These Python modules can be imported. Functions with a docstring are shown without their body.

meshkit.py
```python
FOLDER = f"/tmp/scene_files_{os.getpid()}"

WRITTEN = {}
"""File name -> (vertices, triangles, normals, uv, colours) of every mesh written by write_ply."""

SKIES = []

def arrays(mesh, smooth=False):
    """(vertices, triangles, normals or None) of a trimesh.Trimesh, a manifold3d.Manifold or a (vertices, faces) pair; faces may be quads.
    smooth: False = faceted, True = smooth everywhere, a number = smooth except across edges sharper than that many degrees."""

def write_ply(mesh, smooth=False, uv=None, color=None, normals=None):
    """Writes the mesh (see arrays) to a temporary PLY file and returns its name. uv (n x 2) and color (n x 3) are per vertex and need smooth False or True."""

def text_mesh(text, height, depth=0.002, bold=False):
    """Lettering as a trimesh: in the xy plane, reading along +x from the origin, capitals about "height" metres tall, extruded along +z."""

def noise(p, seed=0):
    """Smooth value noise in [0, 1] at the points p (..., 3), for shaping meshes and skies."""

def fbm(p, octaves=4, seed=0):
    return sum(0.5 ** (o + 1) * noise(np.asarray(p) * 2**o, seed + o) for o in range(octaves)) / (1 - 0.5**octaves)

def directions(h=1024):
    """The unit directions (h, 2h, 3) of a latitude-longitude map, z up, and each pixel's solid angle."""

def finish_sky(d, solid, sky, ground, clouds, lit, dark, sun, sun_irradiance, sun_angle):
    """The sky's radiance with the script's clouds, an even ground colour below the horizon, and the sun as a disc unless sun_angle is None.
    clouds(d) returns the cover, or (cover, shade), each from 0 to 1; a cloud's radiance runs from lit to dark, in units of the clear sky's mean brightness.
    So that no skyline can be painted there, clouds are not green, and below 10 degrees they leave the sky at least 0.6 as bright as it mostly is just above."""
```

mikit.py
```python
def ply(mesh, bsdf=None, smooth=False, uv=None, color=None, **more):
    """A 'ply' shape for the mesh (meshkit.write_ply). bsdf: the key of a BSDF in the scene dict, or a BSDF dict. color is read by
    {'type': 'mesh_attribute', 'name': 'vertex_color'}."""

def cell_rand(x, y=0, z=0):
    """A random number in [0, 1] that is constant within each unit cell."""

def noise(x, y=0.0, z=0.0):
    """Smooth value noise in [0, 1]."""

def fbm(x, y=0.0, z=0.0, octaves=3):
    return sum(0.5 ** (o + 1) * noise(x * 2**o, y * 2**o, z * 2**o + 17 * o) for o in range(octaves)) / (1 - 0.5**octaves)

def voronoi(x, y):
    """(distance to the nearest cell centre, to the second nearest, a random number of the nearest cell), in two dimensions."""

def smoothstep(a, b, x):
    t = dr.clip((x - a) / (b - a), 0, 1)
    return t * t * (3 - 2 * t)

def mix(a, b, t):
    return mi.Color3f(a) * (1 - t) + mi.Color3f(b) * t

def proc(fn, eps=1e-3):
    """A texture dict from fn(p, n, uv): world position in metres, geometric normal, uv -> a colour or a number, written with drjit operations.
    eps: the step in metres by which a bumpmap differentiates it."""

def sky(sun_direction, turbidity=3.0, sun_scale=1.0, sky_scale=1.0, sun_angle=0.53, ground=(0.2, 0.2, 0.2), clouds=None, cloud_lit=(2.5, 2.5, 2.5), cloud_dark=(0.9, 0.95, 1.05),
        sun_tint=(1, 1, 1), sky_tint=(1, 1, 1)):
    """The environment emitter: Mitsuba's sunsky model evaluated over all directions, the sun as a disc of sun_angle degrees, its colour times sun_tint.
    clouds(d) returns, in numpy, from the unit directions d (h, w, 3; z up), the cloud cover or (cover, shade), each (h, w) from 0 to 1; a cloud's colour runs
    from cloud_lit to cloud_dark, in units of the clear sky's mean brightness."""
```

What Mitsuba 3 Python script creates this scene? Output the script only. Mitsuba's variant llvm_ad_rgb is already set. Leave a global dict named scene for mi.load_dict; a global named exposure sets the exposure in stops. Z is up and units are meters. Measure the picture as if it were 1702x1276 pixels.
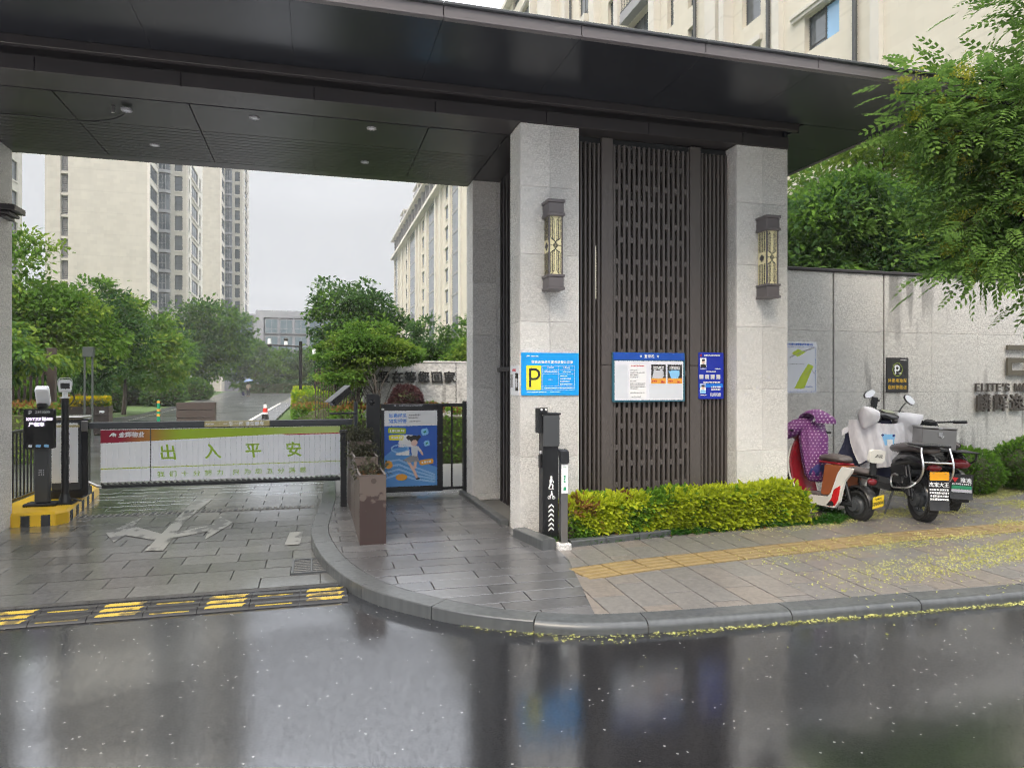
import math, random, numpy as np, trimesh, shapely, drjit as dr, mitsuba as mi, mikit, meshkit
from shapely import affinity
from shapely.geometry import Polygon, LineString, box as sbox
from shapely.ops import unary_union
from mikit import noise, fbm, voronoi, cell_rand, smoothstep, mix, proc

T = mi.ScalarTransform4f
scene, labels = {}, {}
rng = np.random.default_rng(7)

# ------------------------------------------------------------------ camera, sky, exposure
YAW = math.atan(329 / 1180)
scene['camera'] = {'type': 'perspective', 'fov': 71.6, 'fov_axis': 'x', 'near_clip': 0.05, 'far_clip': 2000.0, 'medium': {'type': 'ref', 'id': 'haze_air'},
                   'to_world': T().look_at(origin=[0, 0, 1.55], target=[math.sin(YAW), math.cos(YAW), 1.55], up=[0, 0, 1])}
exposure = 2.65
scene['haze_air'] = {'type': 'homogeneous', 'albedo': {'type': 'rgb', 'value': [.95, .955, .96]}, 'sigma_t': 0.0006}


def overcast(d):
    """An even cloud deck, brighter overhead than at the horizon as an overcast sky is, with soft cloud forms."""
    z = np.clip(d[..., 2], 0, 1)
    q = d / np.maximum(z, 0.08)[..., None]
    n = meshkit.fbm(np.stack([q[..., 0] * 0.5, q[..., 1] * 0.8, z * 0], -1), 4, 3)
    shade = 1 - np.clip((z - 0.285) / 0.715, 0, 1) ** 0.62 + 0.10 * (n - 0.5)
    return 1.0, np.clip(shade, 0, 1)


scene['sky'] = mikit.sky([-0.35, -0.55, 0.8], turbidity=3, sun_scale=0.28, sun_angle=24, clouds=overcast,
                         cloud_lit=(6.3, 6.4, 6.6), cloud_dark=(1.25, 1.29, 1.36), ground=(0.12, 0.12, 0.12))

# ------------------------------------------------------------------ helpers
used = {}


def numbered(key):
    n = used.get(key, -1) + 1
    used[key] = n
    return key if n == 0 else f'{key}_{n:03d}'


def tag(key, label=None, cat=None, group=None, kind=None):
    d = labels.setdefault(key, {})
    for k, v in (('label', label), ('category', cat), ('group', group), ('kind', kind)):
        if v:
            d[k] = v
    return key


def thing(name, label, cat, group=None):
    return tag(numbered(name), label, cat, group)


def put(key, mesh, mat, smooth=False, at=None, **kw):
    if isinstance(mesh, dict):
        scene[key] = dict(mesh)
        if mat:
            scene[key]['bsdf'] = {'type': 'ref', 'id': 'mat_' + mat}
    else:
        scene[key] = mikit.ply(mesh, 'mat_' + mat, smooth=smooth, **kw)
    if at is not None:
        scene[key]['to_world'] = T(np.asarray(at, float))
    return key


def part(parent, name, mesh, mat, smooth=False, at=None, label=None, kind=None, **kw):
    key = put(numbered(f'{parent}__{name}'), mesh, mat, smooth, at, **kw)
    if label or kind:
        tag(key, label, kind=kind)
    return key


def one(name, mesh, mat, label, cat, group=None, kind=None, smooth=False, at=None):
    return tag(put(numbered(name), mesh, mat, smooth, at), label, cat, group, kind)


def struct(name, mesh, mat, smooth=False):
    return tag(put(numbered(name), mesh, mat, smooth), kind='structure')


cat = trimesh.util.concatenate


def box(x0, x1, y0, y1, z0, z1):
    return trimesh.creation.box(bounds=[[min(x0, x1), min(y0, y1), min(z0, z1)], [max(x0, x1), max(y0, y1), max(z0, z1)]])


_CF = {}


def cbox(x0, x1, y0, y1, z0, z1, b=0.003):
    """A box with chamfered edges."""
    lo, hi = np.array([x0, y0, z0], float), np.array([x1, y1, z1], float)
    b = min(b, 0.45 * (hi - lo).min())
    if 'f' not in _CF:
        u = []
        for s in np.ndindex(2, 2, 2):
            for k in range(3):
                u.append([(0, 1)[s[j]] if j == k else (0.1, 0.9)[s[j]] for j in range(3)])
        _CF['u'] = np.array(u)
        _CF['f'] = trimesh.convex.convex_hull(_CF['u'] + 0)
        h = _CF['f']
        _CF['v'], _CF['f'] = np.round(h.vertices, 3), h.faces
    v = np.zeros_like(_CF['v'])
    for j in range(3):
        c = _CF['v'][:, j]
        v[:, j] = np.select([c < 0.05, c < 0.5, c < 0.95], [lo[j], lo[j] + b, hi[j] - b], hi[j])
    return trimesh.Trimesh(v, _CF['f'].copy(), process=False)


def cyl(p0, p1, r, n=16, r1=None):
    return tube([p0, p1], [r, r if r1 is None else r1], n)


def tube(path, r, n=8, cap=True):
    P = np.array(path, float)
    R = np.full(len(P), r) if np.isscalar(r) else np.asarray(r, float)
    d = np.gradient(P, axis=0) if len(P) > 2 else np.repeat([P[1] - P[0]], 2, 0)
    d /= np.linalg.norm(d, axis=1, keepdims=True) + 1e-12
    a = np.cross(d[0], [0, 0, 1] if abs(d[0][2]) < 0.9 else [1, 0, 0])
    V, ang = [], np.arange(n) * 2 * np.pi / n
    for p, t, rr in zip(P, d, R):
        a = a - t * (a @ t)
        a /= np.linalg.norm(a) + 1e-12
        b = np.cross(t, a)
        V.append(p + rr * (np.cos(ang)[:, None] * a + np.sin(ang)[:, None] * b))
    V = np.vstack(V)
    i = np.arange(n)
    F = []
    for k in range(len(P) - 1):
        o = k * n
        F += [np.stack([o + i, o + (i + 1) % n, o + n + (i + 1) % n], 1), np.stack([o + i, o + n + (i + 1) % n, o + n + i], 1)]
    if cap:
        V = np.vstack([V, P[:1], P[-1:]])
        m, e = len(V) - 2, (len(P) - 1) * n
        F += [np.stack([i * 0 + m, (i + 1) % n, i], 1), np.stack([i * 0 + m + 1, e + i, e + (i + 1) % n], 1)]
    return trimesh.Trimesh(V, np.vstack(F), process=False)


def bez(pts, n=12):
    """A smooth curve through the points."""
    from scipy.interpolate import PchipInterpolator, CubicSpline
    p = np.array(pts, float)
    t = np.concatenate([[0], np.cumsum(np.linalg.norm(np.diff(p, axis=0), axis=1))])
    return CubicSpline(t, p)(np.linspace(0, t[-1], n)) if len(p) > 2 else p


def extrude(poly, h):
    out = [trimesh.creation.extrude_polygon(g, h, engine='earcut') for g in getattr(poly, 'geoms', [poly]) if g.area > 1e-9]
    return cat(out)


def frame(O, U, V=(0, 0, 1)):
    """The matrix that puts local x along U, y along V, z along U x V at O."""
    U, V = np.asarray(U, float), np.asarray(V, float)
    U = U / np.linalg.norm(U)
    N = np.cross(U, V)
    N /= np.linalg.norm(N)
    V = np.cross(N, U)
    m = np.eye(4)
    m[:3, 0], m[:3, 1], m[:3, 2], m[:3, 3] = U, V, N, O
    return m


def moved(mesh, m):
    k = mesh.copy()
    k.apply_transform(m)
    return k


def sheet(poly, z, O=None):
    """A flat polygon facing up."""
    vs, fs, n = [], [], 0
    for g in getattr(poly, 'geoms', [poly]):
        if g.area < 1e-10:
            continue
        v, f = trimesh.creation.triangulate_polygon(g, engine='earcut')
        a, b, c = (v[f[:, k]] for k in range(3))
        s = (b[:, 0] - a[:, 0]) * (c[:, 1] - a[:, 1]) - (b[:, 1] - a[:, 1]) * (c[:, 0] - a[:, 0])
        f = np.where((s < 0)[:, None], f[:, ::-1], f)
        vs.append(np.column_stack([v, np.full(len(v), z)]))
        fs.append(f + n)
        n += len(v)
    return trimesh.Trimesh(np.vstack(vs), np.vstack(fs), process=False)


def hull(pts):
    return trimesh.convex.convex_hull(np.asarray(pts, float))


def ellipsoid(c, r, sub=2):
    m = trimesh.creation.icosphere(subdivisions=sub)
    m.apply_scale(r)
    m.apply_translation(c)
    return m


def rz(deg, loc=(0, 0, 0)):
    a = math.radians(deg)
    m = np.eye(4)
    m[:2, :2] = [[math.cos(a), -math.sin(a)], [math.sin(a), math.cos(a)]]
    m[:3, 3] = loc
    return m


# ------------------------------------------------------------------ lettering (outlines of the characters, as rings of grid points)
GLYPHS = {
    '一': [[5,57,96,57,96,49,5,49]],
    '业': [[6,11,6,19,33,19,33,98,42,98,42,19,58,19,58,98,67,98,67,19,94,19,94,11],[69,40,80,61,85,75,92,73,89,63,76,38],[8,73,15,75,30,40,23,38,21,39,17,54]],
    '临': [[35,63,46,81,52,99,60,98,57,88,95,87,95,80,54,80,42,60],[43,52,92,52,93,7,85,7,85,12,51,12,50,6,43,6],[71,19,85,19,85,45,71,45],[50,19,64,19,64,45,50,45],[58,71,64,76,74,68,80,61,74,56],[25,7,25,98,32,98,32,7],[8,87,15,87,15,19,8,19]],
    '为': [[6,13,21,26,31,38,36,49,40,67,8,67,8,74,40,75,42,99,49,99,49,75,90,74,87,21,85,14,81,8,73,7,58,7,56,15,75,15,79,20,81,45,81,67,48,67,43,46,33,27,24,17,12,7],[50,51,56,55,67,42,70,35,63,32],[17,93,23,95,30,88,33,81,26,79]],
    '云': [[6,55,6,62,94,62,94,55,48,55,36,36,25,20,74,24,74,25,62,42,69,45,93,10,85,6,79,17,14,10,11,19,13,19,21,29,36,55],[17,90,85,90,85,83,17,83]],
    '五': [[6,12,6,19,31,20,36,52,18,52,18,60,37,61,40,80,40,81,12,81,12,89,87,89,87,81,49,81,45,61,79,60,74,20,94,19,94,12],[44,52,39,19,65,19,69,52]],
    '产': [[4,10,11,30,13,61,35,62,27,74,27,76,32,79,11,80,11,87,48,87,43,96,49,99,52,96,58,87,90,87,90,80,32,80,42,65,38,61,61,62,69,79,77,76,77,74,69,62,93,61,93,54,20,54,19,31,15,14,10,6]],
    '们': [[57,88,57,95,93,95,93,15,92,10,88,7,71,7,70,12,70,14,83,14,85,17,85,88],[38,95,44,98,54,85,56,79,49,76],[33,79,42,79,42,6,33,6],[4,56,15,77,23,98,30,96,21,75,21,6,14,7,14,57,13,57,8,50]],
    '传': [[30,61,30,68,49,68,52,80,35,80,35,87,54,87,57,98,64,98,63,87,90,87,90,80,61,80,57,69,95,68,95,61,56,61,51,50,85,49,90,46,68,21,79,12,79,11,74,6,46,27,54,31,62,26,76,42,42,42,46,61],[2,57,17,76,26,98,33,96,23,75,23,6,17,6,17,62,13,60,7,51,5,52]],
    '停': [[31,36,31,52,95,52,95,36,88,36,88,46,38,46,37,36],[32,83,32,89,60,89,57,98,63,99,69,89,95,89,95,83],[40,79,86,79,87,58,40,58],[46,65,79,64,80,71,48,73],[40,32,40,39,86,38,86,32,67,32,67,11,65,8,61,7,46,7,44,13,60,14,60,32],[4,58,17,77,26,99,33,96,23,73,23,6,15,7,15,60,8,52]],
    '元': [[5,12,17,19,25,29,29,37,31,51,31,55,6,55,6,62,94,62,94,55,65,55,67,17,69,15,86,15,88,20,89,33,95,30,94,15,90,10,87,8,65,8,60,11,58,17,57,55,39,55,37,37,30,20,21,13,12,7,10,7],[15,92,86,92,86,83,15,83]],
    '免': [[5,68,20,81,33,99,42,98,38,92,65,90,68,89,68,87,60,74,87,74,88,42,63,42,63,17,65,15,86,15,88,19,89,29,95,26,93,12,87,8,63,8,58,10,55,14,55,42,50,42,45,30,37,20,23,11,10,7,6,14,21,19,29,24,37,31,42,42,15,42,15,65,10,62],[52,49,80,49,80,67,55,67],[33,85,24,74,50,74,57,85],[23,67,23,49,44,49,46,67]],
    '入': [[5,13,19,23,25,30,32,39,40,55,45,74,30,89,33,96,39,93,51,80,77,32,88,21,96,17,93,7,92,7,79,18,68,31,52,62,43,40,31,23,24,15,11,7]],
    '公': [[74,69,60,94,67,96,79,76,96,58,90,52,85,57],[13,20,29,37,45,67,48,68,54,65,55,63,27,23,73,25,61,42,68,45,83,25,92,11,85,7,77,18,17,13],[5,57,20,74,32,95,39,94,39,90,35,80,20,60,12,52]],
    '准': [[21,57,35,76,44,98,51,96,46,81,68,81,61,95,67,98,75,85,71,81,93,81,93,74,71,74,73,61,92,61,92,54,71,54,73,40,92,40,92,33,73,33,71,20,95,20,95,13,44,13,44,6,36,6,36,63,33,62,27,52],[44,20,64,20,64,33,44,33],[44,42,64,40,64,54,44,54],[44,61,64,61,64,74,44,74],[5,14,20,48,27,45,12,11],[5,90,11,94,20,82,25,71,18,69]],
    '出': [[11,49,19,49,19,19,45,19,45,55,15,55,15,89,23,89,23,63,45,63,45,99,54,99,54,63,77,62,77,90,85,90,86,55,54,55,54,20,81,19,81,49,89,49,89,6,81,6,81,12,11,12]],
    '分': [[5,58,20,75,32,96,40,95,33,80,20,61,81,61,80,27,76,11,70,7,51,7,49,15,65,14,70,19,73,52,46,54,43,36,35,21,23,11,11,6,7,12,19,18,27,25,33,36,38,52,19,54,18,60,12,54,10,54],[82,61,67,82,61,94,68,96,79,77,95,60,89,54]],
    '力': [[6,11,19,21,30,35,37,51,40,68,40,69,8,69,8,77,40,77,42,99,49,99,49,77,90,77,87,26,83,14,80,8,73,7,57,7,55,15,73,14,77,20,81,45,82,69,49,69,46,52,43,40,35,26,21,13,13,7,11,6]],
    '务': [[7,50,5,57,25,60,42,64,27,76,14,67,10,71,27,86,38,99,45,98,40,88,82,89,85,87,86,85,79,76,61,63,76,60,95,58,92,51,69,55,51,60,31,54,8,50],[33,80,42,71,52,68,63,74,74,81,35,82],[6,13,18,17,29,21,36,27,40,35,13,36,13,43,42,43,44,52,52,52,51,43,87,43,83,20,80,11,76,8,56,7,54,14,73,14,76,21,79,36,49,36,42,23,30,14,12,7,10,7]],
    '动': [[46,11,54,21,58,32,64,60,64,68,51,68,51,76,64,76,65,96,73,96,73,76,94,76,93,35,90,15,89,11,83,7,67,8,65,15,80,14,82,17,86,33,87,68,73,68,69,39,63,21,58,13,52,6],[6,60,6,67,49,67,49,60,27,60,18,30,39,33,35,49,42,51,51,23,44,20,43,26,40,27,8,19,7,26,12,36,19,58],[8,90,48,90,48,83,8,83]],
    '努': [[10,6,7,12,19,15,32,20,37,25,42,33,12,35,12,40,43,40,45,49,52,50,50,55,55,56,67,63,56,80,56,86,52,86,52,93,90,93,93,92,86,73,79,63,83,58,95,54,92,48,81,52,73,58,52,48,52,40,89,40,85,15,81,8,77,7,60,7,58,13,73,13,75,14,79,24,80,33,79,35,50,35,43,20,32,13,12,6],[62,85,65,76,73,68,81,77,83,86,62,86],[5,51,19,56,26,61,11,69,17,81,5,81,5,87,20,88,26,99,27,99,32,98,29,88,49,87,46,75,39,63,48,57,44,52,43,51,33,57,19,49,8,45],[26,81,21,71,32,67,38,74,40,81]],
    '勿': [[4,55,17,73,27,99,35,96,31,86,31,83,93,83,89,23,86,13,80,7,62,7,60,15,76,14,80,19,83,42,85,75,70,75,65,52,58,33,49,17,40,7,38,7,33,12,44,24,52,38,60,57,63,75,49,75,42,56,35,43,26,29,14,18,8,23,19,32,29,46,36,61,40,75,26,75,19,61,10,49]],
    '十': [[6,54,6,61,46,62,46,99,55,99,55,62,95,61,95,54,55,54,55,6,46,6,46,54]],
    '卖': [[55,21,56,26,60,27,89,15,94,13,94,11,92,7,89,7,73,15],[6,32,6,39,49,39,51,45,52,63,60,63,57,39,94,39,94,32,55,32,50,24,40,15,31,11,12,6,10,6,7,12,21,15,33,20,38,24,45,32],[8,71,46,73,46,81,14,81,14,88,45,88,46,98,55,98,55,88,87,88,87,81,55,81,55,73,89,73,93,70,81,51,76,56,80,61,81,65,8,65],[24,58,29,64,44,57,46,55,42,50,30,57],[14,49,18,55,33,48,36,45,31,42]],
    '口': [[12,88,87,88,87,10,80,10,79,18,21,18,20,8,13,8],[20,26,80,25,80,81,20,81]],
    '只': [[60,32,65,36,68,36,82,24,94,11,88,6,77,17],[15,92,85,92,85,45,15,45],[24,54,76,54,76,83,24,83],[5,11,21,23,33,36,42,33,26,17,15,8,10,6]],
    '回': [[8,94,92,94,92,6,83,6,83,12,17,12,15,6,8,6],[15,20,17,19,83,19,83,87,15,87],[30,71,69,71,69,35,30,35],[38,64,38,42,62,42,62,64]],
    '在': [[4,43,19,57,30,75,7,76,6,83,33,83,39,99,46,96,43,83,94,83,94,76,38,75,27,55,27,7,19,7,19,45,8,36],[33,15,60,15,60,44,38,44,38,51,60,51,60,70,68,70,68,51,90,51,90,44,68,44,68,17,94,15,94,8,33,8]],
    '型': [[5,17,46,18,46,30,15,30,15,36,46,37,46,46,39,45,38,68,26,68,23,56,18,49,11,43,6,48,14,56,19,65,18,68,7,68,7,74,19,75,19,88,10,88,10,95,55,95,55,88,45,88,45,75,57,74,57,68,45,67,45,48,55,48,55,36,85,36,85,30,55,30,55,17,95,17,95,10,5,10],[39,88,26,88,26,75,38,75],[68,51,82,51,82,98,89,98,89,48,85,45,70,44],[64,93,70,93,70,60,64,60]],
    '外': [[61,6,61,99,69,99,69,67,73,68,76,65,96,45,90,40,81,51,69,61,69,6],[5,13,5,14,12,18,21,26,32,40,30,44,17,54,18,56,21,60,36,49,40,62,43,76,25,76,19,62,11,50,10,49,5,54,17,75,23,99,29,98,31,96,27,83,48,83,52,82,49,61,42,40,31,24,20,14,11,7]],
    '大': [[5,13,19,20,29,30,38,45,43,61,43,62,6,63,6,70,44,70,46,99,55,99,52,70,94,70,94,63,56,62,64,44,73,31,85,20,95,14,90,7,80,13,67,24,58,38,50,55,44,38,31,20,23,14,11,7,10,7]],
    '如': [[54,87,93,87,92,10,85,10,85,17,61,17,61,8,54,8],[61,24,85,24,85,81,61,80],[5,12,20,21,26,30,10,44,17,70,5,71,5,79,18,79,21,98,29,98,26,79,48,77,44,52,37,32,46,23,48,20,42,15,32,25,21,13,11,6,8,6],[24,70,18,45,31,37,36,50,39,71]],
    '安': [[7,52,7,60,35,60,42,76,50,74,44,60,94,60,94,52,75,52,69,40,61,30,62,29,82,19,92,13,85,7,75,13,54,23,37,14,26,10,13,7,8,14,31,19,45,27,19,36,29,52],[32,40,52,32,60,40,65,52,39,52],[10,67,10,87,45,87,42,98,46,99,49,99,56,87,90,87,90,67,83,67,82,80,18,80,17,67]],
    '宝': [[7,10,7,17,45,17,45,37,19,37,19,44,45,44,45,60,17,60,15,65,8,65,8,86,48,86,43,98,48,99,51,99,57,86,92,86,92,65,85,65,83,60,54,60,54,44,82,44,82,37,54,37,54,17,76,17,75,19,62,31,64,33,68,35,82,21,77,17,94,17,94,10],[15,68,83,67,83,79,17,80,15,79]],
    '实': [[7,33,7,40,46,40,49,55,51,76,58,76,57,58,55,40,94,40,94,33,52,33,46,24,39,17,30,12,15,7,12,7,8,13,30,20,38,26,43,33],[54,25,58,31,83,19,93,13,88,7,77,14],[8,87,48,88,43,98,51,99,57,88,92,87,92,67,83,67,82,81,18,81,17,80,17,67,8,67],[24,70,30,75,40,68,43,63,38,58,32,64],[14,55,19,60,31,52,33,48,29,43]],
    '宣': [[6,8,6,15,94,15,94,8],[8,89,45,89,43,98,50,99,56,89,92,89,92,70,85,70,83,82,17,82,15,70,8,70],[20,73,80,74,80,68,20,68],[21,60,77,60,77,23,21,23],[30,45,69,44,70,54,30,55],[30,39,30,29,70,30,69,39]],
    '家': [[6,17,36,29,51,39,49,46,48,46,29,35,14,30,11,30,8,36,29,42,45,51,40,57,27,51,12,46,8,52,30,58,42,65,21,67,20,73,79,73,79,67,54,67,48,61,57,46,79,62,85,58,70,45,79,30,88,20,96,17,92,11,83,15,75,23,63,42,60,39,61,23,60,17,57,12,50,7,36,6,33,14,45,13,49,14,54,24,52,32,38,23,12,11,10,12],[8,89,45,90,43,98,49,99,51,99,56,90,93,90,93,69,85,69,83,83,17,83,15,69,8,69]],
    '小': [[70,70,73,73,79,74,92,49,98,30,89,26,82,49],[30,6,27,14,44,14,46,15,46,98,55,98,55,13,51,8,44,6],[4,32,14,50,20,74,29,73,23,52,15,35,11,29]],
    '平': [[5,42,5,49,45,50,45,85,11,85,11,92,89,92,89,85,54,85,54,50,95,49,95,42,54,42,54,6,45,6,45,42],[65,56,75,80,83,79,73,56,69,55],[18,77,23,80,25,79,33,57,26,55]],
    '得': [[32,40,73,40,73,49,35,49,35,56,94,56,94,49,80,49,81,40,95,40,95,33,80,33,80,11,76,7,61,6,58,13,73,13,73,33,32,33],[40,95,89,95,89,63,40,63],[48,69,81,68,81,76,49,76],[48,82,81,82,81,89,49,90],[42,29,46,32,57,21,58,18,54,14],[2,48,19,65,27,76,33,74,25,62,25,6,18,6,18,51,7,42,6,42],[4,77,14,86,25,99,32,96,26,88,8,71]],
    '您': [[31,73,31,75,42,87,46,99,54,96,51,89,92,89,94,88,87,71,80,73,85,82,83,83,48,83,37,69],[80,71,93,52,87,48,86,48,82,58,74,68],[83,23,77,35,82,37,85,36,92,23,94,15,94,14,89,12,87,13],[26,36,33,36,35,15,67,15,70,17,71,24,73,26,79,24,77,13,74,10,69,8,35,8,30,10,26,14],[50,48,61,48,62,50,62,80,69,80,68,45,65,43,52,42],[42,39,43,42,48,44,62,26,56,23,50,31],[35,52,42,61,46,71,54,69,48,57,40,48],[4,69,20,87,27,99,33,96,26,82,26,42,18,42,18,73,8,64],[5,13,14,35,17,35,21,33,12,11]],
    '意': [[7,69,7,75,30,75,27,85,12,85,12,92,46,92,44,98,49,99,52,99,57,92,88,92,88,85,74,85,70,75,93,75,93,69],[35,85,38,75,61,75,65,85],[74,27,76,30,81,31,89,21,93,13,87,11],[19,64,82,64,82,35,49,35,61,25,57,20,42,31,43,35,19,35],[26,40,73,39,74,46,27,46],[27,58,27,52,74,52,74,58],[30,30,37,30,37,15,39,13,63,13,65,15,67,23,68,23,73,21,71,11,69,8,65,7,35,7,30,12],[6,12,13,20,18,30,24,27,20,18,12,8]],
    '我': [[6,32,5,40,27,44,26,62,6,62,6,69,26,69,27,85,8,82,6,89,26,92,46,98,51,92,35,87,35,69,57,69,56,98,64,98,65,69,94,69,94,62,67,62,70,40,76,46,82,57,89,55,82,42,73,31,79,18,85,14,87,14,89,18,90,31,96,29,94,11,88,6,82,6,75,10,70,17,67,24,45,10,40,15,64,32,58,62,35,62,35,45,52,49,54,43,35,38,35,12,31,7,13,6,11,13,26,14,26,36],[70,92,76,96,87,86,92,79,86,75]],
    '所': [[40,11,49,24,52,37,54,88,89,98,94,92,93,90,61,82,62,65,95,65,95,57,85,57,85,7,77,6,76,57,62,57,60,36,56,20,46,6],[4,11,7,21,10,36,10,89,29,92,44,96,49,90,18,82,18,74,44,74,44,44,17,44,15,26,11,10,8,6],[18,51,37,51,37,67,18,67]],
    '收': [[6,31,10,36,10,87,17,87,18,36,32,42,32,98,40,96,40,55,45,61,51,73,57,99,65,98,62,79,95,79,95,71,88,71,88,70,83,50,75,32,86,19,96,13,92,7,81,13,70,25,58,13,48,6,43,12,57,21,65,32,55,60,46,49,40,54,40,6,32,6,32,33,14,27,10,24],[60,71,63,54,70,40,77,55,81,71]],
    '时': [[44,71,44,79,76,79,76,98,83,98,85,79,96,79,96,71,83,70,83,13,82,10,74,7,58,7,56,14,76,15,76,71],[63,36,48,60,55,62,69,39],[8,90,39,90,39,25,15,25,15,17,8,17],[15,32,32,32,32,55,15,54],[32,83,15,83,15,62,32,62]],
    '是': [[4,11,12,18,18,26,23,44,31,43,29,33,31,27,39,20,45,18,46,18,46,48,6,48,6,55,94,55,94,48,55,46,55,36,88,36,87,30,55,30,55,15,96,15,94,8,46,10,32,15,25,24,18,13,10,6],[17,94,83,94,83,61,17,61],[24,68,75,67,76,75,24,75],[24,81,75,81,76,88,24,89]],
    '服': [[49,6,49,94,92,94,92,73,89,69,85,68,71,68,69,73,69,74,83,74,83,87,56,87,56,61,92,61,94,60,89,42,81,25,96,11,92,6,75,19,61,7,56,12,56,6],[65,54,69,42,76,32,81,39,86,54],[56,13,64,18,71,25,57,54,56,54],[4,10,8,24,11,43,11,95,40,95,39,10,32,6,23,6,21,13,30,13,33,14,33,39,32,40,18,40,15,23,11,10,10,6],[18,48,33,48,33,64,18,64],[33,88,18,88,18,71,33,71]],
    '权': [[42,6,37,13,50,20,63,32,52,54,46,81,43,82,43,89,93,89,93,85,92,74,86,56,73,32,85,20,95,13,96,11,92,6,90,6,77,17,68,26,56,14],[54,80,60,56,68,39,80,62,85,81,54,82],[2,32,11,46,19,70,5,70,5,77,21,77,21,99,29,99,29,77,42,77,42,70,30,70,29,65,45,48,44,45,40,40,29,56,29,6,21,6,21,54,19,52,15,40,7,25,6,25]],
    '杆': [[40,50,40,57,65,58,65,85,44,85,44,92,94,92,94,85,73,85,73,58,96,57,96,50,73,50,73,6,65,6,65,50],[4,31,13,49,20,68,19,70,5,70,5,77,21,77,21,99,29,99,29,77,43,77,43,70,29,70,29,61,43,44,38,38,31,49,29,50,29,6,21,6,21,50,19,50,17,42,7,26]],
    '杰': [[5,43,21,55,32,64,39,74,38,76,7,76,7,83,46,83,46,99,54,99,55,83,93,83,93,76,61,75,76,57,87,49,95,44,90,38,74,49,64,60,55,73,54,36,46,36,45,73,36,58,20,43,11,38],[75,27,82,31,90,19,95,10,88,6,83,17],[55,27,62,29,69,10,62,8],[33,27,40,29,45,17,45,10,39,8],[6,8,12,17,18,30,25,29,15,8,12,6]],
    '标': [[43,60,43,67,95,67,95,60,71,60,71,13,68,8,54,7,51,13,51,14,64,15,63,60],[86,29,79,48,85,48,93,29,95,18,89,17],[46,92,90,92,90,85,46,85],[37,19,45,36,49,49,56,48,54,37,45,19,43,17],[2,36,13,54,18,68,18,70,5,70,5,77,20,77,20,99,27,99,27,77,40,77,40,70,29,70,27,68,42,51,36,45,30,56,27,57,27,6,20,7,20,52,18,51,11,35,7,30]],
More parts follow.
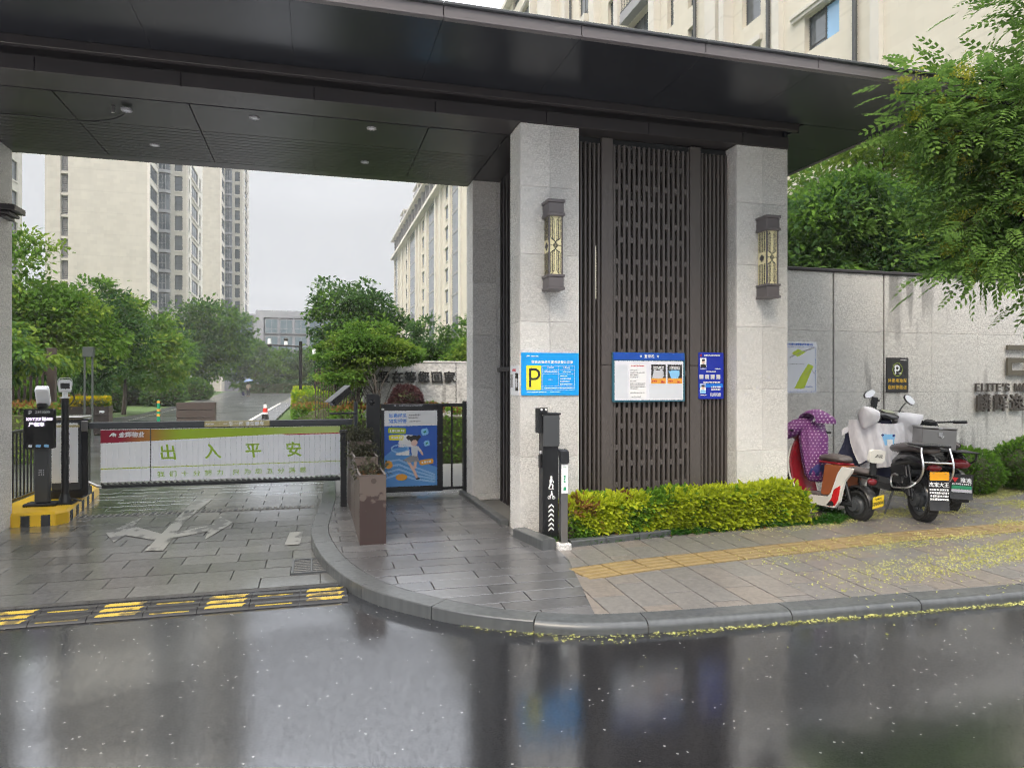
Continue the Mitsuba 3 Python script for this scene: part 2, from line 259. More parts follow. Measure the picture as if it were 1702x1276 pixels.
    '栏': [[38,19,95,19,95,11,38,11],[42,69,42,76,69,76,80,98,87,95,77,76,92,76,92,69],[46,49,87,49,87,42,46,42],[48,94,54,96,63,80,56,77],[4,33,13,52,19,71,7,73,7,80,19,80,19,99,27,99,27,80,38,80,38,73,27,73,27,69,39,51,39,49,35,44,29,56,27,56,27,6,19,6,19,50,18,49,14,39,7,27]],
    '欢': [[36,11,49,23,56,32,62,50,63,70,70,70,70,56,76,37,83,23,96,12,93,6,86,10,76,20,68,38,60,23,48,11,42,6],[43,61,51,77,55,99,62,98,60,83,92,83,94,82,88,61,82,62,86,77,58,77,50,58,48,57],[4,18,14,30,23,44,6,69,6,70,11,74,27,52,35,80,35,81,5,81,5,87,40,88,43,86,38,61,32,45,40,26,35,21,27,36,19,24,10,14,7,13]],
    '浙': [[51,11,58,27,61,37,61,89,88,98,93,92,68,83,68,67,96,67,96,60,87,58,87,7,80,7,79,60,68,58,68,42,64,21,57,7],[25,44,26,46,39,50,39,71,27,71,27,79,38,80,39,98,45,98,45,80,57,80,57,71,45,71,45,54,57,56,57,49,45,44,45,14,43,10,29,8,27,15,39,17,39,42,27,38],[8,94,12,98,14,98,29,87,24,81,10,92],[6,11,19,43,20,44,26,39,17,15,13,8],[4,65,7,70,10,70,25,61,21,56,19,56]],
    '满': [[30,67,30,73,95,73,95,67,75,67,74,63,75,58,93,57,92,10,86,7,75,7,73,11,85,13,85,51,74,51,73,45,83,27,79,23,71,35,65,21,63,18,61,18,57,21,65,35,68,51,57,51,56,43,62,33,62,32,58,29,54,35,49,26,45,20,39,24,39,7,32,7,32,58,50,58,51,67],[57,58,69,58,69,67,57,67],[39,26,43,27,46,33,49,44,50,51,39,51],[10,92,13,96,15,96,30,86,30,90,46,90,46,99,54,99,55,90,69,90,70,99,77,99,77,90,94,90,94,85,77,85,77,76,70,77,69,85,55,85,54,77,46,76,46,85,30,85,30,86,25,81,23,81],[6,13,21,44,23,44,29,39,14,10,12,8],[5,63,7,68,10,69,23,61,24,58,19,54]],
    '点': [[75,27,82,31,90,19,95,10,88,7,83,17],[17,68,45,68,45,99,54,99,54,88,92,88,92,81,54,81,54,68,83,68,83,36,17,36],[24,44,76,43,76,61,75,61,24,61],[61,8,55,27,62,29,69,11,68,8],[36,7,35,27,42,27,44,8],[5,10,12,19,18,30,24,29,19,15,11,6]],
    '爱': [[5,13,14,19,23,29,32,49,32,50,15,50,15,56,35,56,36,65,44,64,43,56,85,56,85,50,40,50,38,42,77,42,81,39,81,38,65,20,76,17,93,14,89,7,73,11,57,17,29,7,26,14,39,17,48,20,33,33,26,20,13,10,8,7],[43,35,48,29,57,24,63,27,70,35],[8,57,8,74,26,74,23,82,24,86,13,86,11,93,42,93,85,96,86,92,52,88,51,87,56,74,65,74,73,88,80,86,73,74,92,74,92,57,86,57,85,68,15,68,15,57],[29,87,33,74,48,74,45,85,48,86,49,87]],
    '牌': [[39,33,48,33,44,39,51,43,58,50,44,51,44,89,60,89,63,99,71,98,68,89,93,89,93,51,68,51,60,42,49,35,73,33,73,48,80,48,80,33,95,33,95,27,80,27,80,6,73,6,73,27,39,27],[71,67,70,56,86,56,86,67],[71,73,86,73,86,83,71,83],[51,57,62,56,65,67,51,67],[51,73,64,73,65,83,51,83],[4,8,7,21,10,43,10,96,17,96,17,71,26,71,26,99,33,99,33,71,42,71,42,65,17,65,17,50,36,49,36,6,30,6,29,43,17,43,14,21,11,7,8,6]],
    '物': [[36,60,48,79,54,99,60,98,57,82,95,82,92,26,89,15,85,10,81,7,68,7,67,15,77,14,82,19,86,42,87,75,82,74,79,55,67,27,60,17,51,8,44,13,52,21,62,35,70,51,76,75,68,75,58,48,51,36,44,29,38,33,43,38,52,51,60,67,61,75,54,75,42,56],[4,60,7,71,10,93,17,92,14,79,23,79,23,99,30,99,30,79,39,79,39,70,30,70,30,51,40,54,42,49,42,46,30,43,30,6,23,6,23,40,6,36,4,40,5,44,23,49,23,70,13,70,8,56]],
    '王': [[5,11,5,18,46,19,46,49,15,49,15,57,46,57,46,85,11,85,10,92,90,92,89,85,54,85,54,57,86,57,86,49,54,49,54,19,95,18,95,11]],
    '电': [[13,27,13,85,44,85,45,99,54,99,54,85,86,85,86,33,54,33,54,19,57,15,83,15,87,19,89,32,96,29,94,15,90,10,86,8,54,8,50,10,45,15,44,33,21,33,20,27],[54,42,79,40,79,55,54,56],[54,63,79,63,79,76,54,77],[20,42,45,40,45,55,21,56],[20,63,45,63,45,76,21,77]],
    '监': [[5,8,5,15,17,15,17,44,85,44,85,15,95,15,95,8],[77,15,77,38,64,38,64,15],[43,17,57,15,57,38,43,38],[23,17,36,15,36,38,23,38],[43,61,51,71,56,82,61,98,69,96,65,85,94,85,94,77,62,77,57,68,49,56],[64,67,69,70,89,55,83,50],[32,51,32,98,39,98,39,51],[12,95,19,95,19,54,12,54]],
    '督': [[44,58,37,70,43,71,50,62,50,58,58,62,65,67,55,88,51,88,52,94,87,94,90,93,85,77,77,68,85,62,94,57,90,52,81,56,71,62,60,55,52,52,49,58],[62,88,67,77,71,73,79,81,81,88],[19,6,19,51,82,51,81,6,74,6,74,10,26,10,26,6],[26,27,74,27,74,33,26,33],[26,39,74,39,74,44,26,45],[26,21,26,15,74,15,74,21],[6,74,6,80,24,80,24,99,32,99,32,93,49,93,49,87,32,87,32,80,52,80,52,74,32,74,32,54,26,54,25,74],[6,57,11,64,14,71,20,70,18,64,11,54]],
    '示': [[6,60,6,67,94,67,94,60,55,60,55,14,51,8,44,6,31,6,29,14,44,14,46,15,46,60],[79,31,69,46,74,49,76,49,88,31,93,18,86,15],[15,92,85,92,85,83,15,83],[4,19,15,33,23,49,31,48,24,32,13,18,10,15]],
    '等': [[4,75,12,87,19,99,26,98,24,90,49,90,49,85,54,89,58,99,65,98,63,90,94,90,94,83,74,83,79,74,73,71,71,71,65,83,58,83,54,77,55,69,86,69,86,63,54,62,54,55,95,54,95,46,74,46,75,38,93,38,93,31,75,31,74,11,70,7,65,6,52,6,50,13,67,14,65,31,30,31,45,17,40,12,39,12,32,19,23,26,26,31,8,31,8,38,65,38,67,46,5,46,5,54,46,54,46,62,15,63,15,69,46,69,46,75,44,79,49,83,32,83,33,74,29,73,27,73,23,83,19,83,10,71]],
    '筑': [[29,11,40,21,45,31,46,38,46,65,82,65,82,18,83,15,88,14,92,18,92,24,96,21,96,14,95,11,92,8,79,8,76,13,75,30,69,26,55,44,52,27,45,15,35,7,33,7],[54,45,60,48,75,31,75,58,54,58],[45,71,51,79,60,99,67,98,64,88,94,88,94,82,76,82,82,71,82,69,77,68,76,68,68,82,62,82,52,68],[4,70,12,81,20,99,27,98,25,88,49,88,49,82,35,81,39,70,37,69,32,67,26,82,20,81,11,67],[5,24,6,27,20,31,20,57,6,57,6,64,42,64,42,57,27,57,27,32,42,35,42,29,8,20,6,20]],
    '管': [[10,70,46,70,44,77,50,79,49,81,55,88,58,99,67,98,64,90,94,90,94,85,77,85,81,76,76,74,75,74,68,85,62,85,56,76,51,77,55,70,92,70,92,54,83,54,83,65,18,65,18,54,10,54],[21,58,80,58,80,38,30,38,29,32,85,31,85,6,77,6,76,10,30,10,29,6,21,6],[29,17,76,15,77,25,30,26],[30,52,30,44,71,44,71,52],[5,76,12,87,17,99,24,98,23,90,48,90,48,85,35,85,37,76,32,74,26,85,19,85,11,73]],
    '类': [[5,13,21,17,32,21,42,32,7,32,7,39,44,39,46,50,55,50,54,39,94,39,94,32,58,32,64,25,73,19,83,15,95,14,95,12,92,6,81,8,65,15,55,24,50,31,39,18,29,11,8,6],[6,54,25,62,39,71,7,73,7,80,29,80,18,93,23,96,25,96,31,90,35,85,31,80,46,80,46,99,54,99,54,80,70,80,65,83,74,96,76,96,82,95,82,94,70,80,93,80,93,73,61,71,92,55,93,54,89,48,55,67,54,67,54,52,46,52,45,69,32,57,15,49,10,48]],
    '行': [[39,57,39,65,95,65,95,57,81,57,81,14,77,7,57,6,55,13,73,14,73,57],[44,93,93,93,93,86,44,86],[2,46,21,64,31,77,37,75,27,60,26,6,19,6,19,50,8,40],[4,76,14,86,26,99,33,96,17,77,8,71]],
    '见': [[52,44,60,44,61,17,85,15,87,21,88,31,89,31,94,29,94,21,92,13,86,8,58,8,55,10,52,15],[18,93,82,93,82,36,74,36,73,86,26,86,26,36,18,36],[5,12,26,20,37,30,42,39,44,50,45,76,54,76,51,48,48,33,43,26,33,17,20,10,8,6]],
    '话': [[36,61,36,68,62,68,62,86,39,83,36,89,65,93,85,98,87,96,90,92,69,87,69,68,95,68,95,61,70,61,69,44,90,44,90,7,82,7,82,11,50,11,49,6,42,6,42,44,62,44,62,60],[49,18,82,18,82,37,50,37],[5,60,5,67,26,67,26,26,27,27,35,33,38,29,37,25,18,10,13,15,18,23,18,60],[10,92,15,96,30,81,24,77]],
    '请': [[35,61,35,67,61,67,61,73,40,73,40,79,61,79,61,85,38,85,38,90,61,90,61,99,69,99,69,90,93,90,93,85,69,85,69,79,90,79,90,73,69,73,69,67,96,67,96,61],[43,55,88,55,88,13,86,8,82,7,69,7,68,13,81,14,80,21,50,21,49,6,43,6],[49,29,80,27,81,36,50,36],[49,42,80,40,81,49,50,49],[5,60,5,68,26,68,26,25,36,32,39,26,19,8,14,15,17,17,19,23,19,60],[11,92,17,96,31,81,25,77]],
    '费': [[6,49,18,54,29,61,12,61,14,79,36,81,36,87,11,87,11,93,36,93,36,99,43,99,43,93,57,93,58,99,65,99,65,93,87,93,87,74,65,74,65,68,93,67,93,57,90,52,87,51,76,51,76,56,83,56,86,60,86,61,65,61,65,51,58,51,58,61,39,61,32,54,25,49,82,48,82,20,76,20,92,14,94,11,89,6,74,13,52,20,56,25,75,20,74,42,26,42,26,20,19,20,19,46,10,44],[67,87,65,80,81,81,80,87],[43,74,42,67,57,67,58,74],[43,87,43,80,58,81,58,87],[20,68,33,67,35,74,21,74],[5,12,26,17,37,20,44,27,46,37,55,37,51,25,40,15,29,10,10,6,7,6]],
    '跟': [[43,12,46,18,46,94,89,94,90,50,69,49,75,36,89,46,94,43,95,42,93,39,80,31,79,29,88,18,95,14,96,13,92,7,85,11,77,19,70,29,63,50,54,50,54,17,71,21,71,14,46,6],[54,57,82,57,82,69,54,69],[54,76,82,76,82,87,54,87],[5,11,4,18,8,20,8,54,15,55,15,21,23,23,23,63,8,64,8,94,42,94,42,64,30,63,30,51,42,50,42,43,30,43,30,26,43,27,43,21,7,11],[15,70,35,70,35,88,15,88]],
    '车': [[6,25,6,32,51,33,50,48,17,48,14,55,21,63,29,76,7,77,8,85,32,85,38,99,46,96,43,85,93,85,93,77,38,77,26,56,50,55,51,70,58,70,60,55,86,55,86,48,60,48,58,32,94,32,94,25,60,25,58,6,51,6,50,25]],
    '辆': [[39,86,39,93,95,93,95,86,77,85,77,70,93,70,93,13,90,8,85,7,76,7,74,13,86,13,86,29,82,27,79,38,75,42,73,31,68,21,64,25,68,36,64,35,61,43,54,25,52,24,48,26,48,6,40,7,40,70,56,70,56,85],[77,52,83,37,86,37,86,63,77,63],[62,52,68,39,70,49,71,63,62,63],[62,71,71,71,71,86,63,86],[48,30,50,32,55,45,56,64,48,63],[6,24,5,31,21,36,21,49,7,48,5,52,10,63,13,79,13,80,5,80,5,87,14,87,15,98,21,98,23,98,21,87,36,87,36,80,20,80,14,57,14,56,21,56,21,71,29,71,29,56,36,56,36,49,29,49,29,37,37,38,38,32,29,29,29,7,21,7,21,27]],
    '辉': [[4,12,10,25,12,43,12,56,5,56,5,63,19,63,19,98,26,98,26,64,40,63,40,56,32,56,32,29,40,35,43,31,68,32,67,43,51,43,48,42,45,46,55,64,55,65,46,65,46,71,58,71,61,83,69,81,65,71,90,71,90,65,63,65,56,50,67,50,68,61,74,61,75,50,93,49,93,43,75,42,75,31,96,31,96,24,75,24,74,7,68,7,67,24,43,24,43,29,26,14,23,19,26,25,25,56,19,56,18,35,14,17,8,7],[43,94,94,94,94,75,88,75,87,87,50,87,50,75,43,75],[29,68,35,92,40,90,40,88,33,68],[6,88,7,90,11,90,17,68,10,68]],
    '迎': [[4,13,11,20,18,24,18,56,5,57,5,64,25,64,25,25,35,19,51,14,96,17,93,8,79,7,42,8,35,11,23,19,17,17,10,6],[62,19,62,92,92,92,92,36,90,33,85,31,76,31,76,32,74,37,85,38,85,85,70,85,69,19],[31,35,36,43,36,89,56,99,61,93,43,85,43,42,60,46,60,39,35,30],[7,88,12,93,24,85,30,80,24,75]],
    '迪': [[4,13,11,20,18,25,18,56,5,57,5,64,25,64,25,25,35,19,51,14,96,17,93,8,79,7,42,8,35,11,23,19,18,17,10,6],[37,81,58,81,58,98,67,98,67,81,89,81,89,27,37,27],[67,35,82,35,82,51,67,51],[67,58,82,57,82,74,67,74],[44,35,58,35,58,51,44,51],[44,58,58,57,58,74,44,74],[7,88,11,93,13,93,29,82,30,80,24,75]],
    '逸': [[5,13,8,19,19,26,19,55,5,56,5,63,26,63,26,25,35,19,51,15,96,18,94,10,89,10,46,10,36,12,23,19,15,15,10,8],[29,70,42,86,48,99,56,96,54,90,74,90,77,89,77,86,70,76,89,76,89,50,69,50,69,30,70,29,87,29,89,30,90,37,95,35,93,24,89,21,68,21,64,23,62,27,61,43,52,31,45,26,35,21,31,27,45,33,50,39,56,50,37,50,37,68,33,67],[67,69,65,56,81,56,81,69],[44,76,62,76,68,85,49,85],[44,69,44,56,58,56,60,69],[73,44,76,48,79,48,87,39,87,37,82,35],[6,90,10,94,13,94,27,79,20,74]],
    '金': [[4,67,31,80,44,92,49,99,57,96,55,92,63,85,76,76,96,67,93,61,77,68,76,67,76,62,54,62,54,48,89,48,89,42,54,42,54,17,93,17,93,10,7,10,7,17,45,17,45,40,11,42,11,48,45,48,45,62,24,62,24,67,23,67,8,60],[40,79,29,69,73,69,50,87],[63,21,73,39,80,36,69,18,64,19],[20,36,23,38,27,38,33,27,35,20,29,18]],
    '雅': [[4,20,15,35,26,52,7,52,13,82,19,82,15,61,32,61,32,86,7,86,7,93,46,93,46,86,39,86,39,60,44,61,43,64,49,73,55,83,60,98,67,96,61,80,75,80,70,95,76,98,81,85,81,82,80,80,94,80,94,73,80,73,80,61,93,60,93,54,80,52,80,39,93,39,93,33,80,32,80,20,81,19,95,19,95,12,60,12,60,6,52,6,52,63,48,58,48,52,39,52,39,13,37,10,32,8,20,8,18,14,18,15,32,15,31,46,20,29,8,15],[60,19,74,19,74,32,61,33],[60,40,74,39,74,52,61,54],[60,61,74,61,74,73,60,73]],
    '靠': [[57,50,64,51,65,44,93,44,93,39,64,39,64,33,90,33,90,29,64,29,64,21,95,21,95,15,64,15,64,6,57,6],[7,75,7,81,13,81,12,83,18,88,23,98,30,96,29,92,45,92,46,99,54,99,55,92,86,92,86,87,55,87,55,81,93,81,93,75],[25,87,20,81,45,81,46,87],[17,70,85,70,85,52,17,52],[25,65,25,57,77,58,76,65],[5,21,36,21,36,29,10,29,10,33,36,33,36,39,7,39,7,44,36,44,36,51,43,51,43,6,36,6,36,17,5,17]],
    '麟': [[4,10,6,18,8,31,8,89,26,89,23,98,27,99,30,98,33,89,49,89,49,82,14,82,15,73,20,73,20,81,25,81,26,73,31,73,31,81,36,81,37,73,48,73,48,61,55,65,64,74,50,76,50,81,60,82,54,94,58,96,61,92,64,86,64,83,62,83,61,81,69,82,69,99,76,99,76,81,85,81,81,85,87,96,93,94,85,82,95,81,95,75,82,74,89,67,96,62,93,57,89,58,77,71,76,55,69,55,69,71,56,58,60,57,58,50,70,49,70,45,65,26,60,15,52,7,50,6,46,11,54,17,58,25,51,31,49,27,43,31,38,31,38,19,45,20,45,15,33,10,31,10,29,14,18,10,15,13,18,18,18,48,23,48,24,37,30,37,30,31,23,31,23,19,31,20,31,18,32,48,37,48,38,37,45,37,46,35,50,43,55,56,54,57,52,56,48,61,48,49,14,49,14,30,11,12,8,6],[52,32,56,35,61,31,63,44,56,44],[37,67,36,56,42,55,42,67],[25,56,31,55,31,67,25,67],[14,56,20,56,19,67,14,67],[90,57,90,48,95,46,95,40,90,40,90,29,96,27,96,21,90,21,90,6,85,6,85,21,70,21,73,40,71,40,71,46,85,46,85,57],[76,40,77,39,76,27,85,27,85,40]],
}



def glyph(ch):
    s = None
    for r in GLYPHS[ch]:
        g = Polygon([(r[k] / 100, r[k + 1] / 100) for k in range(0, len(r), 2)]).buffer(0)
        s = g if s is None else s.symmetric_difference(g)
    return s


def writing(text, h, gap=0.05, bold=0.0, slant=0.0, rows=False):
    """(outline polygon) of a line of characters, h metres tall, centred on the origin; rows=True sets them one below the other."""
    out = []
    step = h * (1 + gap)
    n = len(text)
    for i, ch in enumerate(text):
        if ch == ' ':
            continue
        g = affinity.scale(glyph(ch), h, h, origin=(0, 0))
        dx, dy = ((-h / 2, (n / 2 - i - 1) * step) if rows else ((i - n / 2) * step, -h / 2))
        out.append(affinity.translate(g, dx, dy))
    s = unary_union(out)
    if slant:
        s = affinity.skew(s, xs=slant, origin=(0, 0))
    return s.buffer(bold) if bold else s


def printed(poly, m, depth=0.0015):
    """The outline as a thin raised print: local x, y are the sheet, z its normal."""
    return moved(extrude(poly, depth), m)


def latin(text, h, depth=0.0015, bold=False):
    k = meshkit.text_mesh(text, h, depth, bold)
    b = k.bounds
    k.apply_translation([-(b[0][0] + b[1][0]) / 2, -h / 2, 0])
    return k


def dashes(w, h, seed, fill=0.62):
    """One line of print too small to read: short strokes of uneven length, centred."""
    r, x, out = random.Random(seed), 0.0, []
    while x < w:
        k = h * r.uniform(0.45, 1.0)
        out.append(sbox(x - w / 2, -h / 2 * r.uniform(0.7, 1), min(x + k, w) - w / 2, h / 2 * r.uniform(0.7, 1)))
        x += k + h * (1 - fill) * r.uniform(0.4, 1.2)
    return unary_union(out)


def rrect(w, h, r=0.01, cx=0, cy=0):
    return sbox(cx - w / 2 + r, cy - h / 2 + r, cx + w / 2 - r, cy + h / 2 - r).buffer(r, quad_segs=4)


def offset2(poly, dx, dy):
    return affinity.translate(poly, dx, dy)

# ------------------------------------------------------------------ materials


def rgb(c):
    return {'type': 'rgb', 'value': [float(x) for x in c]}


def mat(name, c, rough=0.5, metal=0.0, spec=0.5, two=False, **kw):
    b = {'type': 'principled', 'base_color': c if isinstance(c, dict) else rgb(c), 'roughness': rough, 'metallic': metal, 'specular': spec, **kw}
    scene['mat_' + name] = {'type': 'twosided', 'b': b} if two else b
    return name


def speckle(lo, hi, f, warm=(1, 1, 1), stain=0.0):
    def fn(p, n, uv):
        s = cell_rand(dr.floor(p.x * f + 0.013), dr.floor(p.y * f + 0.37), dr.floor(p.z * f))
        g = noise(p.x * f * 0.6 + 9, p.y * f * 0.6, p.z * f * 0.6)
        v = smoothstep(0.10, 0.85, 0.5 * s + 0.5 * g)
        blot = fbm(p.x * 1.7, p.y * 1.7, p.z * 1.3 + 5)
        k = 1 + 0.22 * (blot - 0.5)
        if stain:
            run = fbm((p.x + p.y) * 9.0, 3.1, p.z * 0.7, octaves=4)
            cut = smoothstep(0.52, 0.66, run) * smoothstep(0.35, 0.6, fbm((p.x - p.y) * 0.9, 7.0, p.z * 0.8))
            k = k * (1 - stain * cut)
        return mix(lo, hi, v) * k * mi.Color3f(warm)
    return proc(fn)


mat('granite', speckle((0.30, 0.295, 0.285), (0.70, 0.695, 0.68), 120), 0.55)
for k_, g_ in enumerate((0.93, 1.0, 1.06)):
    mat('granite_' + 'abc'[k_], speckle((0.42 * g_, 0.415 * g_, 0.40 * g_), (0.74 * g_, 0.73 * g_, 0.705 * g_), 130), 0.55)
mat('granite_wall', speckle((0.30, 0.295, 0.285), (0.64, 0.635, 0.61), 125, stain=0.55), 0.6)
mat('granite_pale', speckle((0.42, 0.41, 0.40), (0.66, 0.65, 0.63), 30, stain=0.35), 0.6)
mat('joint', (0.10, 0.10, 0.095), 0.9)
mat('stone_joint', (0.30, 0.295, 0.285), 0.9)
mat('bronze', (0.030, 0.027, 0.029), 0.34)
mat('bronze_slat', (0.085, 0.074, 0.070), 0.42)
mat('bronze_pale', (0.115, 0.105, 0.110), 0.42)
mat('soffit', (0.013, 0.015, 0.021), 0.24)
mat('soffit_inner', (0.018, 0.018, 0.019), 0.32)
mat('black_metal', (0.012, 0.013, 0.015), 0.34)
mat('grey_metal', (0.055, 0.06, 0.065), 0.38)
mat('lamp_green', (0.05, 0.06, 0.055), 0.5)
mat('plain_metal', (0.10, 0.098, 0.10), 0.6)
mat('pit_concrete', (0.16, 0.155, 0.145), 0.9)
mat('inner_twigs', (0.075, 0.085, 0.035), 0.9)
mat('steel', (0.36, 0.35, 0.335), 0.30, 1.0)
mat('chrome', (0.75, 0.75, 0.75), 0.12, 1.0)
mat('mirror_glass', (0.95, 0.95, 0.95), 0.03, 1.0)
mat('white_paint', (0.86, 0.87, 0.88), 0.35)
mat('white_print', (0.82, 0.83, 0.84), 0.5)
mat('cream', (0.70, 0.69, 0.62), 0.45)
mat('cyan_sign', (0.003, 0.32, 0.80), 0.35)
mat('blue_sign', (0.008, 0.075, 0.42), 0.3)
mat('navy_sign', (0.008, 0.025, 0.36), 0.3)
mat('blue_glow_print', (0.01, 0.18, 0.68), 0.35)
mat('teal_frame', (0.03, 0.12, 0.17), 0.35)
mat('yellow_print', (0.82, 0.76, 0.05), 0.45)
mat('black_print', (0.02, 0.02, 0.02), 0.5)
mat('grey_print', (0.28, 0.28, 0.30), 0.5)
mat('pale_print', (0.55, 0.56, 0.60), 0.5)
mat('paper', (0.74, 0.75, 0.82), 0.5)
mat('paper_cool', (0.66, 0.69, 0.74), 0.5)
mat('orange_print', (0.78, 0.36, 0.05), 0.5)
mat('gold_print', (0.62, 0.38, 0.03), 0.5)
mat('red_print', (0.50, 0.02, 0.05), 0.5)
mat('lime_print', (0.42, 0.55, 0.04), 0.45)
mat('lime_letter', (0.30, 0.48, 0.02), 0.45)
mat('green_print', (0.02, 0.28, 0.13), 0.45)
mat('skin_print', (0.72, 0.50, 0.42), 0.6)
mat('sky_print', (0.25, 0.55, 0.85), 0.5)
mat('poster_blue', (0.03, 0.12, 0.50), 0.4)
mat('poster_mid', (0.10, 0.30, 0.66), 0.4)
mat('poster_light', (0.28, 0.50, 0.78), 0.4)
mat('amber', (0.50, 0.43, 0.20), 0.4)
mat('lamp_gold', (0.80, 0.74, 0.46), 0.35)
mat('plate_yellow', (0.80, 0.58, 0.03), 0.4)
mat('plate_orange', (0.80, 0.36, 0.01), 0.4)
mat('yellow_paint', (0.60, 0.37, 0.02), 0.28)
mat('rubber_yellow', proc(lambda p, n, uv: mix((0.12, 0.09, 0.03), (0.46, 0.32, 0.04), smoothstep(0.34, 0.56, fbm(p.x * 14, p.y * 22, 1.0, octaves=4)))), 0.3)
mat('rubber', (0.022, 0.022, 0.023), 0.32)
mat('tyre', (0.018, 0.018, 0.018), 0.5)
mat('gloss_black', (0.012, 0.013, 0.015), 0.12)
mat('seat_leather', (0.10, 0.085, 0.082), 0.38)
mat('scooter_red', (0.26, 0.012, 0.022), 0.3)
mat('scooter_white', (0.74, 0.73, 0.68), 0.25)
mat('scooter_orange', (0.30, 0.085, 0.028), 0.5)
mat('bright_red', (0.62, 0.012, 0.015), 0.3)
mat('tail_red', (0.16, 0.01, 0.016), 0.12)
mat('navy_cloth', (0.045, 0.05, 0.10), 0.7)
mat('blue_cloth', (0.03, 0.03, 0.16), 0.7)
mat('dial', (0.30, 0.32, 0.22), 0.2)
mat('letter_bronze', (0.115, 0.105, 0.08), 0.4, 0.3)
mat('letter_dark', (0.06, 0.052, 0.045), 0.45)
mat('wood_brown', (0.055, 0.041, 0.035), 0.5)
mat('planter_brown', (0.070, 0.054, 0.048), 0.42)
mat('planter_face', proc(lambda p, n, uv: mix((0.100, 0.080, 0.070), (0.042, 0.027, 0.025),
    smoothstep(0.47, 0.53, 1.02 - p.z + 0.30 * (fbm(p.x * 26, p.y * 26, p.z * 26, octaves=4) - 0.5)))), 0.33)
mat('cone_red', (0.62, 0.03, 0.02), 0.4)
mat('terracotta_soil', proc(lambda p, n, uv: mix((0.05, 0.03, 0.02), (0.22, 0.10, 0.06), noise(p.x * 60, p.y * 60, p.z * 60))), 0.9)
mat('bark', proc(lambda p, n, uv: mix((0.035, 0.028, 0.022), (0.11, 0.095, 0.08), fbm(p.x * 22, p.y * 22, p.z * 5))), 0.85)
mat('bark_dark', (0.022, 0.02, 0.018), 0.8)
mat('soil', proc(lambda p, n, uv: mix((0.02, 0.018, 0.014), (0.07, 0.055, 0.04), fbm(p.x * 9, p.y * 9, 0))), 0.9)
mat('lawn', proc(lambda p, n, uv: mix((0.02, 0.045, 0.012), (0.07, 0.11, 0.03), fbm(p.x * 3, p.y * 3, 0))), 0.9)
mat('umbrella_blue', (0.20, 0.30, 0.46), 0.5)
mat('shirt_tan', (0.42, 0.36, 0.28), 0.8)
mat('trousers', (0.04, 0.042, 0.05), 0.8)
mat('skin', (0.50, 0.32, 0.25), 0.6)
mat('hair', (0.02, 0.017, 0.015), 0.6)


# lit display characters and downlight discs
scene['mat_led_text'] = {'type': 'diffuse', 'reflectance': rgb((0.6, 0.6, 0.6))}

# leaves
def leaf(name, c0, c1, f=3.0, rough=0.4, trans=0.8):
    def fn(p, n, uv):
        a = cell_rand(p.x * 37, p.y * 37, p.z * 37)
        b = fbm(p.x * f, p.y * f, p.z * f)
        return mix(c0, c1, dr.clip(0.55 * a + 1.3 * (b - 0.5) + 0.25, 0, 1))
    scene['mat_' + name] = {'type': 'principledthin', 'base_color': proc(fn), 'roughness': rough, 'diff_trans': trans, 'spec_trans': 0.0, 'eta': 1.4}
    return name


leaf('leaf_green', (0.050, 0.120, 0.022), (0.160, 0.285, 0.050), 1.2)
leaf('leaf_dark', (0.028, 0.075, 0.028), (0.095, 0.175, 0.060), 1.0)
leaf('leaf_yellow_green', (0.095, 0.175, 0.026), (0.270, 0.370, 0.065), 1.2)
leaf('leaf_ash', (0.060, 0.140, 0.032), (0.205, 0.335, 0.075), 2.0)
leaf('leaf_hedge', (0.230, 0.320, 0.016), (0.600, 0.660, 0.050), 2.6)
leaf('leaf_hedge_green', (0.07, 0.17, 0.018), (0.21, 0.38, 0.045), 2.6)
leaf('leaf_rust', (0.10, 0.04, 0.02), (0.34, 0.19, 0.06), 3.0)
leaf('leaf_purple', (0.055, 0.026, 0.030), (0.150, 0.075, 0.075), 3.0)
leaf('leaf_dull', (0.040, 0.045, 0.030), (0.110, 0.110, 0.075), 6.0)
leaf('leaf_orange', (0.18, 0.09, 0.03), (0.32, 0.22, 0.08), 1.5)
leaf('grass_blade', (0.02, 0.075, 0.012), (0.07, 0.19, 0.03), 4.0)
leaf('blossom', (0.26, 0.30, 0.03), (0.50, 0.48, 0.08), 4.0)
leaf('fallen_petal', (0.40, 0.40, 0.10), (0.74, 0.72, 0.30), 4.0)

# wet ground: a rough stone or asphalt under a broken film of water
def film(p):
    a = fbm(p.x * 0.55 + 3.0, p.y * 0.8, 0, octaves=4)
    return smoothstep(0.36, 0.60, a)


def asphalt_colour(p, n, uv):
    g = noise(p.x * 160, p.y * 160, 0)
    chip = cell_rand(dr.floor(p.x * 84), dr.floor(p.y * 84), 5)
    inside = dr.square(p.x * 84 - dr.floor(p.x * 84) - 0.5) + dr.square(p.y * 84 - dr.floor(p.y * 84) - 0.5)
    c = mix((0.002, 0.002, 0.003), (0.012, 0.012, 0.014), g)
    return dr.select((chip > 0.9955) & (inside < 0.05 + 0.2 * noise(p.x * 20, p.y * 20, 9)), mi.Color3f(0.34, 0.34, 0.34), c)


def slab_colour_pale(p, n, uv):
    return mix((0.06, 0.062, 0.066), (0.13, 0.132, 0.138), fbm(p.x * 3, p.y * 3, 0))


def asphalt_bump(p, n, uv):
    d = film(p)
    rough = 0.5 * noise(p.x * 110, p.y * 110, 0) + 0.5 * noise(p.x * 210, p.y * 210, 3)
    wave = noise(p.x * 5, p.y * 7, 1)
    return 0.00010 * rough * (1.0 - 0.75 * d) + 0.0004 * wave


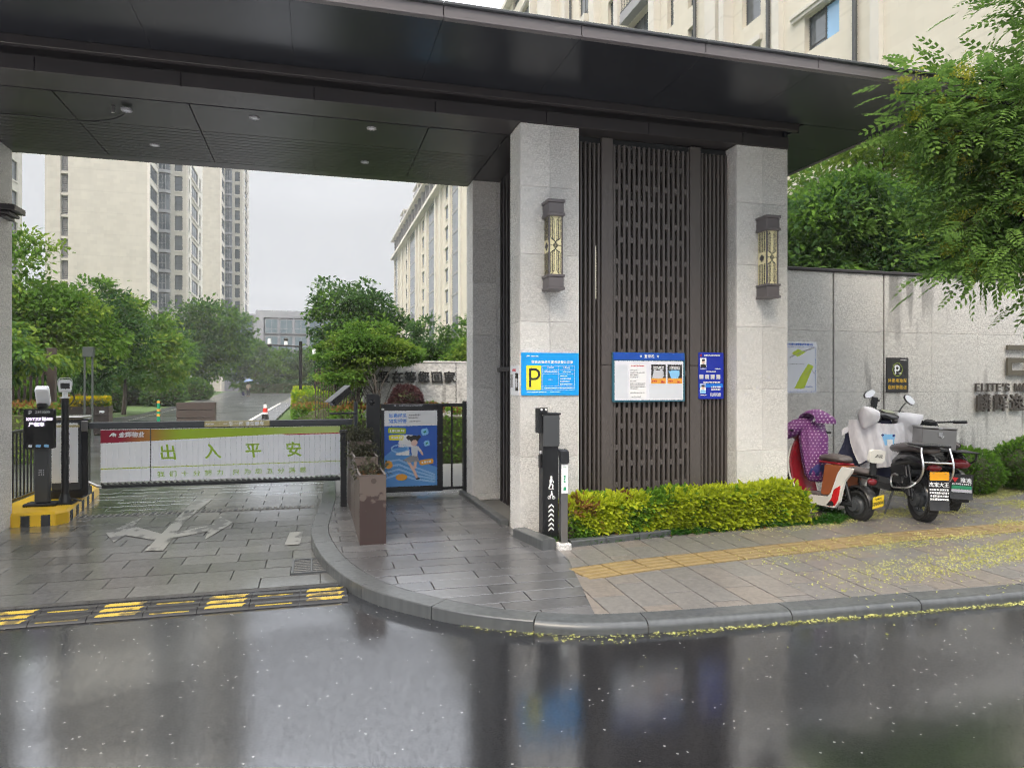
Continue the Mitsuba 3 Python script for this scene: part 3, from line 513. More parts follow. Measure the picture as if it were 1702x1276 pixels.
def wet(name, colour, bump, rough, film_gain, tint=(0.5, 0.51, 0.53), alpha=0.05, eps=2e-3):
    mat(name + '_base', proc(colour), rough, spec=0.3)
    film_layer = {'type': 'roughconductor', 'material': 'none', 'alpha': alpha, 'specular_reflectance': rgb(tint)}
    w = film_gain if callable(film_gain) else (lambda p, n, uv: film_gain)
    scene['mat_' + name] = {'type': 'bumpmap', 'arbitrary': proc(bump, eps=eps), 'scale': 1.0,
                   'b': {'type': 'blendbsdf', 'weight': proc(w), 'a': scene.pop('mat_' + name + '_base'), 'c': film_layer}}


wet('asphalt_pale', slab_colour_pale, asphalt_bump, 0.4, lambda p, n, uv: 0.42 + 0.25 * film(p), tint=(0.85, 0.87, 0.9), alpha=0.04)
wet('asphalt', asphalt_colour, asphalt_bump, 0.5, lambda p, n, uv: (0.20 + 0.16 * film(p)) * (0.72 + 0.56 * noise(p.x * 130, p.y * 130, 2)), tint=(0.82, 0.84, 0.88), alpha=0.018)


def slab_colour(lo, hi, warm):
    def fn(p, n, uv):
        g = fbm(p.x * 40, p.y * 40, 0)
        b = fbm(p.x * 1.3, p.y * 1.3, 4.0)
        return mix(lo, hi, 0.55 * g + 0.45 * b) * mi.Color3f(warm)
    return fn


def slab_bump(p, n, uv):
    return 0.0004 * noise(p.x * 55, p.y * 55, 0) * (1 - 0.8 * film(p)) + 0.0006 * noise(p.x * 5, p.y * 9, 3)


def slab_film(p, n, uv):
    return 0.12 + 0.50 * film(p)


for k, (g0, g1) in enumerate([(0.055, 0.12), (0.07, 0.145), (0.045, 0.10)]):
    wet(f'drive_slab_{"abc"[k]}', slab_colour((g0, g0, g0 * 0.98), (g1, g1 * 1.01, g1 * 0.98), (1, 1, 1)), slab_bump, 0.22, slab_film, tint=(0.75, 0.77, 0.80), alpha=0.035)
for k, (g0, g1) in enumerate([(0.06, 0.12), (0.075, 0.145), (0.05, 0.105)]):
    wet(f'walk_slab_{"abc"[k]}', slab_colour((g0, g0, g0), (g1, g1, g1 * 1.02), (1, 1, 1.02)), slab_bump, 0.28, lambda p, n, uv: 0.06 + 0.20 * film(p), tint=(0.7, 0.72, 0.76), alpha=0.10)
for k, w_ in enumerate([(1.08, 0.98, 0.90), (1.0, 0.95, 0.90), (1.12, 0.99, 0.88)]):
    wet(f'paver_{"abc"[k]}', slab_colour((0.10, 0.10, 0.10), (0.215, 0.215, 0.215), w_), slab_bump, 0.34, lambda p, n, uv: 0.03 + 0.06 * film(p), tint=(0.7, 0.72, 0.74), alpha=0.16)
def worn_paint(p, n, uv):
    w = smoothstep(0.30, 0.52, fbm(p.x * 9, p.y * 5, 2.0, octaves=4))
    return mix((0.10, 0.10, 0.10), (0.235, 0.235, 0.225), w)


wet('tactile', slab_colour((0.16, 0.115, 0.055), (0.30, 0.215, 0.095), (1, 1, 1)), slab_bump, 0.3, lambda p, n, uv: 0.05, alpha=0.15)
wet('kerb', slab_colour((0.042, 0.046, 0.048), (0.105, 0.112, 0.115), (1, 1, 1)), slab_bump, 0.25, lambda p, n, uv: 0.05, alpha=0.16)
wet('road_paint', worn_paint, slab_bump, 0.28, slab_film, tint=(0.7, 0.72, 0.74), alpha=0.1)

# render and tile of the far buildings
def tiled(lo, hi, su, sz):
    def fn(p, n, uv):
        a = dr.select(dr.abs(n.x) > dr.abs(n.y), p.y, p.x)
        row = dr.floor(p.z / sz)
        r = cell_rand(dr.floor(a / su + 0.5 * (row - 2 * dr.floor(row / 2))), row, 3)
        b = fbm(a * 1.3, p.z * 0.22, 2.0)
        seam = smoothstep(0.0, 0.02, dr.abs(p.z / 2.92 - dr.floor(p.z / 2.92) - 0.5) - 0.004)
        return mix(lo, hi, dr.clip(0.30 * r + 0.35 * b + 0.2, 0, 1)) * (0.93 + 0.07 * seam)
    return proc(fn)


mat('wall_cream', tiled((0.55, 0.52, 0.44), (0.64, 0.61, 0.52), 0.6, 0.35), 0.8)
mat('wall_tower', tiled((0.40, 0.39, 0.35), (0.53, 0.515, 0.46), 0.8, 0.5), 0.8)
mat('wall_trim', tiled((0.52, 0.505, 0.46), (0.66, 0.64, 0.585), 2.0, 1.0), 0.8)
mat('wall_grey', tiled((0.26, 0.265, 0.28), (0.36, 0.365, 0.38), 1.0, 0.6), 0.7)
mat('office_wall', tiled((0.30, 0.31, 0.35), (0.40, 0.41, 0.45), 2.0, 1.0), 0.6)
mat('office_glass', tiled((0.10, 0.15, 0.19), (0.22, 0.28, 0.33), 1.6, 1.4), 0.1)
mat('glass', tiled((0.035, 0.045, 0.055), (0.14, 0.16, 0.18), 0.9, 1.3), 0.06, spec=0.9)
mat('curtain_glass', (0.26, 0.46, 0.68), 0.1)
mat('window_frame', (0.06, 0.065, 0.07), 0.4)

# ------------------------------------------------------------------ the setting
def zs(y):
    """The height of the pavement, which falls towards the kerb."""
    return 0.075 + 0.02 * (min(max(y, 4.0), 7.0) - 4.0)


def lift(mesh, base=0.0):
    v = mesh.vertices.copy()
    v[:, 2] += 0.075 + 0.02 * (np.clip(v[:, 1], 4.0, 7.0) - 4.0) - base
    mesh.vertices = v
    return mesh


struct('ground', sheet(sbox(-240, -80, 240, 300), -0.08), 'soil')
struct('road', sheet(sbox(-45, -30, 45, 5.75), 0.0), 'asphalt')
struct('inner_road', sheet(Polygon([(-16, 12.6), (3.0, 12.6), (2.6, 15), (-1.0, 22), (-2.3, 30), (-2.5, 150), (-17, 150), (-12.4, 98), (-8.6, 40), (-9.5, 28), (-16, 24)]), 0.0), 'asphalt_pale')
struct('garden_bed', sheet(sbox(-70, 12.6, -16, 160).union(sbox(-16, 24, -8, 160)).union(sbox(-2.4, 14.4, 15.5, 160)), -0.03), 'lawn')

KERB = [(46, 3.72), (9.0, 3.80), (4.87, 3.89), (3.39, 3.95), (2.7, 3.98), (2.1, 4.02), (1.70, 4.07), (1.36, 4.20), (1.02, 4.40), (0.69, 4.71), (0.40, 5.10), (0.17, 5.67), (0.04, 6.28), (-0.03, 7.1), (0.02, 8.0), (0.10, 9.3), (0.15, 12.6)]


def smooth_line(pts, n):
    from scipy.interpolate import PchipInterpolator
    p = np.array(pts, float)
    t = np.concatenate([[0], np.cumsum(np.linalg.norm(np.diff(p, axis=0), axis=1))])
    return np.column_stack([PchipInterpolator(t, p[:, k])(np.linspace(0, t[-1], n)) for k in (0, 1)])


kc = smooth_line(KERB, 700)
region = Polygon(list(map(tuple, kc)) + [(46, 12.6)]).buffer(0)
kerb_line = LineString(kc)
kerb_ring = region.intersection(kerb_line.buffer(0.17))
walk = region.difference(kerb_line.buffer(0.167))


def strip(pts, profile):
    """The profile (distance inward, height) swept along the line, closed at the ends."""
    p = np.asarray(pts, float)
    t = np.gradient(p, axis=0)
    t /= np.linalg.norm(t, axis=1, keepdims=True)
    nrm = np.column_stack([t[:, 1], -t[:, 0]])
    k = len(profile)
    V = np.array([[*(q + nn * a), h] for q, nn in zip(p, nrm) for a, h in profile])
    F = []
    for i in range(len(p) - 1):
        for j in range(k):
            a, b, c_, d = i * k + j, i * k + (j + 1) % k, (i + 1) * k + (j + 1) % k, (i + 1) * k + j
            F += [[a, b, c_], [a, c_, d]]
    for s in (0, (len(p) - 1) * k):
        F += [[s, s + j, s + j + 1] for j in range(1, k - 1)]
    m = trimesh.Trimesh(V, F, process=False)
    m.fix_normals()
    return m


# kerb stones, one metre each: rounded ones along the road, square ones round the corner
put('kerb', strip(kc[(kc[:, 0] < 14)][::4], [(0.01, -0.03), (0.01, 0.04), (0.15, 0.04), (0.15, -0.03)]), 'joint')
tag('kerb', kind='structure')
s, total = 0.0, kerb_line.length
round_prof = [(0.0, -0.03), (0.0, 0.028), (0.008, 0.05), (0.026, 0.066), (0.055, 0.074), (0.165, 0.075), (0.165, -0.03)]
flat_prof = [(0.0, -0.03), (0.0, 0.066), (0.006, 0.073), (0.160, 0.075), (0.165, 0.07), (0.165, -0.03)]
while s < total - 0.1:
    a, b = s, min(s + (1.0 if s < 44 else 0.72), total)
    x = kerb_line.interpolate(a).x
    if x < 12:
        line = np.array([kerb_line.interpolate(q).coords[0] for q in np.linspace(a + 0.004, b - 0.004, 9)])
        thick = x > 1.75
        m = strip(line, round_prof if thick else flat_prof)
        # nrm must point to the pavement side
        part('kerb', 'kerb_stone', lift(m, .075), 'kerb', smooth=40)
    s = b


def pave(parent, name, reg, L, W, mats, ang=0.0, gap=0.008, depth=0.03, bond=0.5, org=(0, 0), seed=1, tilt=True, jit=0.0012, most=300):
    r = random.Random(seed)
    ca, sa = math.cos(math.radians(ang)), math.sin(math.radians(ang))
    back = affinity.rotate(reg, -ang, origin=(0, 0))
    x0, y0, x1, y1 = back.bounds
    pieces = []
    j0, j1 = int(math.floor((y0 - org[1]) / W)), int(math.ceil((y1 - org[1]) / W))
    for j in range(j0, j1):
        off = (j % 2) * bond * L + r.uniform(-0.02, 0.02) * L
        for i in range(int(math.floor((x0 - org[0] - off) / L)), int(math.ceil((x1 - org[0] - off) / L))):
            q = sbox(org[0] + off + i * L + gap / 2, org[1] + j * W + gap / 2, org[0] + off + (i + 1) * L - gap / 2, org[1] + (j + 1) * W - gap / 2)
            g = q.intersection(back)
            for h in getattr(g, 'geoms', [g]):
                if h.geom_type == 'Polygon' and h.area > 0.0006:
                    pieces.append(h)
    def dist(h):
        c_ = h.centroid
        return math.hypot(c_.x * ca - c_.y * sa, c_.x * sa + c_.y * ca)
    pieces.sort(key=dist)
    rest = []
    for k, h in enumerate(pieces):
        lo = np.array(h.exterior.coords)[:-1]
        hi_p = h.buffer(-0.0016, join_style=2)
        if hi_p.is_empty or hi_p.geom_type != 'Polygon':
            continue
        hi = np.array(hi_p.exterior.coords)[:-1]
        dz = r.uniform(-jit, jit)
        z = depth + dz
        m = hull(np.vstack([np.column_stack([lo, np.zeros(len(lo))]), np.column_stack([lo, np.full(len(lo), z - 0.0012)]), np.column_stack([hi, np.full(len(hi), z)])]))
        v = m.vertices.copy()
        xy = v[:, :2] @ np.array([[ca, sa], [-sa, ca]])
        m = trimesh.Trimesh(np.column_stack([xy, v[:, 2] - depth]), m.faces, process=False)
        if tilt:
            lift(m)
        if k < most:
            part(parent, name, m, r.choice(mats))
        else:
            rest.append(m)
    if rest:
        part(parent, name + '_field', cat(rest), mats[0], kind='stuff')


# pavement: grey granite setts before the gate, brown pavers along the street, a yellow guiding strip
wb = walk.intersection(sbox(-1, 3, 12, 9.3))
put('pavement', lift(sheet(shapely.segmentize(walk.intersection(sbox(-1, 3, 46, 12.6)), 0.5), -0.016)), 'joint')
tag('pavement', kind='structure')
split = Polygon([(1.45, 3.0), (2.10, 5.86), (1.86, 6.6), (1.86, 12), (-3, 12), (-3, 3)])
grey_part = wb.intersection(split)
HEDGE = [(2.16, 5.92), (3.6, 6.14), (4.4, 6.24), (5.25, 6.2), (5.5, 6.35), (5.45, 6.9), (1.95, 6.9), (1.95, 6.4)]
strip_line = LineString([(1.95, 5.10), (2.55, 5.22), (3.7, 5.34), (5.3, 5.50), (6.9, 5.56), (10.5, 5.6)])
guide = strip_line.buffer(0.165, cap_style=2)
brown_part = wb.difference(split).difference(Polygon(HEDGE)).difference(guide.buffer(0.006)).difference(sbox(1.8, 6.4, 4.95, 9.3))
brown_part = brown_part.intersection(sbox(-1, 3, 12, 7.86))
pave('pavement', 'sett', grey_part, 0.60, 0.20, ['walk_slab_a', 'walk_slab_b', 'walk_slab_c'], seed=3, bond=0.37)
pave('pavement', 'paver', brown_part.intersection(sbox(0, 3, 9.6, 8)), 0.50, 0.25, ['paver_a', 'paver_b', 'paver_c'], ang=88, org=(0.1, 0.07), seed=5, most=260)
# guiding tiles with four raised bars each
L_ = strip_line.length
for k in range(int(L_ / 0.30)):
    a, b = np.array(strip_line.interpolate(k * 0.30 + 0.003).coords[0]), np.array(strip_line.interpolate((k + 1) * 0.30 - 0.003).coords[0])
    u = (b - a) / np.linalg.norm(b - a)
    nn = np.array([-u[1], u[0]])
    quad = lambda a_, b_, w0, w1, z0, z1: hull([[*(a_ + nn * w0), z0], [*(a_ + nn * w1), z0], [*(b_ + nn * w0), z0], [*(b_ + nn * w1), z0],
        [*(a_ + u * .004 + nn * (w0 + .004)), z1], [*(a_ + u * .004 + nn * (w1 - .004)), z1], [*(b_ - u * .004 + nn * (w0 + .004)), z1], [*(b_ - u * .004 + nn * (w1 - .004)), z1]])
    m = [quad(a, b, -0.16, 0.16, -0.03, 0.0005)] + [quad(a + u * .008, b - u * .008, w - 0.014, w + 0.014, 0.0, 0.0055) for w in (-0.117, -0.039, 0.039, 0.117)]
    part('pavement', 'guiding_tile', lift(cat(m)), 'tactile')

# driveway slabs
drive = sbox(-6.5, 5.62, 3.0, 12.6).difference(region)
put('driveway', sheet(drive, 0.004), 'joint')
tag('driveway', kind='structure')
pave('driveway', 'slab', drive.intersection(sbox(-5.6, 5.6, 0.4, 12.6)), 0.45, 0.30, ['drive_slab_a', 'drive_slab_b', 'drive_slab_c'], org=(0.05, 5.63), seed=9, bond=0.5, tilt=False, depth=0.02, jit=0.0015)
for k in list(scene):
    if k.startswith('driveway__slab'):
        scene[k]['to_world'] = T().translate([0, 0, 0.022])
# painted turn arrow and dashes (4 mm above the slabs)
DZ = 0.0275
arrow = Polygon([(-1.49, 7.15), (-1.33, 7.12), (-1.38, 8.60), (-1.30, 10.05), (-1.52, 10.0), (-1.50, 8.6)])
arrow = arrow.union(Polygon([(-1.43, 7.55), (-1.44, 7.85), (-1.86, 8.42), (-1.90, 8.98), (-2.05, 8.10), (-1.86, 7.62), (-1.84, 7.95)]))
arrow = arrow.union(Polygon([(-1.40, 7.62), (-1.39, 7.95), (-1.07, 8.28), (-1.04, 8.78), (-0.86, 8.35), (-1.03, 7.52), (-1.06, 7.92)]))
struct('road_marking', sheet(arrow, DZ), 'road_paint')
struct('road_marking', sheet(Polygon([(-0.27, 7.05), (-0.13, 7.05), (-0.11, 7.65), (-0.24, 7.65)]), DZ), 'road_paint')
# far painted lines of the inner road
struct('road_marking', sheet(Polygon([(-7.5, 30), (-7.36, 30), (-10.35, 98), (-10.5, 98)]), 0.004), 'road_paint')
for y in (33, 41, 50, 61, 74):
    struct('road_marking', sheet(sbox(-5.2 - 0.012 * y, y, -5.05 - 0.012 * y, y + 4), 0.004), 'road_paint')
# paved strip beside the inner road
put('inner_pavement', sheet(Polygon([(-2.55, 24), (-2.55, 130), (-1.55, 130), (-1.55, 24)]), 0.06), 'joint')
tag('inner_pavement', kind='structure')
pave('inner_pavement', 'slab', sbox(-2.4, 25, -1.55, 60), 0.80, 0.40, ['walk_slab_b', 'walk_slab_a'], tilt=False, seed=2)
for k in list(scene):
    if k.startswith('inner_pavement__slab'):
        scene[k]['to_world'] = T().translate([0, 0, 0.07])
for k in range(26):
    part('inner_pavement', 'kerb_stone', cbox(-2.55, -2.41, 25 + 1.2 * k, 26.19 + 1.2 * k, -0.02, 0.10, 0.01), 'granite_pale')

# drain grates set in the driveway
for gx0, gx1, gy0, gy1, ang in ((-0.16, 0.12, 5.98, 6.42, 0),):
    g = thing('drain_grate', 'cast iron drain grate in the driveway beside the curved kerb', 'drain grate')
    part(g, 'pit', box(gx0, gx1, gy0, gy1, 0.022, 0.0255), 'pit_concrete')
    part(g, 'frame', cat([box(gx0 - .02, gx1 + .02, gy0 - .02, gy0, 0.02, 0.034), box(gx0 - .02, gx1 + .02, gy1, gy1 + .02, 0.02, 0.034), box(gx0 - .02, gx0, gy0, gy1, 0.02, 0.034), box(gx1, gx1 + .02, gy0, gy1, 0.02, 0.034)]), 'grey_metal')
    for k in range(7):
        part(g, 'bar', cbox(gx0, gx1, gy0 + .045 + k * .058, gy0 + .06 + k * .058, 0.024, 0.033, .002), 'grey_metal')
    part(g, 'bar', cbox((gx0 + gx1) / 2 - .008, (gx0 + gx1) / 2 + .008, gy0, gy1, 0.026, 0.0345, .002), 'grey_metal')
# the slotted channel drain across the gateway
g = thing('channel_drain', 'slotted channel drain crossing the driveway under the barrier', 'channel drain')
part(g, 'gutter', box(-2.6, 0.0, 9.12, 9.30, 0.022, 0.0255), 'pit_concrete')
for k in range(42):
    x = -2.58 + k * 0.061
    part(g, 'bar', cbox(x, x + 0.034, 9.13, 9.29, 0.023, 0.033, .003), 'drive_slab_a' if k % 3 else 'grey_metal')

# speed bump: three ridges of rubber blocks, black and yellow by turns
g = thing('speed_bump', 'black and yellow ribbed rubber speed bump across the entrance', 'speed bump')
X0, X1, n = -4.1, 0.235, 13
for k in range(n):
    a, b = X0 + (X1 - X0) * k / n, X0 + (X1 - X0) * (k + 1) / n
    for r_ in range(3):
        y0 = 5.19 + 0.112 * r_
        prof = [(0, 0.0), (0.010, 0.010), (0.034, 0.026), (0.076, 0.026), (0.100, 0.010), (0.110, 0.0)]
        P = [[u, y0 + p_, z_ + 0.001] for u in (a + .002, b - .002) for p_, z_ in prof]
        part(g, 'rubber_block', hull(P), 'rubber', smooth=20)
        if k % 2 == 0:
            u0, u1 = a + .03, b - .06
            q = [(.024, .0212), (.034, .0285), (.070, .0285), (.074, .0272)]
            part(g, 'yellow_patch', hull([[u + .55 * p_, y0 + p_, z_] for u in (u0, u1) for p_, z_ in q] + [[u + .55 * .045, y0 + .045, .012] for u in (u0, u1)]), 'rubber_yellow', smooth=20)
        elif r_ != 1:
            part(g, 'yellow_patch', hull([[u, y0 + p_, z_] for u in (a + .04, b - .05) for p_, z_ in ((.015, .0150), (.022, .0195), (.02, .012))]), 'rubber_yellow')

# ------------------------------------------------------------------ the gate: canopy, pillars, screens
CX0, CX1 = -6.2, 6.02
JX = [-6.2] + [-0.17 + 1.105 * k for k in range(-5, 6)] + [6.02]
c = thing('gate_canopy', 'wide dark bronze metal gate canopy with deep eaves over the entrance', 'canopy')
part(c, 'roof', box(CX0 + .02, CX1 - .02, 5.29, 9.05, 4.315, 4.40), 'bronze')
for a, b in zip(JX[:-1], JX[1:]):
    part(c, 'fascia_panel', cbox(a + .003, b - .003, 5.262, 5.29, 4.302, 4.385, .003), 'bronze_pale')
    part(c, 'fascia_lip', cbox(a + .002, b - .002, 5.245, 5.30, 4.286, 4.301, .003), 'bronze_pale')
    part(c, 'coping', cbox(a + .002, b - .002, 5.235, 5.42, 4.386, 4.408, .004), 'grey_metal')
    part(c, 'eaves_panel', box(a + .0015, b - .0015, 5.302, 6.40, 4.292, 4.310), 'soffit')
part(c, 'fascia_panel', cbox(CX1 - .028, CX1, 5.30, 9.04, 4.302, 4.385, .003), 'bronze_pale')
part(c, 'fascia_lip', cbox(CX1 - .04, CX1 + .012, 5.302, 9.04, 4.286, 4.301, .003), 'bronze_pale')
part(c, 'coping', cbox(CX1 - .12, CX1 + .02, 5.43, 9.04, 4.386, 4.408, .004), 'grey_metal')
for k in range(4):
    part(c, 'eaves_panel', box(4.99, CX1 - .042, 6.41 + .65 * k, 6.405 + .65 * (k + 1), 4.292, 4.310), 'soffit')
# beams round the soffit
part(c, 'ledge', cbox(CX0, 4.93, 6.402, 6.46, 4.215, 4.290, .004), 'bronze')
part(c, 'gutter', box(CX0, 4.90, 6.56, 6.60, 4.180, 4.30), 'bronze')
BX = [-6.2] + [-2.16 + 1.08 * k for k in range(-3, 7)] + [4.885]
for a, b in zip(BX[:-1], BX[1:]):
    part(c, 'beam_panel', cbox(a + .003, b - .003, 6.505, 6.53, 4.055, 4.178, .003), 'bronze')
part(c, 'beam', box(CX0, 4.84, 6.535, 6.90, 4.060, 4.178), 'bronze')
part(c, 'beam', box(4.842, 4.884, 6.535, 8.90, 4.058, 4.285), 'soffit')
part(c, 'ledge', cbox(4.89, 4.985, 6.47, 8.95, 4.215, 4.290, .004), 'soffit')
part(c, 'beam', box(CX0, 4.84, 8.60, 8.92, 4.075, 4.30), 'bronze')
PX = [-6.2, -5.40, -4.32, -3.24, -2.16, -1.08, 0.0, 1.08, 1.875]
for a, b in zip(PX[:-1], PX[1:]):
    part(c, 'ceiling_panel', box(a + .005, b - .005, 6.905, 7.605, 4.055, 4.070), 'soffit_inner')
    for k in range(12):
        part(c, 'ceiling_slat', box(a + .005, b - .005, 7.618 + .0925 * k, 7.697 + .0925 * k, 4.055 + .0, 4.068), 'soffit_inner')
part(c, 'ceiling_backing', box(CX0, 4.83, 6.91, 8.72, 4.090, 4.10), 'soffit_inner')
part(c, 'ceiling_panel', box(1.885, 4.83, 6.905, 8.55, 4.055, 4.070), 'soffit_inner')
for k, (x, y) in enumerate([(-1.63, 7.11), (-0.543, 7.09), (0.543, 7.07), (-1.61, 8.18), (0.553, 8.17)]):
    d = thing('ceiling_downlight', ['round downlight hanging loose from the canopy ceiling on its cable', 'unlit round downlight at the middle of the front ceiling row', 'unlit round downlight of the front row nearest the right pillar',
        'unlit round downlight in the rear slatted ceiling, left one', 'unlit round downlight in the rear slatted ceiling, right one'][k], 'downlight', 'downlights in the canopy ceiling')
    z0 = 4.012 if k == 0 else 4.046
    prof = [(0.0, z0 + .006), (0.030, z0 + .006), (0.033, z0), (0.045, z0), (0.047, z0 + .009), (0.047, z0 + .02), (0.0, z0 + .02)]
    part(d, 'rim', moved(trimesh.creation.revolve(np.array(prof[1:])[:, [0, 1]], sections=24), rz(0, (x, y, 0))), 'grey_print', smooth=40)
    part(d, 'diffuser', moved(trimesh.creation.cylinder(radius=.03, height=.003, sections=20), rz(0, (x, y, z0 + .006))), 'pale_print')
    if k == 0:
        part(d, 'spring_clip', cbox(x - .13, x - .10, y + .01, y + .03, 3.99, 4.054, .004), 'steel')
        part(d, 'cable', tube(bez([(x, y, 4.03), (x - .05, y + .15, 4.035), (x - .25, y + .35, 4.03), (x - .7, y + .45, 4.035), (x - 1.3, y + .5, 4.04)], 20), .006, 6), 'black_metal', smooth=True)


def clad_pillar(key, label, x0, x1, y0, y1, zb, zt, faces, group):
    p = thing('stone_pillar', label, 'pillar', group)
    t = 0.022
    part(p, 'core', box(x0 + t, x1 - t, y0 + t, y1 - t, zb - .05, zt - .004), 'stone_joint')
    zz = [zb] + [z for z in (0.2, 0.85, 1.5, 2.15, 2.8, 3.45) if z > zb + .05] + [zt]
    g = 0.0010
    for a, b in zip(zz[:-1], zz[1:]):
        xm = (x0 + x1) / 2
        for u0, u1 in ((x0, xm), (xm, x1)):
            part(p, 'slab', cbox(u0 + g, u1 - g, y0, y0 + t - .001, a + g, b - g, .002), 'granite_' + 'abc'[int(rng.integers(3))])
        if 'l' in faces:
            part(p, 'slab', cbox(x0, x0 + t - .001, y0 + t + g, y1, a + g, b - g, .002), 'granite_' + 'abc'[int(rng.integers(3))])
        if 'r' in faces:
            part(p, 'slab', cbox(x1 - t + .001, x1, y0 + t + g, y1, a + g, b - g, .002), 'granite_' + 'abc'[int(rng.integers(3))])
    return p


GP = 'granite pillars carrying the gate canopy'
clad_pillar('a', 'speckled granite pillar carrying the bright blue parking fee sign', 1.90, 2.50, 6.52, 6.88, .105, 4.052, 'lr', GP)
clad_pillar('b', 'speckled granite pillar at the right end of the lattice screen', 4.257, 4.877, 6.52, 6.90, .11, 4.052, 'lr', GP)
clad_pillar('c', 'rear granite pillar in the shade beside the pedestrian gate', 1.88, 2.48, 8.54, 8.90, .12, 4.052, 'l', GP)
clad_pillar('d', 'granite pillar cut by the left picture edge beside the ticket machine', -3.74, -3.12, 8.40, 8.775, .02, 4.052, 'r', GP)
clad_pillar('e', 'front granite pillar of the left gate end, outside the picture', -3.74, -3.12, 6.52, 6.88, .02, 4.052, 'r', GP)
p = thing('stone_plinth', 'dark granite edging stones along the foot of the pillars in the passage', 'plinth')
for k in range(4):
    part(p, 'stone', cbox(1.80, 1.896, 6.92 + .41 * k, 7.32 + .41 * k, .06, .185, .008), 'kerb')
part(p, 'stone', cbox(1.80, 1.876, 8.57, 9.0, .06, .185, .008), 'kerb')

r_ = random.Random(12)
for k in range(11):
    x, z, q = 4.30 + r_.random() * .5, 1.25 + r_.random() * .62, .006 + .012 * r_.random()
    part('stone_pillar_001', 'tape_residue', moved(extrude(affinity.scale(shapely.Point(0, 0).buffer(q, quad_segs=3), 1, .6 + r_.random()), .0012), frame((x, 6.5199, z), (1, 0, 0))), 'cream' if k % 2 else 'pale_print')

# guard room behind the screens: dark metal cladding with a narrow window
g = thing('guard_room', 'dark metal clad room behind the lattice screen', 'guard room')
wall = sbox(2.50, 0.1, 4.84, 4.05).difference(sbox(3.46, 2.65, 3.80, 3.35))
part(g, 'rear_wall', moved(extrude(wall, .06), frame((0, 8.62, 0), (1, 0, 0))), 'plain_metal')
part(g, 'side_wall', box(4.30, 4.36, 6.93, 8.54, .1, 4.05), 'plain_metal')
for k in range(11):
    part(g, 'side_slat', cbox(2.20, 2.265, 6.93 + .147 * k, 6.975 + .147 * k, .1, 4.05, .004), 'bronze')
part(g, 'side_panel', box(2.28, 2.305, 6.90, 8.535, .1, 4.05), 'plain_metal')
part(g, 'window_sill', cbox(2.185, 2.275, 6.90, 8.53, 1.70, 1.75, .005), 'bronze')
part(g, 'floor', box(2.32, 4.28, 6.93, 8.54, .08, .11), 'plain_metal')
part(g, 'cabinet', cbox(3.1, 3.9, 8.1, 8.5, .11, 1.9, .01), 'wood_brown')

# lattice screen
YS = 6.68
l = thing('lattice_screen', 'tall bronze lattice screen with staggered blocks between the two lantern pillars', 'screen')
for x0, x1 in ((2.80, 2.925), (3.80, 3.925)):
    part(l, 'post', cbox(x0, x1, YS - .012, YS + .05, 1.745, 4.04, .004), 'bronze_slat')
    part(l, 'post', cbox(x0, x1, YS - .012, YS + .05, .12, 1.74, .004), 'bronze_slat')
part(l, 'rail', cbox(2.51, 4.25, YS + .03, YS + .07, 3.97, 4.045, .004), 'black_metal')
part(l, 'rail', cbox(2.51, 4.25, YS + .03, YS + .07, .12, .20, .004), 'black_metal')
NB, LX0, LX1 = 16, 2.945, 3.780
pitch = (LX1 - LX0) / (NB - 1)
for k in range(NB):
    x = LX0 + k * pitch
    part(l, 'bar', cbox(x - .0135, x + .0135, YS, YS + .045, .13, 3.985, .003), 'bronze_slat')
for q in range(19):
    z = 3.78 - .19 * q - (0.028 if q % 2 else 0)
    if z < .25:
        break
    for k in range((q + 1) % 2, NB - 1, 2):
        x = LX0 + k * pitch
        part(l, 'block', cbox(x + .0136, x + pitch - .0136, YS + .004, YS + .042, z - .028, z + .028, .002), 'bronze_slat')
for nm, a, b, n in (('left', 2.535, 2.775, 6), ('right', 3.95, 4.235, 7)):
    s_ = thing('slat_screen', f'narrow screen of upright bronze slats on the {nm} of the lattice screen', 'screen', 'slat screens flanking the lattice')
    for k in range(n):
        x = a + (b - a) * k / (n - 1)
        part(s_, 'slat', cbox(x - .011, x + .011, YS, YS + .05, .13, 3.985, .003), 'bronze_slat')

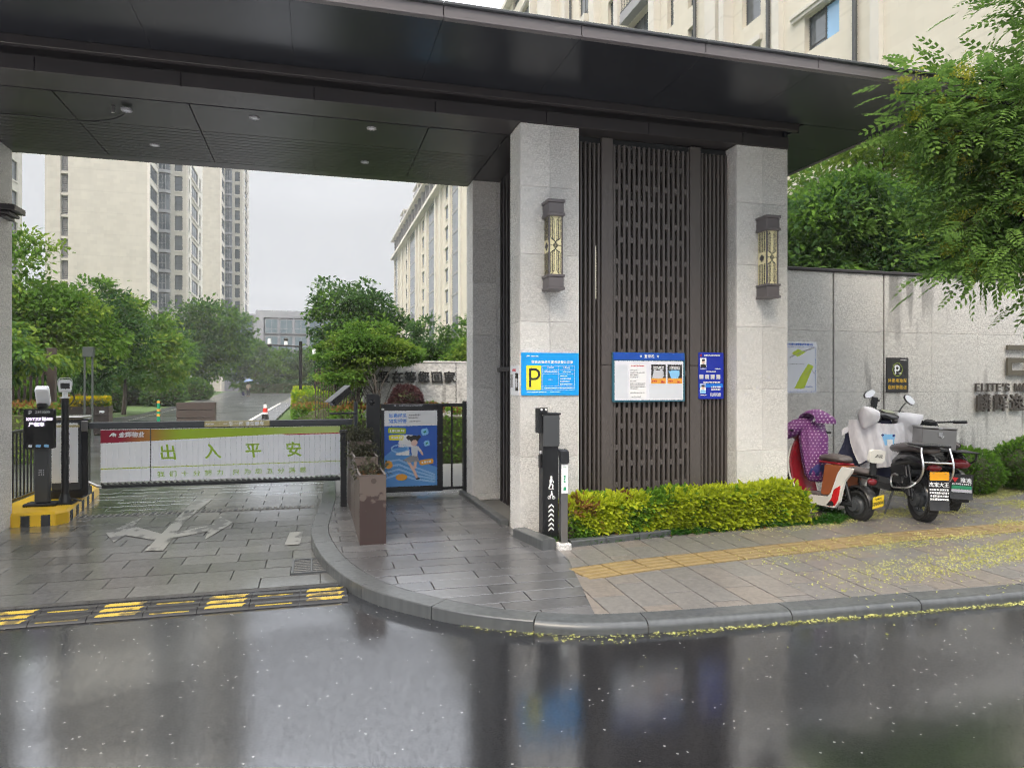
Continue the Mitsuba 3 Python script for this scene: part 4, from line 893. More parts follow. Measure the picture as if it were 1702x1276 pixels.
# wall lanterns
for nm, xc in (('left', 2.20), ('right', 4.567)):
    w = thing('wall_lantern', 'long art deco wall lantern above the ' + ('blue parking fee sign' if nm == 'left' else 'police notice side, on the right pillar'), 'wall lantern', 'lanterns on the granite pillars')
    yb, yf = 6.519, 6.335
    for z0, z1, hw, e in ((3.262, 3.292, .088, .012), (3.165, 3.262, .077, 0), (3.135, 3.165, .086, .010), (2.56, 2.585, .086, .010), (2.465, 2.56, .075, 0), (2.44, 2.465, .086, .012)):
        part(w, 'cap' if z0 > 3 else 'base', cbox(xc - hw, xc + hw, yf - e, yb, z0, z1, .004), 'bronze_pale')
    part(w, 'glass', box(xc - .060, xc + .060, yf + .026, yb - .01, 2.585, 3.135), 'lamp_gold')
    for sx in (-1, 1):
        part(w, 'corner_post', cbox(xc + sx * .0645 - .0065, xc + sx * .0645 + .0065, yf + .010, yf + .026, 2.585, 3.135, .002), 'bronze_pale')
    zc = 2.86
    F = []
    bar = lambda a, b, r=.0035: F.append(tube([(xc + a[0], yf + .022, zc + a[1]), (xc + b[0], yf + .022, zc + b[1])], r, 4))
    for s1 in (-1, 1):
        for s2 in (-1, 1):
            for off in (.014, .030, .046):
                bar((s1 * off, s2 * (.05 + .6 * (off - .014))), (s1 * off, s2 * (.255 - .5 * (.046 - off))))
                bar((s1 * off, s2 * (.05 + .6 * (off - .014))), (s1 * off * .0 + s1 * max(off - .02, 0.0), s2 * (.03 + .6 * (off - .014))))
            bar((s1 * .014, s2 * .237), (s1 * .040, s2 * .27))
            bar((0, s2 * .030), (s1 * .024, 0))
            bar((0, s2 * .014), (s1 * .013, 0))
            bar((s1 * .024, 0), (s1 * .057, 0), .0025)
    part(w, 'fretwork', cat(F), 'bronze')
    F = []
    for off in (-.045, -.015, .015, .045):
        F.append(box(xc - .066, xc - .0605, 6.44 + off - .003, 6.44 + off + .003, 2.59, 2.80))
        F.append(box(xc - .066, xc - .0605, 6.44 + off - .003, 6.44 + off + .003, 2.92, 3.13))
    F.append(moved(box(-.003, .003, -.028, .028, -.028, .028), frame((xc - .063, 6.44, zc), (1, 0, 0), (0, .7, .7))))
    part(w, 'side_fretwork', cat(F), 'bronze')

# ------------------------------------------------------------------ boundary wall on the right
b = thing('boundary_wall', 'stained speckled granite boundary wall with raised lettering right of the gate', 'wall')
part(b, 'core', box(4.9, 13.1, 7.93, 8.12, .0, 3.03), 'joint')
part(b, 'coping', cbox(4.9, 13.1, 7.88, 8.14, 3.03, 3.07, .006), 'bronze')
xs = [4.90, 5.81] + [6.62 + .81 * k for k in range(9)]
zj = [.06, .63, 1.44, 2.25, 3.028]
for i, (a, d) in enumerate(zip(xs[:-1], xs[1:])):
    ga, gd = (.012 if i <= 3 else .0015), (.012 if i <= 2 else .0015)
    for z0, z1 in zip(zj[:-1], zj[1:]):
        part(b, 'panel', cbox(a + ga, d - gd, 7.905, 7.929, z0 + .0015, z1 - .0015, .002), 'granite_wall')
WY = 7.904
m = frame((0, 0, 0), (1, 0, 0))
lt = thing('wall_lettering', 'raised dark metal shop style lettering on the stained wall at the right edge', 'lettering')
x = 8.957
for i, ch in enumerate("ELITE'S MANSION"):
    wch = {'I': .05, "'": .04, ' ': .06, 'M': .12}.get(ch, .095)
    if ch != ' ':
        k = latin(ch, .108, .02, True)
        part(lt, 'letter', moved(k, frame((x + wch / 2, WY - .018, 1.503), (1, 0, 0))), 'letter_dark')
    x += wch + .012
for i, ch in enumerate('麟辉逸'):
    k = extrude(writing(ch, .265, bold=.003), .03)
    part(lt, 'character', moved(k, frame((9.10 + .305 * i, WY - .028, 1.28), (1, 0, 0))), 'letter_dark')
em = unary_union([sbox(0, .36, .85, .43), sbox(0, 0, .075, .25), sbox(0, 0, .85, .07), sbox(0, .18, .30, .25), sbox(.36, .07, .43, .25), sbox(.36, .18, .85, .25)])
part(lt, 'emblem', moved(extrude(em, .03), frame((9.525, WY - .028, 1.675), (1, 0, 0))), 'letter_bronze')

# ------------------------------------------------------------------ signs
FR = lambda x, y, z: frame((x, y, z), (1, 0, 0))


def sign_lines(parent, m, rows, mat_, name='print'):
    part(parent, name, printed(unary_union([offset2(g, dx, dy) for g, dx, dy in rows]), m), mat_)


s_ = thing('parking_fee_sign', 'bright blue parking fee sign with a large P on a yellow square', 'sign')
m = FR(2.20, 6.512, 1.645)
part(s_, 'board', moved(extrude(rrect(.585, .41, .006), .012), FR(2.20, 6.518, 1.645)), 'cyan_sign')
m = FR(2.20, 6.5055, 1.645)
part(s_, 'yellow_square', printed(offset2(sbox(-.075, -.118, .075, .118), -.17, -.035), m), 'yellow_print')
P_ = sbox(-.045, -.09, -.025, .09).union(sbox(-.045, .07, .01, .09)).union(sbox(-.045, -.022, .01, -.002)).union(Polygon(np.vstack([[.01 + .056 * math.sin(t), .034 + .056 * math.cos(t)] for t in np.linspace(0, math.pi, 16)])).difference(Polygon(np.vstack([[.01 + .036 * math.sin(t), .034 + .036 * math.cos(t)] for t in np.linspace(0, math.pi, 16)])).buffer(.0001)))
part(s_, 'letter', printed(offset2(P_, -.172, -.035), FR(2.20, 6.5035, 1.645)), 'black_print')
tab = []
for z in (.082, .042, .005, -.115, -.152):
    tab.append(sbox(-.078, z - .001, .245, z + .001))
for x_ in (-.078, .083, .245):
    tab.append(sbox(x_ - .001, -.152 if x_ != .083 else -.115, x_ + .001, .082))
sign_lines(s_, m, [(writing('辉逸云筑停车服务收费公示牌', .031, .06, .0006), .02, .116)] + [(g, 0, 0) for g in tab] + [
    (writing('车辆类型', .018, .05), 0.0, .062), (writing('收费标准', .018, .05), .165, .062), (dashes(.14, .011, 1), .003, .023), (dashes(.08, .009, 2), .165, .023),
    (writing('小型车', .014, .1), 0, -.055)] + [(dashes(w_, .011, 3 + i), .098 + w_ / 2, -.018 - .026 * i) for i, w_ in enumerate((.075, .115, .10, .125))] +
    [(dashes(.30, .012, 9), .085, -.134), (dashes(.20, .011, 10), -.14, -.173), (dashes(.11, .008, 11), .05, -.173),
     (dashes(.07, .012, 12), -.16, .172), (Polygon([(-.245, .166), (-.232, .182), (-.215, .178), (-.205, .166), (-.22, .17), (-.23, .166)]), 0, 0)], 'white_print')

s_ = thing('notice_plate', 'small pale notice plate on the shaded side of the left pillar', 'sign')
m = frame((1.8935, 6.70, 1.585), (0, -1, 0))
part(s_, 'board', moved(extrude(rrect(.30, .29, .006), .006), frame((1.8995, 6.70, 1.585), (0, -1, 0))), 'paper_cool')
part(s_, 'picture', printed(sbox(-.135, -.07, -.06, .06), m), 'grey_print')
part(s_, 'picture', printed(sbox(.03, -.10, .125, .07), m), 'black_print')
part(s_, 'picture', printed(sbox(.05, -.07, .105, .02), frame((1.892, 6.70, 1.585), (0, -1, 0))), 'pale_print')
sign_lines(s_, m, [(dashes(.12, .03, 4), -.01, .10)], 'red_print')

s_ = thing('bulletin_board', 'white bulletin board with a blue header hung on the lattice screen', 'bulletin board')
bx, bz = 3.315, 1.62
part(s_, 'backing', moved(extrude(rrect(.815, .505, .004), .02), FR(bx, 6.664, bz)), 'teal_frame')
part(s_, 'header', moved(extrude(offset2(rrect(.80, .075, .003), 0, .213), .005), FR(bx, 6.643, bz)), 'blue_sign')
part(s_, 'panel', moved(extrude(offset2(sbox(-.385, -.2, .385, .2), .0, -.035), .004), FR(bx, 6.643, bz)), 'paper')
star = Polygon([((.017 if k % 2 == 0 else .007) * math.sin(k * math.pi / 5), (.017 if k % 2 == 0 else .007) * math.cos(k * math.pi / 5)) for k in range(10)])
sign_lines(s_, FR(bx, 6.6375, bz), [(writing('宣传栏', .035, .12, .001), 0, .213), (star, -.095, .213), (star, .095, .213)], 'white_print', 'title')
pm = FR(bx, 6.6385, bz)
for k, (a, w_) in enumerate(((-.20, .115), (.055, .135), (.205, .135))):
    pass
part(s_, 'sheet', moved(extrude(offset2(sbox(-.375, -.215, -.245, .125), 0, 0), .002), pm), 'paper_cool')
part(s_, 'sheet', moved(extrude(sbox(-.225, -.215, -.035, .13), .002), pm), 'white_print')
part(s_, 'sheet', moved(extrude(sbox(0.0, -.215, .37, -.075), .002), pm), 'paper_cool')
tm = FR(bx, 6.636, bz)
sign_lines(s_, tm, [(dashes(.145, .012, 20), -.13, .115)], 'red_print')
sign_lines(s_, tm, [(dashes(w_, .011, 21 + i), -.215 + w_ / 2, z_) for i, (w_, z_) in enumerate(((.08, .07), (.16, .045), (.09, .022), (.09, .0), (.07, -.04), (.165, -.065), (.16, -.082), (.165, -.1), (.09, -.118), (.16, -.16), (.12, -.2)))], 'grey_print')
for k, xo in enumerate((.02, .205)):
    y1, y0 = .13, -.065
    part(s_, 'picture', moved(extrude(sbox(xo, y0, xo + .165, y1), .002), pm), 'black_print')
    part(s_, 'picture_band', printed(sbox(xo, y0, xo + .165, y0 + .055), tm), 'orange_print')
    r_ = random.Random(40 + k)
    blobs = [Polygon([(xo + .083 + r_.uniform(-.06, .06) + .03 * math.cos(t + r_.random()) * r_.uniform(.5, 1.1), .03 + r_.uniform(-.03, .01) + .045 * math.sin(t)) for t in np.linspace(0, 6.0, 9)]).convex_hull for _ in range(3)]
    part(s_, 'picture_shape', printed(unary_union(blobs).intersection(sbox(xo, y0 + .05, xo + .165, y1 - .04)), tm), 'sky_print' if k else 'pale_print')
    sign_lines(s_, tm, [(dashes(.12, .014, 50 + k), xo + .083, .105), (dashes(.12, .012, 52 + k), xo + .083, .088)], 'white_print')
    sign_lines(s_, FR(bx, 6.634, bz), [(dashes(.05, .018, 60 + k), xo + .035, -.04), (dashes(.04, .024, 62 + k), xo + .13, -.05)], 'red_print')

s_ = thing('police_notice', 'deep blue notice board with two portrait photos hung on the right slats', 'notice board')
cx_, cz_ = 4.04, 1.638
part(s_, 'board', moved(extrude(rrect(.295, .49, .006), .012), FR(cx_, 6.670, cz_)), 'navy_sign')
m = FR(cx_, 6.6575, cz_)
m2 = FR(cx_, 6.6555, cz_)
part(s_, 'glow_band', printed(sbox(-.14, -.125, .14, -.085), m), 'blue_glow_print')
for k, (px_, pz_, w_, h_) in enumerate(((-.095, .135, .075, .10), (-.098, -.135, .07, .105))):
    part(s_, 'photo', printed(sbox(px_ - w_ / 2, pz_ - h_ / 2, px_ + w_ / 2, pz_ + h_ / 2), m), 'white_print')
    head = affinity.scale(shapely.Point(px_, pz_ + .012).buffer(.017), 1, 1.25)
    part(s_, 'photo_face', printed(head, m2), 'skin_print')
    part(s_, 'photo_hair', printed(affinity.scale(shapely.Point(px_, pz_ + .026).buffer(.018), 1, .6), FR(cx_, 6.654, cz_)), 'black_print')
    part(s_, 'photo_coat', printed(Polygon([(px_ - .034, pz_ - h_ / 2), (px_ - .03, pz_ - .022), (px_ - .01, pz_ - .014), (px_ + .01, pz_ - .014), (px_ + .03, pz_ - .022), (px_ + .034, pz_ - h_ / 2)]), m2), 'black_print' if k == 0 else 'sky_print')
for k in range(4):
    part(s_, 'code_square', printed(sbox(-.14 + .067 * k, -.035, -.093 + .067 * k, .012), m), 'pale_print')
part(s_, 'badge', printed(shapely.Point(-.122, .212).buffer(.012), m), 'red_print')
sign_lines(s_, m2, [(dashes(.19, .016, 70), .01, .212), (dashes(.07, .012, 71), -.095, .072), (dashes(.065, .012, 72), .075, .072), (dashes(.12, .013, 73), 0, .042),
    (dashes(.20, .016, 74), .005, -.07), (dashes(.11, .018, 75), .055, -.12), (dashes(.11, .018, 76), .055, -.148), (dashes(.13, .012, 77), .05, -.19), (dashes(.13, .012, 78), .05, -.21), (dashes(.07, .012, 79), -.095, -.205)], 'white_print')

s_ = thing('map_poster', 'pale route map poster on the wall behind the right pillar', 'poster')
part(s_, 'sheet', moved(extrude(sbox(-.29, -.335, .29, .335), .004), FR(6.063, WY, 1.765)), 'paper_cool')
m = FR(6.063, WY - .0045, 1.765)
part(s_, 'map_land', printed(Polygon([(.03, -.28), (.10, -.27), (.24, .02), (.16, .05), (.05, -.1), (-.05, -.27)]).union(Polygon([(-.1, .18), (.0, .14), (.12, .2), (.0, .24)])), m), 'lime_print')
part(s_, 'map_road', printed(LineString([(-.12, .13), (.05, .2), (.25, .26)]).buffer(.008).union(LineString([(-.2, .05), (.1, .04)]).buffer(.003)).union(LineString([(.12, -.1), (.2, -.02), (.26, -.08)]).buffer(.004)), m), 'grey_print')
part(s_, 'border', printed(sbox(-.27, -.315, .27, .27).difference(sbox(-.266, -.311, .266, .266)), FR(6.063, WY - .005, 1.765)), 'blue_sign')
sign_lines(s_, m, [(dashes(.46, .028, 80), 0, .30), (dashes(.15, .012, 81), .15, -.25)], 'blue_sign')

s_ = thing('delivery_parking_sign', 'black sign with a ringed white P and two lines of yellow characters', 'sign')
part(s_, 'board', moved(extrude(rrect(.365, .475, .004), .010), FR(7.645, WY, 1.67)), 'black_print')
m = FR(7.645, WY - .0105, 1.67)
ring = offset2(affinity.scale(shapely.Point(0, 0).buffer(.092), .88, 1), 0, .075)
part(s_, 'ring', printed(ring.difference(offset2(affinity.scale(shapely.Point(0, 0).buffer(.086), .88, 1), 0, .075)), m), 'lime_print')
k = latin('P', .115, .0015, True)
part(s_, 'letter', moved(k, m @ rz(0, (-.004, .075, 0))), 'white_print')
sign_lines(s_, m, [(rrect(.022, .012, .003), .03, .025), (rrect(.016, .012, .003), .052, .027), (dashes(.10, .013, 90), .10, .205)], 'white_print')
sign_lines(s_, m, [(writing('外卖电动车', .058, .1, .0012), 0, -.075), (writing('临时停靠点', .058, .1, .0012), 0, -.165)], 'gold_print', 'characters')

# ------------------------------------------------------------------ foliage builders
LEAF = {}


def leaf_shape(kind):
    if kind == 'oval':      # a folded pointed leaf, 6 points
        v = [(0, 0, 0), (.38, .21, .05), (.75, .17, .04), (1, 0, -.06), (.75, -.17, .04), (.38, -.21, .05), (.5, 0, -.02)]
        f = [(0, 6, 1), (1, 6, 2), (2, 6, 3), (3, 6, 4), (4, 6, 5), (5, 6, 0)]
    elif kind == 'plain':
        v = [(0, 0, 0), (.5, .28, .04), (1, 0, -.05), (.5, -.28, .04)]
        f = [(0, 2, 1), (0, 3, 2)]
    elif kind == 'blade':
        v = [(0, .03, 0), (0, -.03, 0), (.5, .025, .16), (.5, -.025, .16), (1, 0, .08)]
        f = [(0, 1, 3), (0, 3, 2), (2, 3, 4)]
    return np.array(v, float), np.array(f, int)


def scatter_leaves(P, D, size, kind, r, droop=0.25):
    """One mesh of leaves at the points P that point roughly along D."""
    v, f = leaf_shape(kind)
    n = len(P)
    d = D / (np.linalg.norm(D, axis=1, keepdims=True) + 1e-9) + r.normal(0, .45, (n, 3))
    d[:, 2] -= droop
    d /= np.linalg.norm(d, axis=1, keepdims=True)
    up = np.tile([0, 0, 1.0], (n, 1)) + r.normal(0, .45, (n, 3))
    b = np.cross(up, d)
    b /= np.linalg.norm(b, axis=1, keepdims=True) + 1e-9
    c_ = np.cross(d, b)
    s_ = (size * r.uniform(.65, 1.25, n))[:, None, None]
    V = P[:, None, :] + s_ * (v[None, :, :1] * d[:, None] + v[None, :, 1:2] * b[:, None] + v[None, :, 2:] * c_[:, None])
    F = f[None] + (np.arange(n) * len(v))[:, None, None]
    return trimesh.Trimesh(V.reshape(-1, 3), F.reshape(-1, 3), process=False)


def crown_points(blobs, clumps, per, r, spread=0.16, flat=0.55, fill=0.25):
    """Leaf points in clumps set through ellipsoids (centre, radii): most near the surface, some inside; and their outward directions."""
    P, D = [], []
    vol = np.array([np.prod(b[1]) ** (2 / 3) for b in blobs])
    for (c_, rad), k in zip(blobs, np.maximum(3, (clumps * vol / vol.sum()).astype(int))):
        c_, rad = np.array(c_, float), np.array(rad, float)
        q = r.normal(size=(k, 3))
        q /= np.linalg.norm(q, axis=1, keepdims=True)
        rr = np.where(r.random(k) < fill, r.uniform(.3, .8, k), r.uniform(.78, 1.08, k))
        rr *= 0.82 + 0.36 * meshkit.noise(q * 1.9 + c_)
        cc = c_ + q * rr[:, None] * rad
        m = rad.mean()
        for a, dq in zip(cc, q):
            n = int(per * r.uniform(.6, 1.3))
            o = r.normal(size=(n, 3)) * m * spread
            o[:, 2] *= flat
            P.append(a + o)
            D.append(o / (m * spread) + dq * .9)
    return np.vstack(P), np.vstack(D)


def limb_set(base, top, blobs, r, r0, stems=1, lean=0.12):
    """A tapered trunk (or several stems) with limbs that run to the parts of the crown."""
    base, top = np.array(base, float), np.array(top, float)
    trunks, limbs = [], []
    for s_ in range(stems):
        off = r.normal(0, lean, 3) * np.array([1, 1, 0]) * (1 if stems == 1 else 3)
        path = bez([base + off * .15, base + (top - base) * .45 + off * .8 + r.normal(0, .03, 3), top + off], 10)
        trunks.append(tube(path, np.linspace(r0, r0 * .45, len(path)), 9))
        for c_, rad in blobs:
            for _ in range(3 if stems == 1 else 2):
                e = np.array(c_) + r.normal(0, .42, 3) * np.array(rad)
                a = path[int(r.integers(4, len(path)))]
                mid = (a + e) / 2 + r.normal(0, .08, 3) + np.array([0, 0, .12 * np.linalg.norm(e - a)])
                p = bez([a, mid, e], 8)
                limbs.append(tube(p, np.linspace(r0 * .38, r0 * .07, len(p)), 6))
    return trunks, limbs


def tree(name, label, group, base, top, blobs, clumps, per, size, mats, r0=.12, kind='plain', bark='bark', seed=1, spread=.16, stems=1, flat=.55, fill=.25, droop=.25, category='tree'):
    r = np.random.default_rng(seed)
    t = thing(name, label, category, group)
    trunks, limbs = limb_set(base, top, blobs, r, r0, stems)
    for k in trunks:
        part(t, 'trunk', k, bark, smooth=True)
    if limbs:
        part(t, 'limbs', cat(limbs), bark, smooth=True, kind='stuff')
    P, D = crown_points(blobs, clumps, per, r, spread, flat, fill)
    pick = meshkit.noise(P * 1.1 / max(.3, np.mean(blobs[0][1])) + seed) + r.normal(0, .12, len(P))
    edges = np.quantile(pick, np.linspace(0, 1, len(mats) + 1)[1:-1]) if len(mats) > 1 else []
    which = np.digitize(pick, edges)
    for k, mm in enumerate(mats):
        sel = which == k
        part(t, 'crown', scatter_leaves(P[sel], D[sel], size, kind, r, droop), mm, kind='stuff')
    return t


def clipped_hedge(name, label, box_, n, size, mats, group=None, seed=1, kind='plain', round_=.08, category='hedge', top=None):
    """A clipped hedge: leaves over the faces of a rounded block and twigs inside. top: another leaf colour on the upper face."""
    x0, x1, y0, y1, z0, z1 = box_
    r = np.random.default_rng(seed)
    t = thing(name, label, category, group)
    L, W, Hh = x1 - x0, y1 - y0, z1 - z0
    A = np.array([L * W, L * Hh, L * Hh * .4, W * Hh, W * Hh])
    f = r.choice(5, n, p=A / A.sum())
    u, v = r.random(n), r.random(n)
    P = np.empty((n, 3))
    N = np.zeros((n, 3))
    for k in range(5):
        s_ = f == k
        if k == 0:
            P[s_] = np.column_stack([x0 + u[s_] * L, y0 + v[s_] * W, np.full(s_.sum(), z1)])
            N[s_] = (0, 0, 1)
        elif k in (1, 2):
            P[s_] = np.column_stack([x0 + u[s_] * L, np.full(s_.sum(), y0 if k == 1 else y1), z0 + v[s_] * Hh])
            N[s_] = (0, -1 if k == 1 else 1, 0)
        else:
            P[s_] = np.column_stack([np.full(s_.sum(), x0 if k == 3 else x1), y0 + u[s_] * W, z0 + v[s_] * Hh])
            N[s_] = (-1 if k == 3 else 1, 0, 0)
    sc = np.array([L, W, Hh]).min()
    bump = meshkit.fbm(P * (1.6 / max(sc, .3)) + seed, 3) - .5
    P += N * (bump * sc * .35 - r.random(n) * sc * .14)[:, None]
    c_ = np.array([(x0 + x1) / 2, (y0 + y1) / 2, (z0 + z1) / 2])
    lim = np.maximum(np.abs(P - c_) / (np.array([L, W, Hh]) / 2) - (1 - round_ * 2), 0)
    P = c_ + (P - c_) * (1 - .10 * np.linalg.norm(lim, axis=1) / max(round_ * 2, .01) * .5)[:, None]
    part(t, 'inner_twigs', moved(ellipsoid((0, 0, 0), (L * .46, W * .42, Hh * .44), 2), rz(0, (c_[0], c_[1], c_[2] - .06 * Hh))) if L < 3 * W else box(x0 + .16 * W, x1 - .16 * W, y0 + .16 * W, y1 - .16 * W, z0, z1 - .2 * Hh), 'inner_twigs')
    D = N + np.array([0, 0, .5])
    pick = meshkit.noise(P * 2.3 + seed) + r.normal(0, .15, n)
    edges = np.quantile(pick, np.linspace(0, 1, len(mats) + 1)[1:-1]) if len(mats) > 1 else []
    which = np.digitize(pick, edges)
    up = (N[:, 2] > .5) & (r.random(n) < .75) if top else np.zeros(n, bool)
    for k, mm in enumerate(mats):
        s_ = (which == k) & ~up
        part(t, 'foliage', scatter_leaves(P[s_], D[s_], size, kind, r), mm, kind='stuff')
    if top:
        part(t, 'shoots', scatter_leaves(P[up], D[up], size, kind, r), top, kind='stuff')
    return t


def round_bush(name, label, c_, rad, n, size, mats, group=None, seed=1, kind='plain', category='bush', stem=True):
    r = np.random.default_rng(seed)
    t = thing(name, label, category, group)
    q = r.normal(size=(n, 3))
    q /= np.linalg.norm(q, axis=1, keepdims=True)
    bump = meshkit.fbm(q * 2.2 + seed, 3)
    P = np.array(c_) + q * np.array(rad) * (.86 + .28 * (bump - .5) * 1.2 - .16 * r.random(n))[:, None]
    part(t, 'inner_twigs', ellipsoid(c_, np.array(rad) * .74, 2), 'inner_twigs', smooth=True)
    if stem:
        part(t, 'stem', tube([(c_[0], c_[1], -.03), (c_[0] + .02, c_[1], c_[2])], [.05, .03], 7), 'bark_dark')
    which = r.integers(0, len(mats), n)
    for k, mm in enumerate(mats):
        s_ = which == k
        part(t, 'foliage', scatter_leaves(P[s_], q[s_] + np.array([0, 0, .3]), size, kind, r, .1), mm, kind='stuff')
    return t

# ------------------------------------------------------------------ gate furniture
# planters in a row on the curved corner
for k, (y0, y1, zt) in enumerate(((6.42, 7.22, .737), (7.25, 8.05, .815), (8.08, 8.88, .905))):
    p = thing('metal_planter', ['front rusty brown metal planter with a damp stained face', 'middle rusty brown metal planter of the row of three', 'rearmost and tallest rusty brown metal planter of the row'][k], 'planter', 'planters in a row at the corner')
    x0, x1 = .388, .622
    zb = .10
    t = .008
    part(p, 'front', cbox(x0, x1, y0, y0 + t, zb, zt, .002), 'planter_face')
    part(p, 'rear', cbox(x0, x1, y1 - t, y1, zb, zt, .002), 'planter_brown')
    part(p, 'side', cbox(x0, x0 + t, y0 + t, y1 - t, zb, zt, .002), 'planter_brown')
    part(p, 'side', cbox(x1 - t, x1, y0 + t, y1 - t, zb, zt, .002), 'planter_brown')
    part(p, 'rim', cat([cbox(x0 - .004, x0 + .016, y0 - .004, y1 + .004, zt, zt + .004, .001), cbox(x1 - .016, x1 + .004, y0 - .004, y1 + .004, zt, zt + .004, .001),
        cbox(x0 + .016, x1 - .016, y0 - .004, y0 + .016, zt, zt + .004, .001), cbox(x0 + .016, x1 - .016, y1 - .016, y1 + .004, zt, zt + .004, .001)]), 'planter_brown')
    part(p, 'soil', box(x0 + t, x1 - t, y0 + t, y1 - t, zt - .10, zt - .055), 'terracotta_soil')
    if k == 0:
        part(p, 'cover_disc', moved(trimesh.creation.cylinder(radius=.024, height=.004, sections=20), frame((.512, y0 - .002, zt - .05), (1, 0, 0))), 'wood_brown')
    r = np.random.default_rng(30 + k)
    pl = thing('planter_shrub', ['thin straggly grey green shrub in the front planter', 'grey green shrub with red leaves in the middle planter', 'bushy dull green shrub overhanging the rearmost planter'][k], 'shrub', 'shrubs in the metal planters')
    base = np.array([.505, (y0 + y1) / 2 + .05, zt - .06])
    stems, P, D = [], [], []
    for q in range((5, 10, 18)[k]):
        e = base + np.array([r.normal(0, .07), r.normal(0, .2), r.uniform(.05, .13 + .05 * k)])
        path = bez([base + np.array([r.normal(0, .03), r.normal(0, .15), 0]), (base + e) / 2 + r.normal(0, .03, 3), e], 8)
        stems.append(tube(path, np.linspace(.005, .0018, 8), 5))
        for pt in path[2:]:
            n = 9
            o = r.normal(0, .028, (n, 3))
            P.append(pt + o)
            D.append(o)
    part(pl, 'stems', cat(stems), 'bark')
    P, D = np.vstack(P), np.vstack(D)
    part(pl, 'foliage', scatter_leaves(P, D, .05, 'oval', r), 'leaf_dull', kind='stuff')
    P = np.column_stack([r.uniform(x0 + .02, x1 - .02, 90), r.uniform(y0 + .03, y1 - .03, 90), np.full(90, zt - .05)])
    part(p, 'leaf_litter', scatter_leaves(P, r.normal(0, 1, (90, 3)), .035, 'oval', r, 0), 'leaf_rust', kind='stuff')

# black post that receives the barrier
p = thing('receiver_post', 'slim black steel post left of the planters that receives the barrier', 'post')
part(p, 'shaft', cbox(.295, .365, 8.42, 8.50, .04, .98, .004), 'black_metal')
part(p, 'base_plate', cbox(.22, .42, 8.36, 8.56, .024, .04, .003), 'black_metal')
part(p, 'buffer', cbox(.285, .375, 8.415, 8.505, .98, 1.02, .006), 'rubber')

# pedestrian gate
GY = 9.0
p = thing('pedestrian_gate', 'black swing gate with a blue advertising panel between two black posts', 'gate')
prof = sbox(.628, .1, .79, 1.37).union(Polygon([(.628, 1.36), (.628, 1.425), (.755, 1.425), (.79, 1.40), (.79, 1.36)]))
part(p, 'post', moved(extrude(prof, .12), FR(0, GY + .06, 0)), 'black_metal')
part(p, 'camera_dome', ellipsoid((.69, GY - .06, 1.32), (.032, .03, .032), 2), 'gloss_black', smooth=True)
part(p, 'post', cbox(1.85, 1.95, GY - .05, GY + .05, .10, 1.33, .006), 'black_metal')
part(p, 'base_plate', cbox(1.70, 1.97, GY - .09, GY + .09, .10, .125, .006), 'steel')
part(p, 'frame', cat([cbox(.80, .845, GY - .03, GY + .03, .19, 1.30, .004), cbox(1.512, 1.585, GY - .03, GY + .03, .19, 1.30, .004), cbox(.845, 1.512, GY - .03, GY + .03, 1.215, 1.30, .004), cbox(.845, 1.512, GY - .03, GY + .03, .19, .262, .004)]), 'black_metal')
part(p, 'rail', cbox(1.587, 1.848, GY - .02, GY + .02, 1.262, 1.30, .004), 'black_metal')
part(p, 'rail', cbox(1.587, 1.848, GY - .02, GY + .02, .20, .235, .004), 'black_metal')
part(p, 'bar', cbox(1.695, 1.717, GY - .012, GY + .012, .236, 1.26, .003), 'black_metal')
part(p, 'lock', ellipsoid((1.55, GY - .035, .80), (.012, .008, .012), 1), 'steel')
part(p, 'sticker', box(.81, .845, GY - .034, GY - .031, 1.225, 1.245), 'white_print')
pn = part(p, 'poster', box(.845, 1.512, GY - .022, GY - .016, .262, 1.215), 'poster_blue')
m, m2, m3 = FR(1.1785, GY - .0225, .7385), FR(1.1785, GY - .025, .7385), FR(1.1785, GY - .0275, .7385)
W2, H2 = .3335, .4765
part(p, 'poster_header', printed(sbox(-W2, .285, W2, H2), m), 'white_print')
sw = Polygon([(-W2, -.10), (-.22, .0), (-.05, .03), (.0, -.08), (.15, -.18), (W2, -.25), (W2, -H2), (-W2, -H2)])
part(p, 'poster_road', printed(sw, m), 'poster_mid')
for q in range(4):
    a = LineString([(-W2 + .01, -.16 - .07 * q), (-.15, -.14 - .06 * q), (.05, -.24 - .05 * q), (.30, -.34 - .03 * q)]).buffer(.012)
    part(p, 'poster_stripe', printed(a.intersection(sbox(-W2, -H2, W2, H2)), m2), 'poster_light')
part(p, 'poster_ellipse', printed(affinity.scale(shapely.Point(-.14, .0).buffer(.1), 1.15, .55).difference(affinity.scale(shapely.Point(-.14, .0).buffer(.08), 1.15, .5)), m2), 'poster_light')
part(p, 'poster_tag', printed(affinity.rotate(rrect(.225, .072, .02, -.175, .225), -3), m2), 'lime_print')
part(p, 'poster_tag', printed(affinity.rotate(rrect(.185, .068, .02, -.185, .14), -1), m2), 'yellow_print')
part(p, 'poster_tag', printed(affinity.rotate(rrect(.18, .066, .02, .195, -.175), 7), m2), 'orange_print')
sign_lines(p, m3, [(dashes(.18, .032, 100), -.175, .225), (dashes(.13, .03, 101), -.18, .14), (affinity.rotate(dashes(.12, .032, 102), 7), .195, -.175)], 'white_print', 'tag_print')
for (a, b_, s_) in ((.175, .205, .07), (.20, .06, .058)):
    part(p, 'poster_cube', printed(affinity.rotate(rrect(s_ * 1.25, s_ * 1.2, s_ * .3, a, b_), 12), m2), 'sky_print')
    part(p, 'poster_cube_mark', printed(affinity.rotate(rrect(s_ * .5, s_ * .3, .005, a, b_), 30), m3), 'green_print')
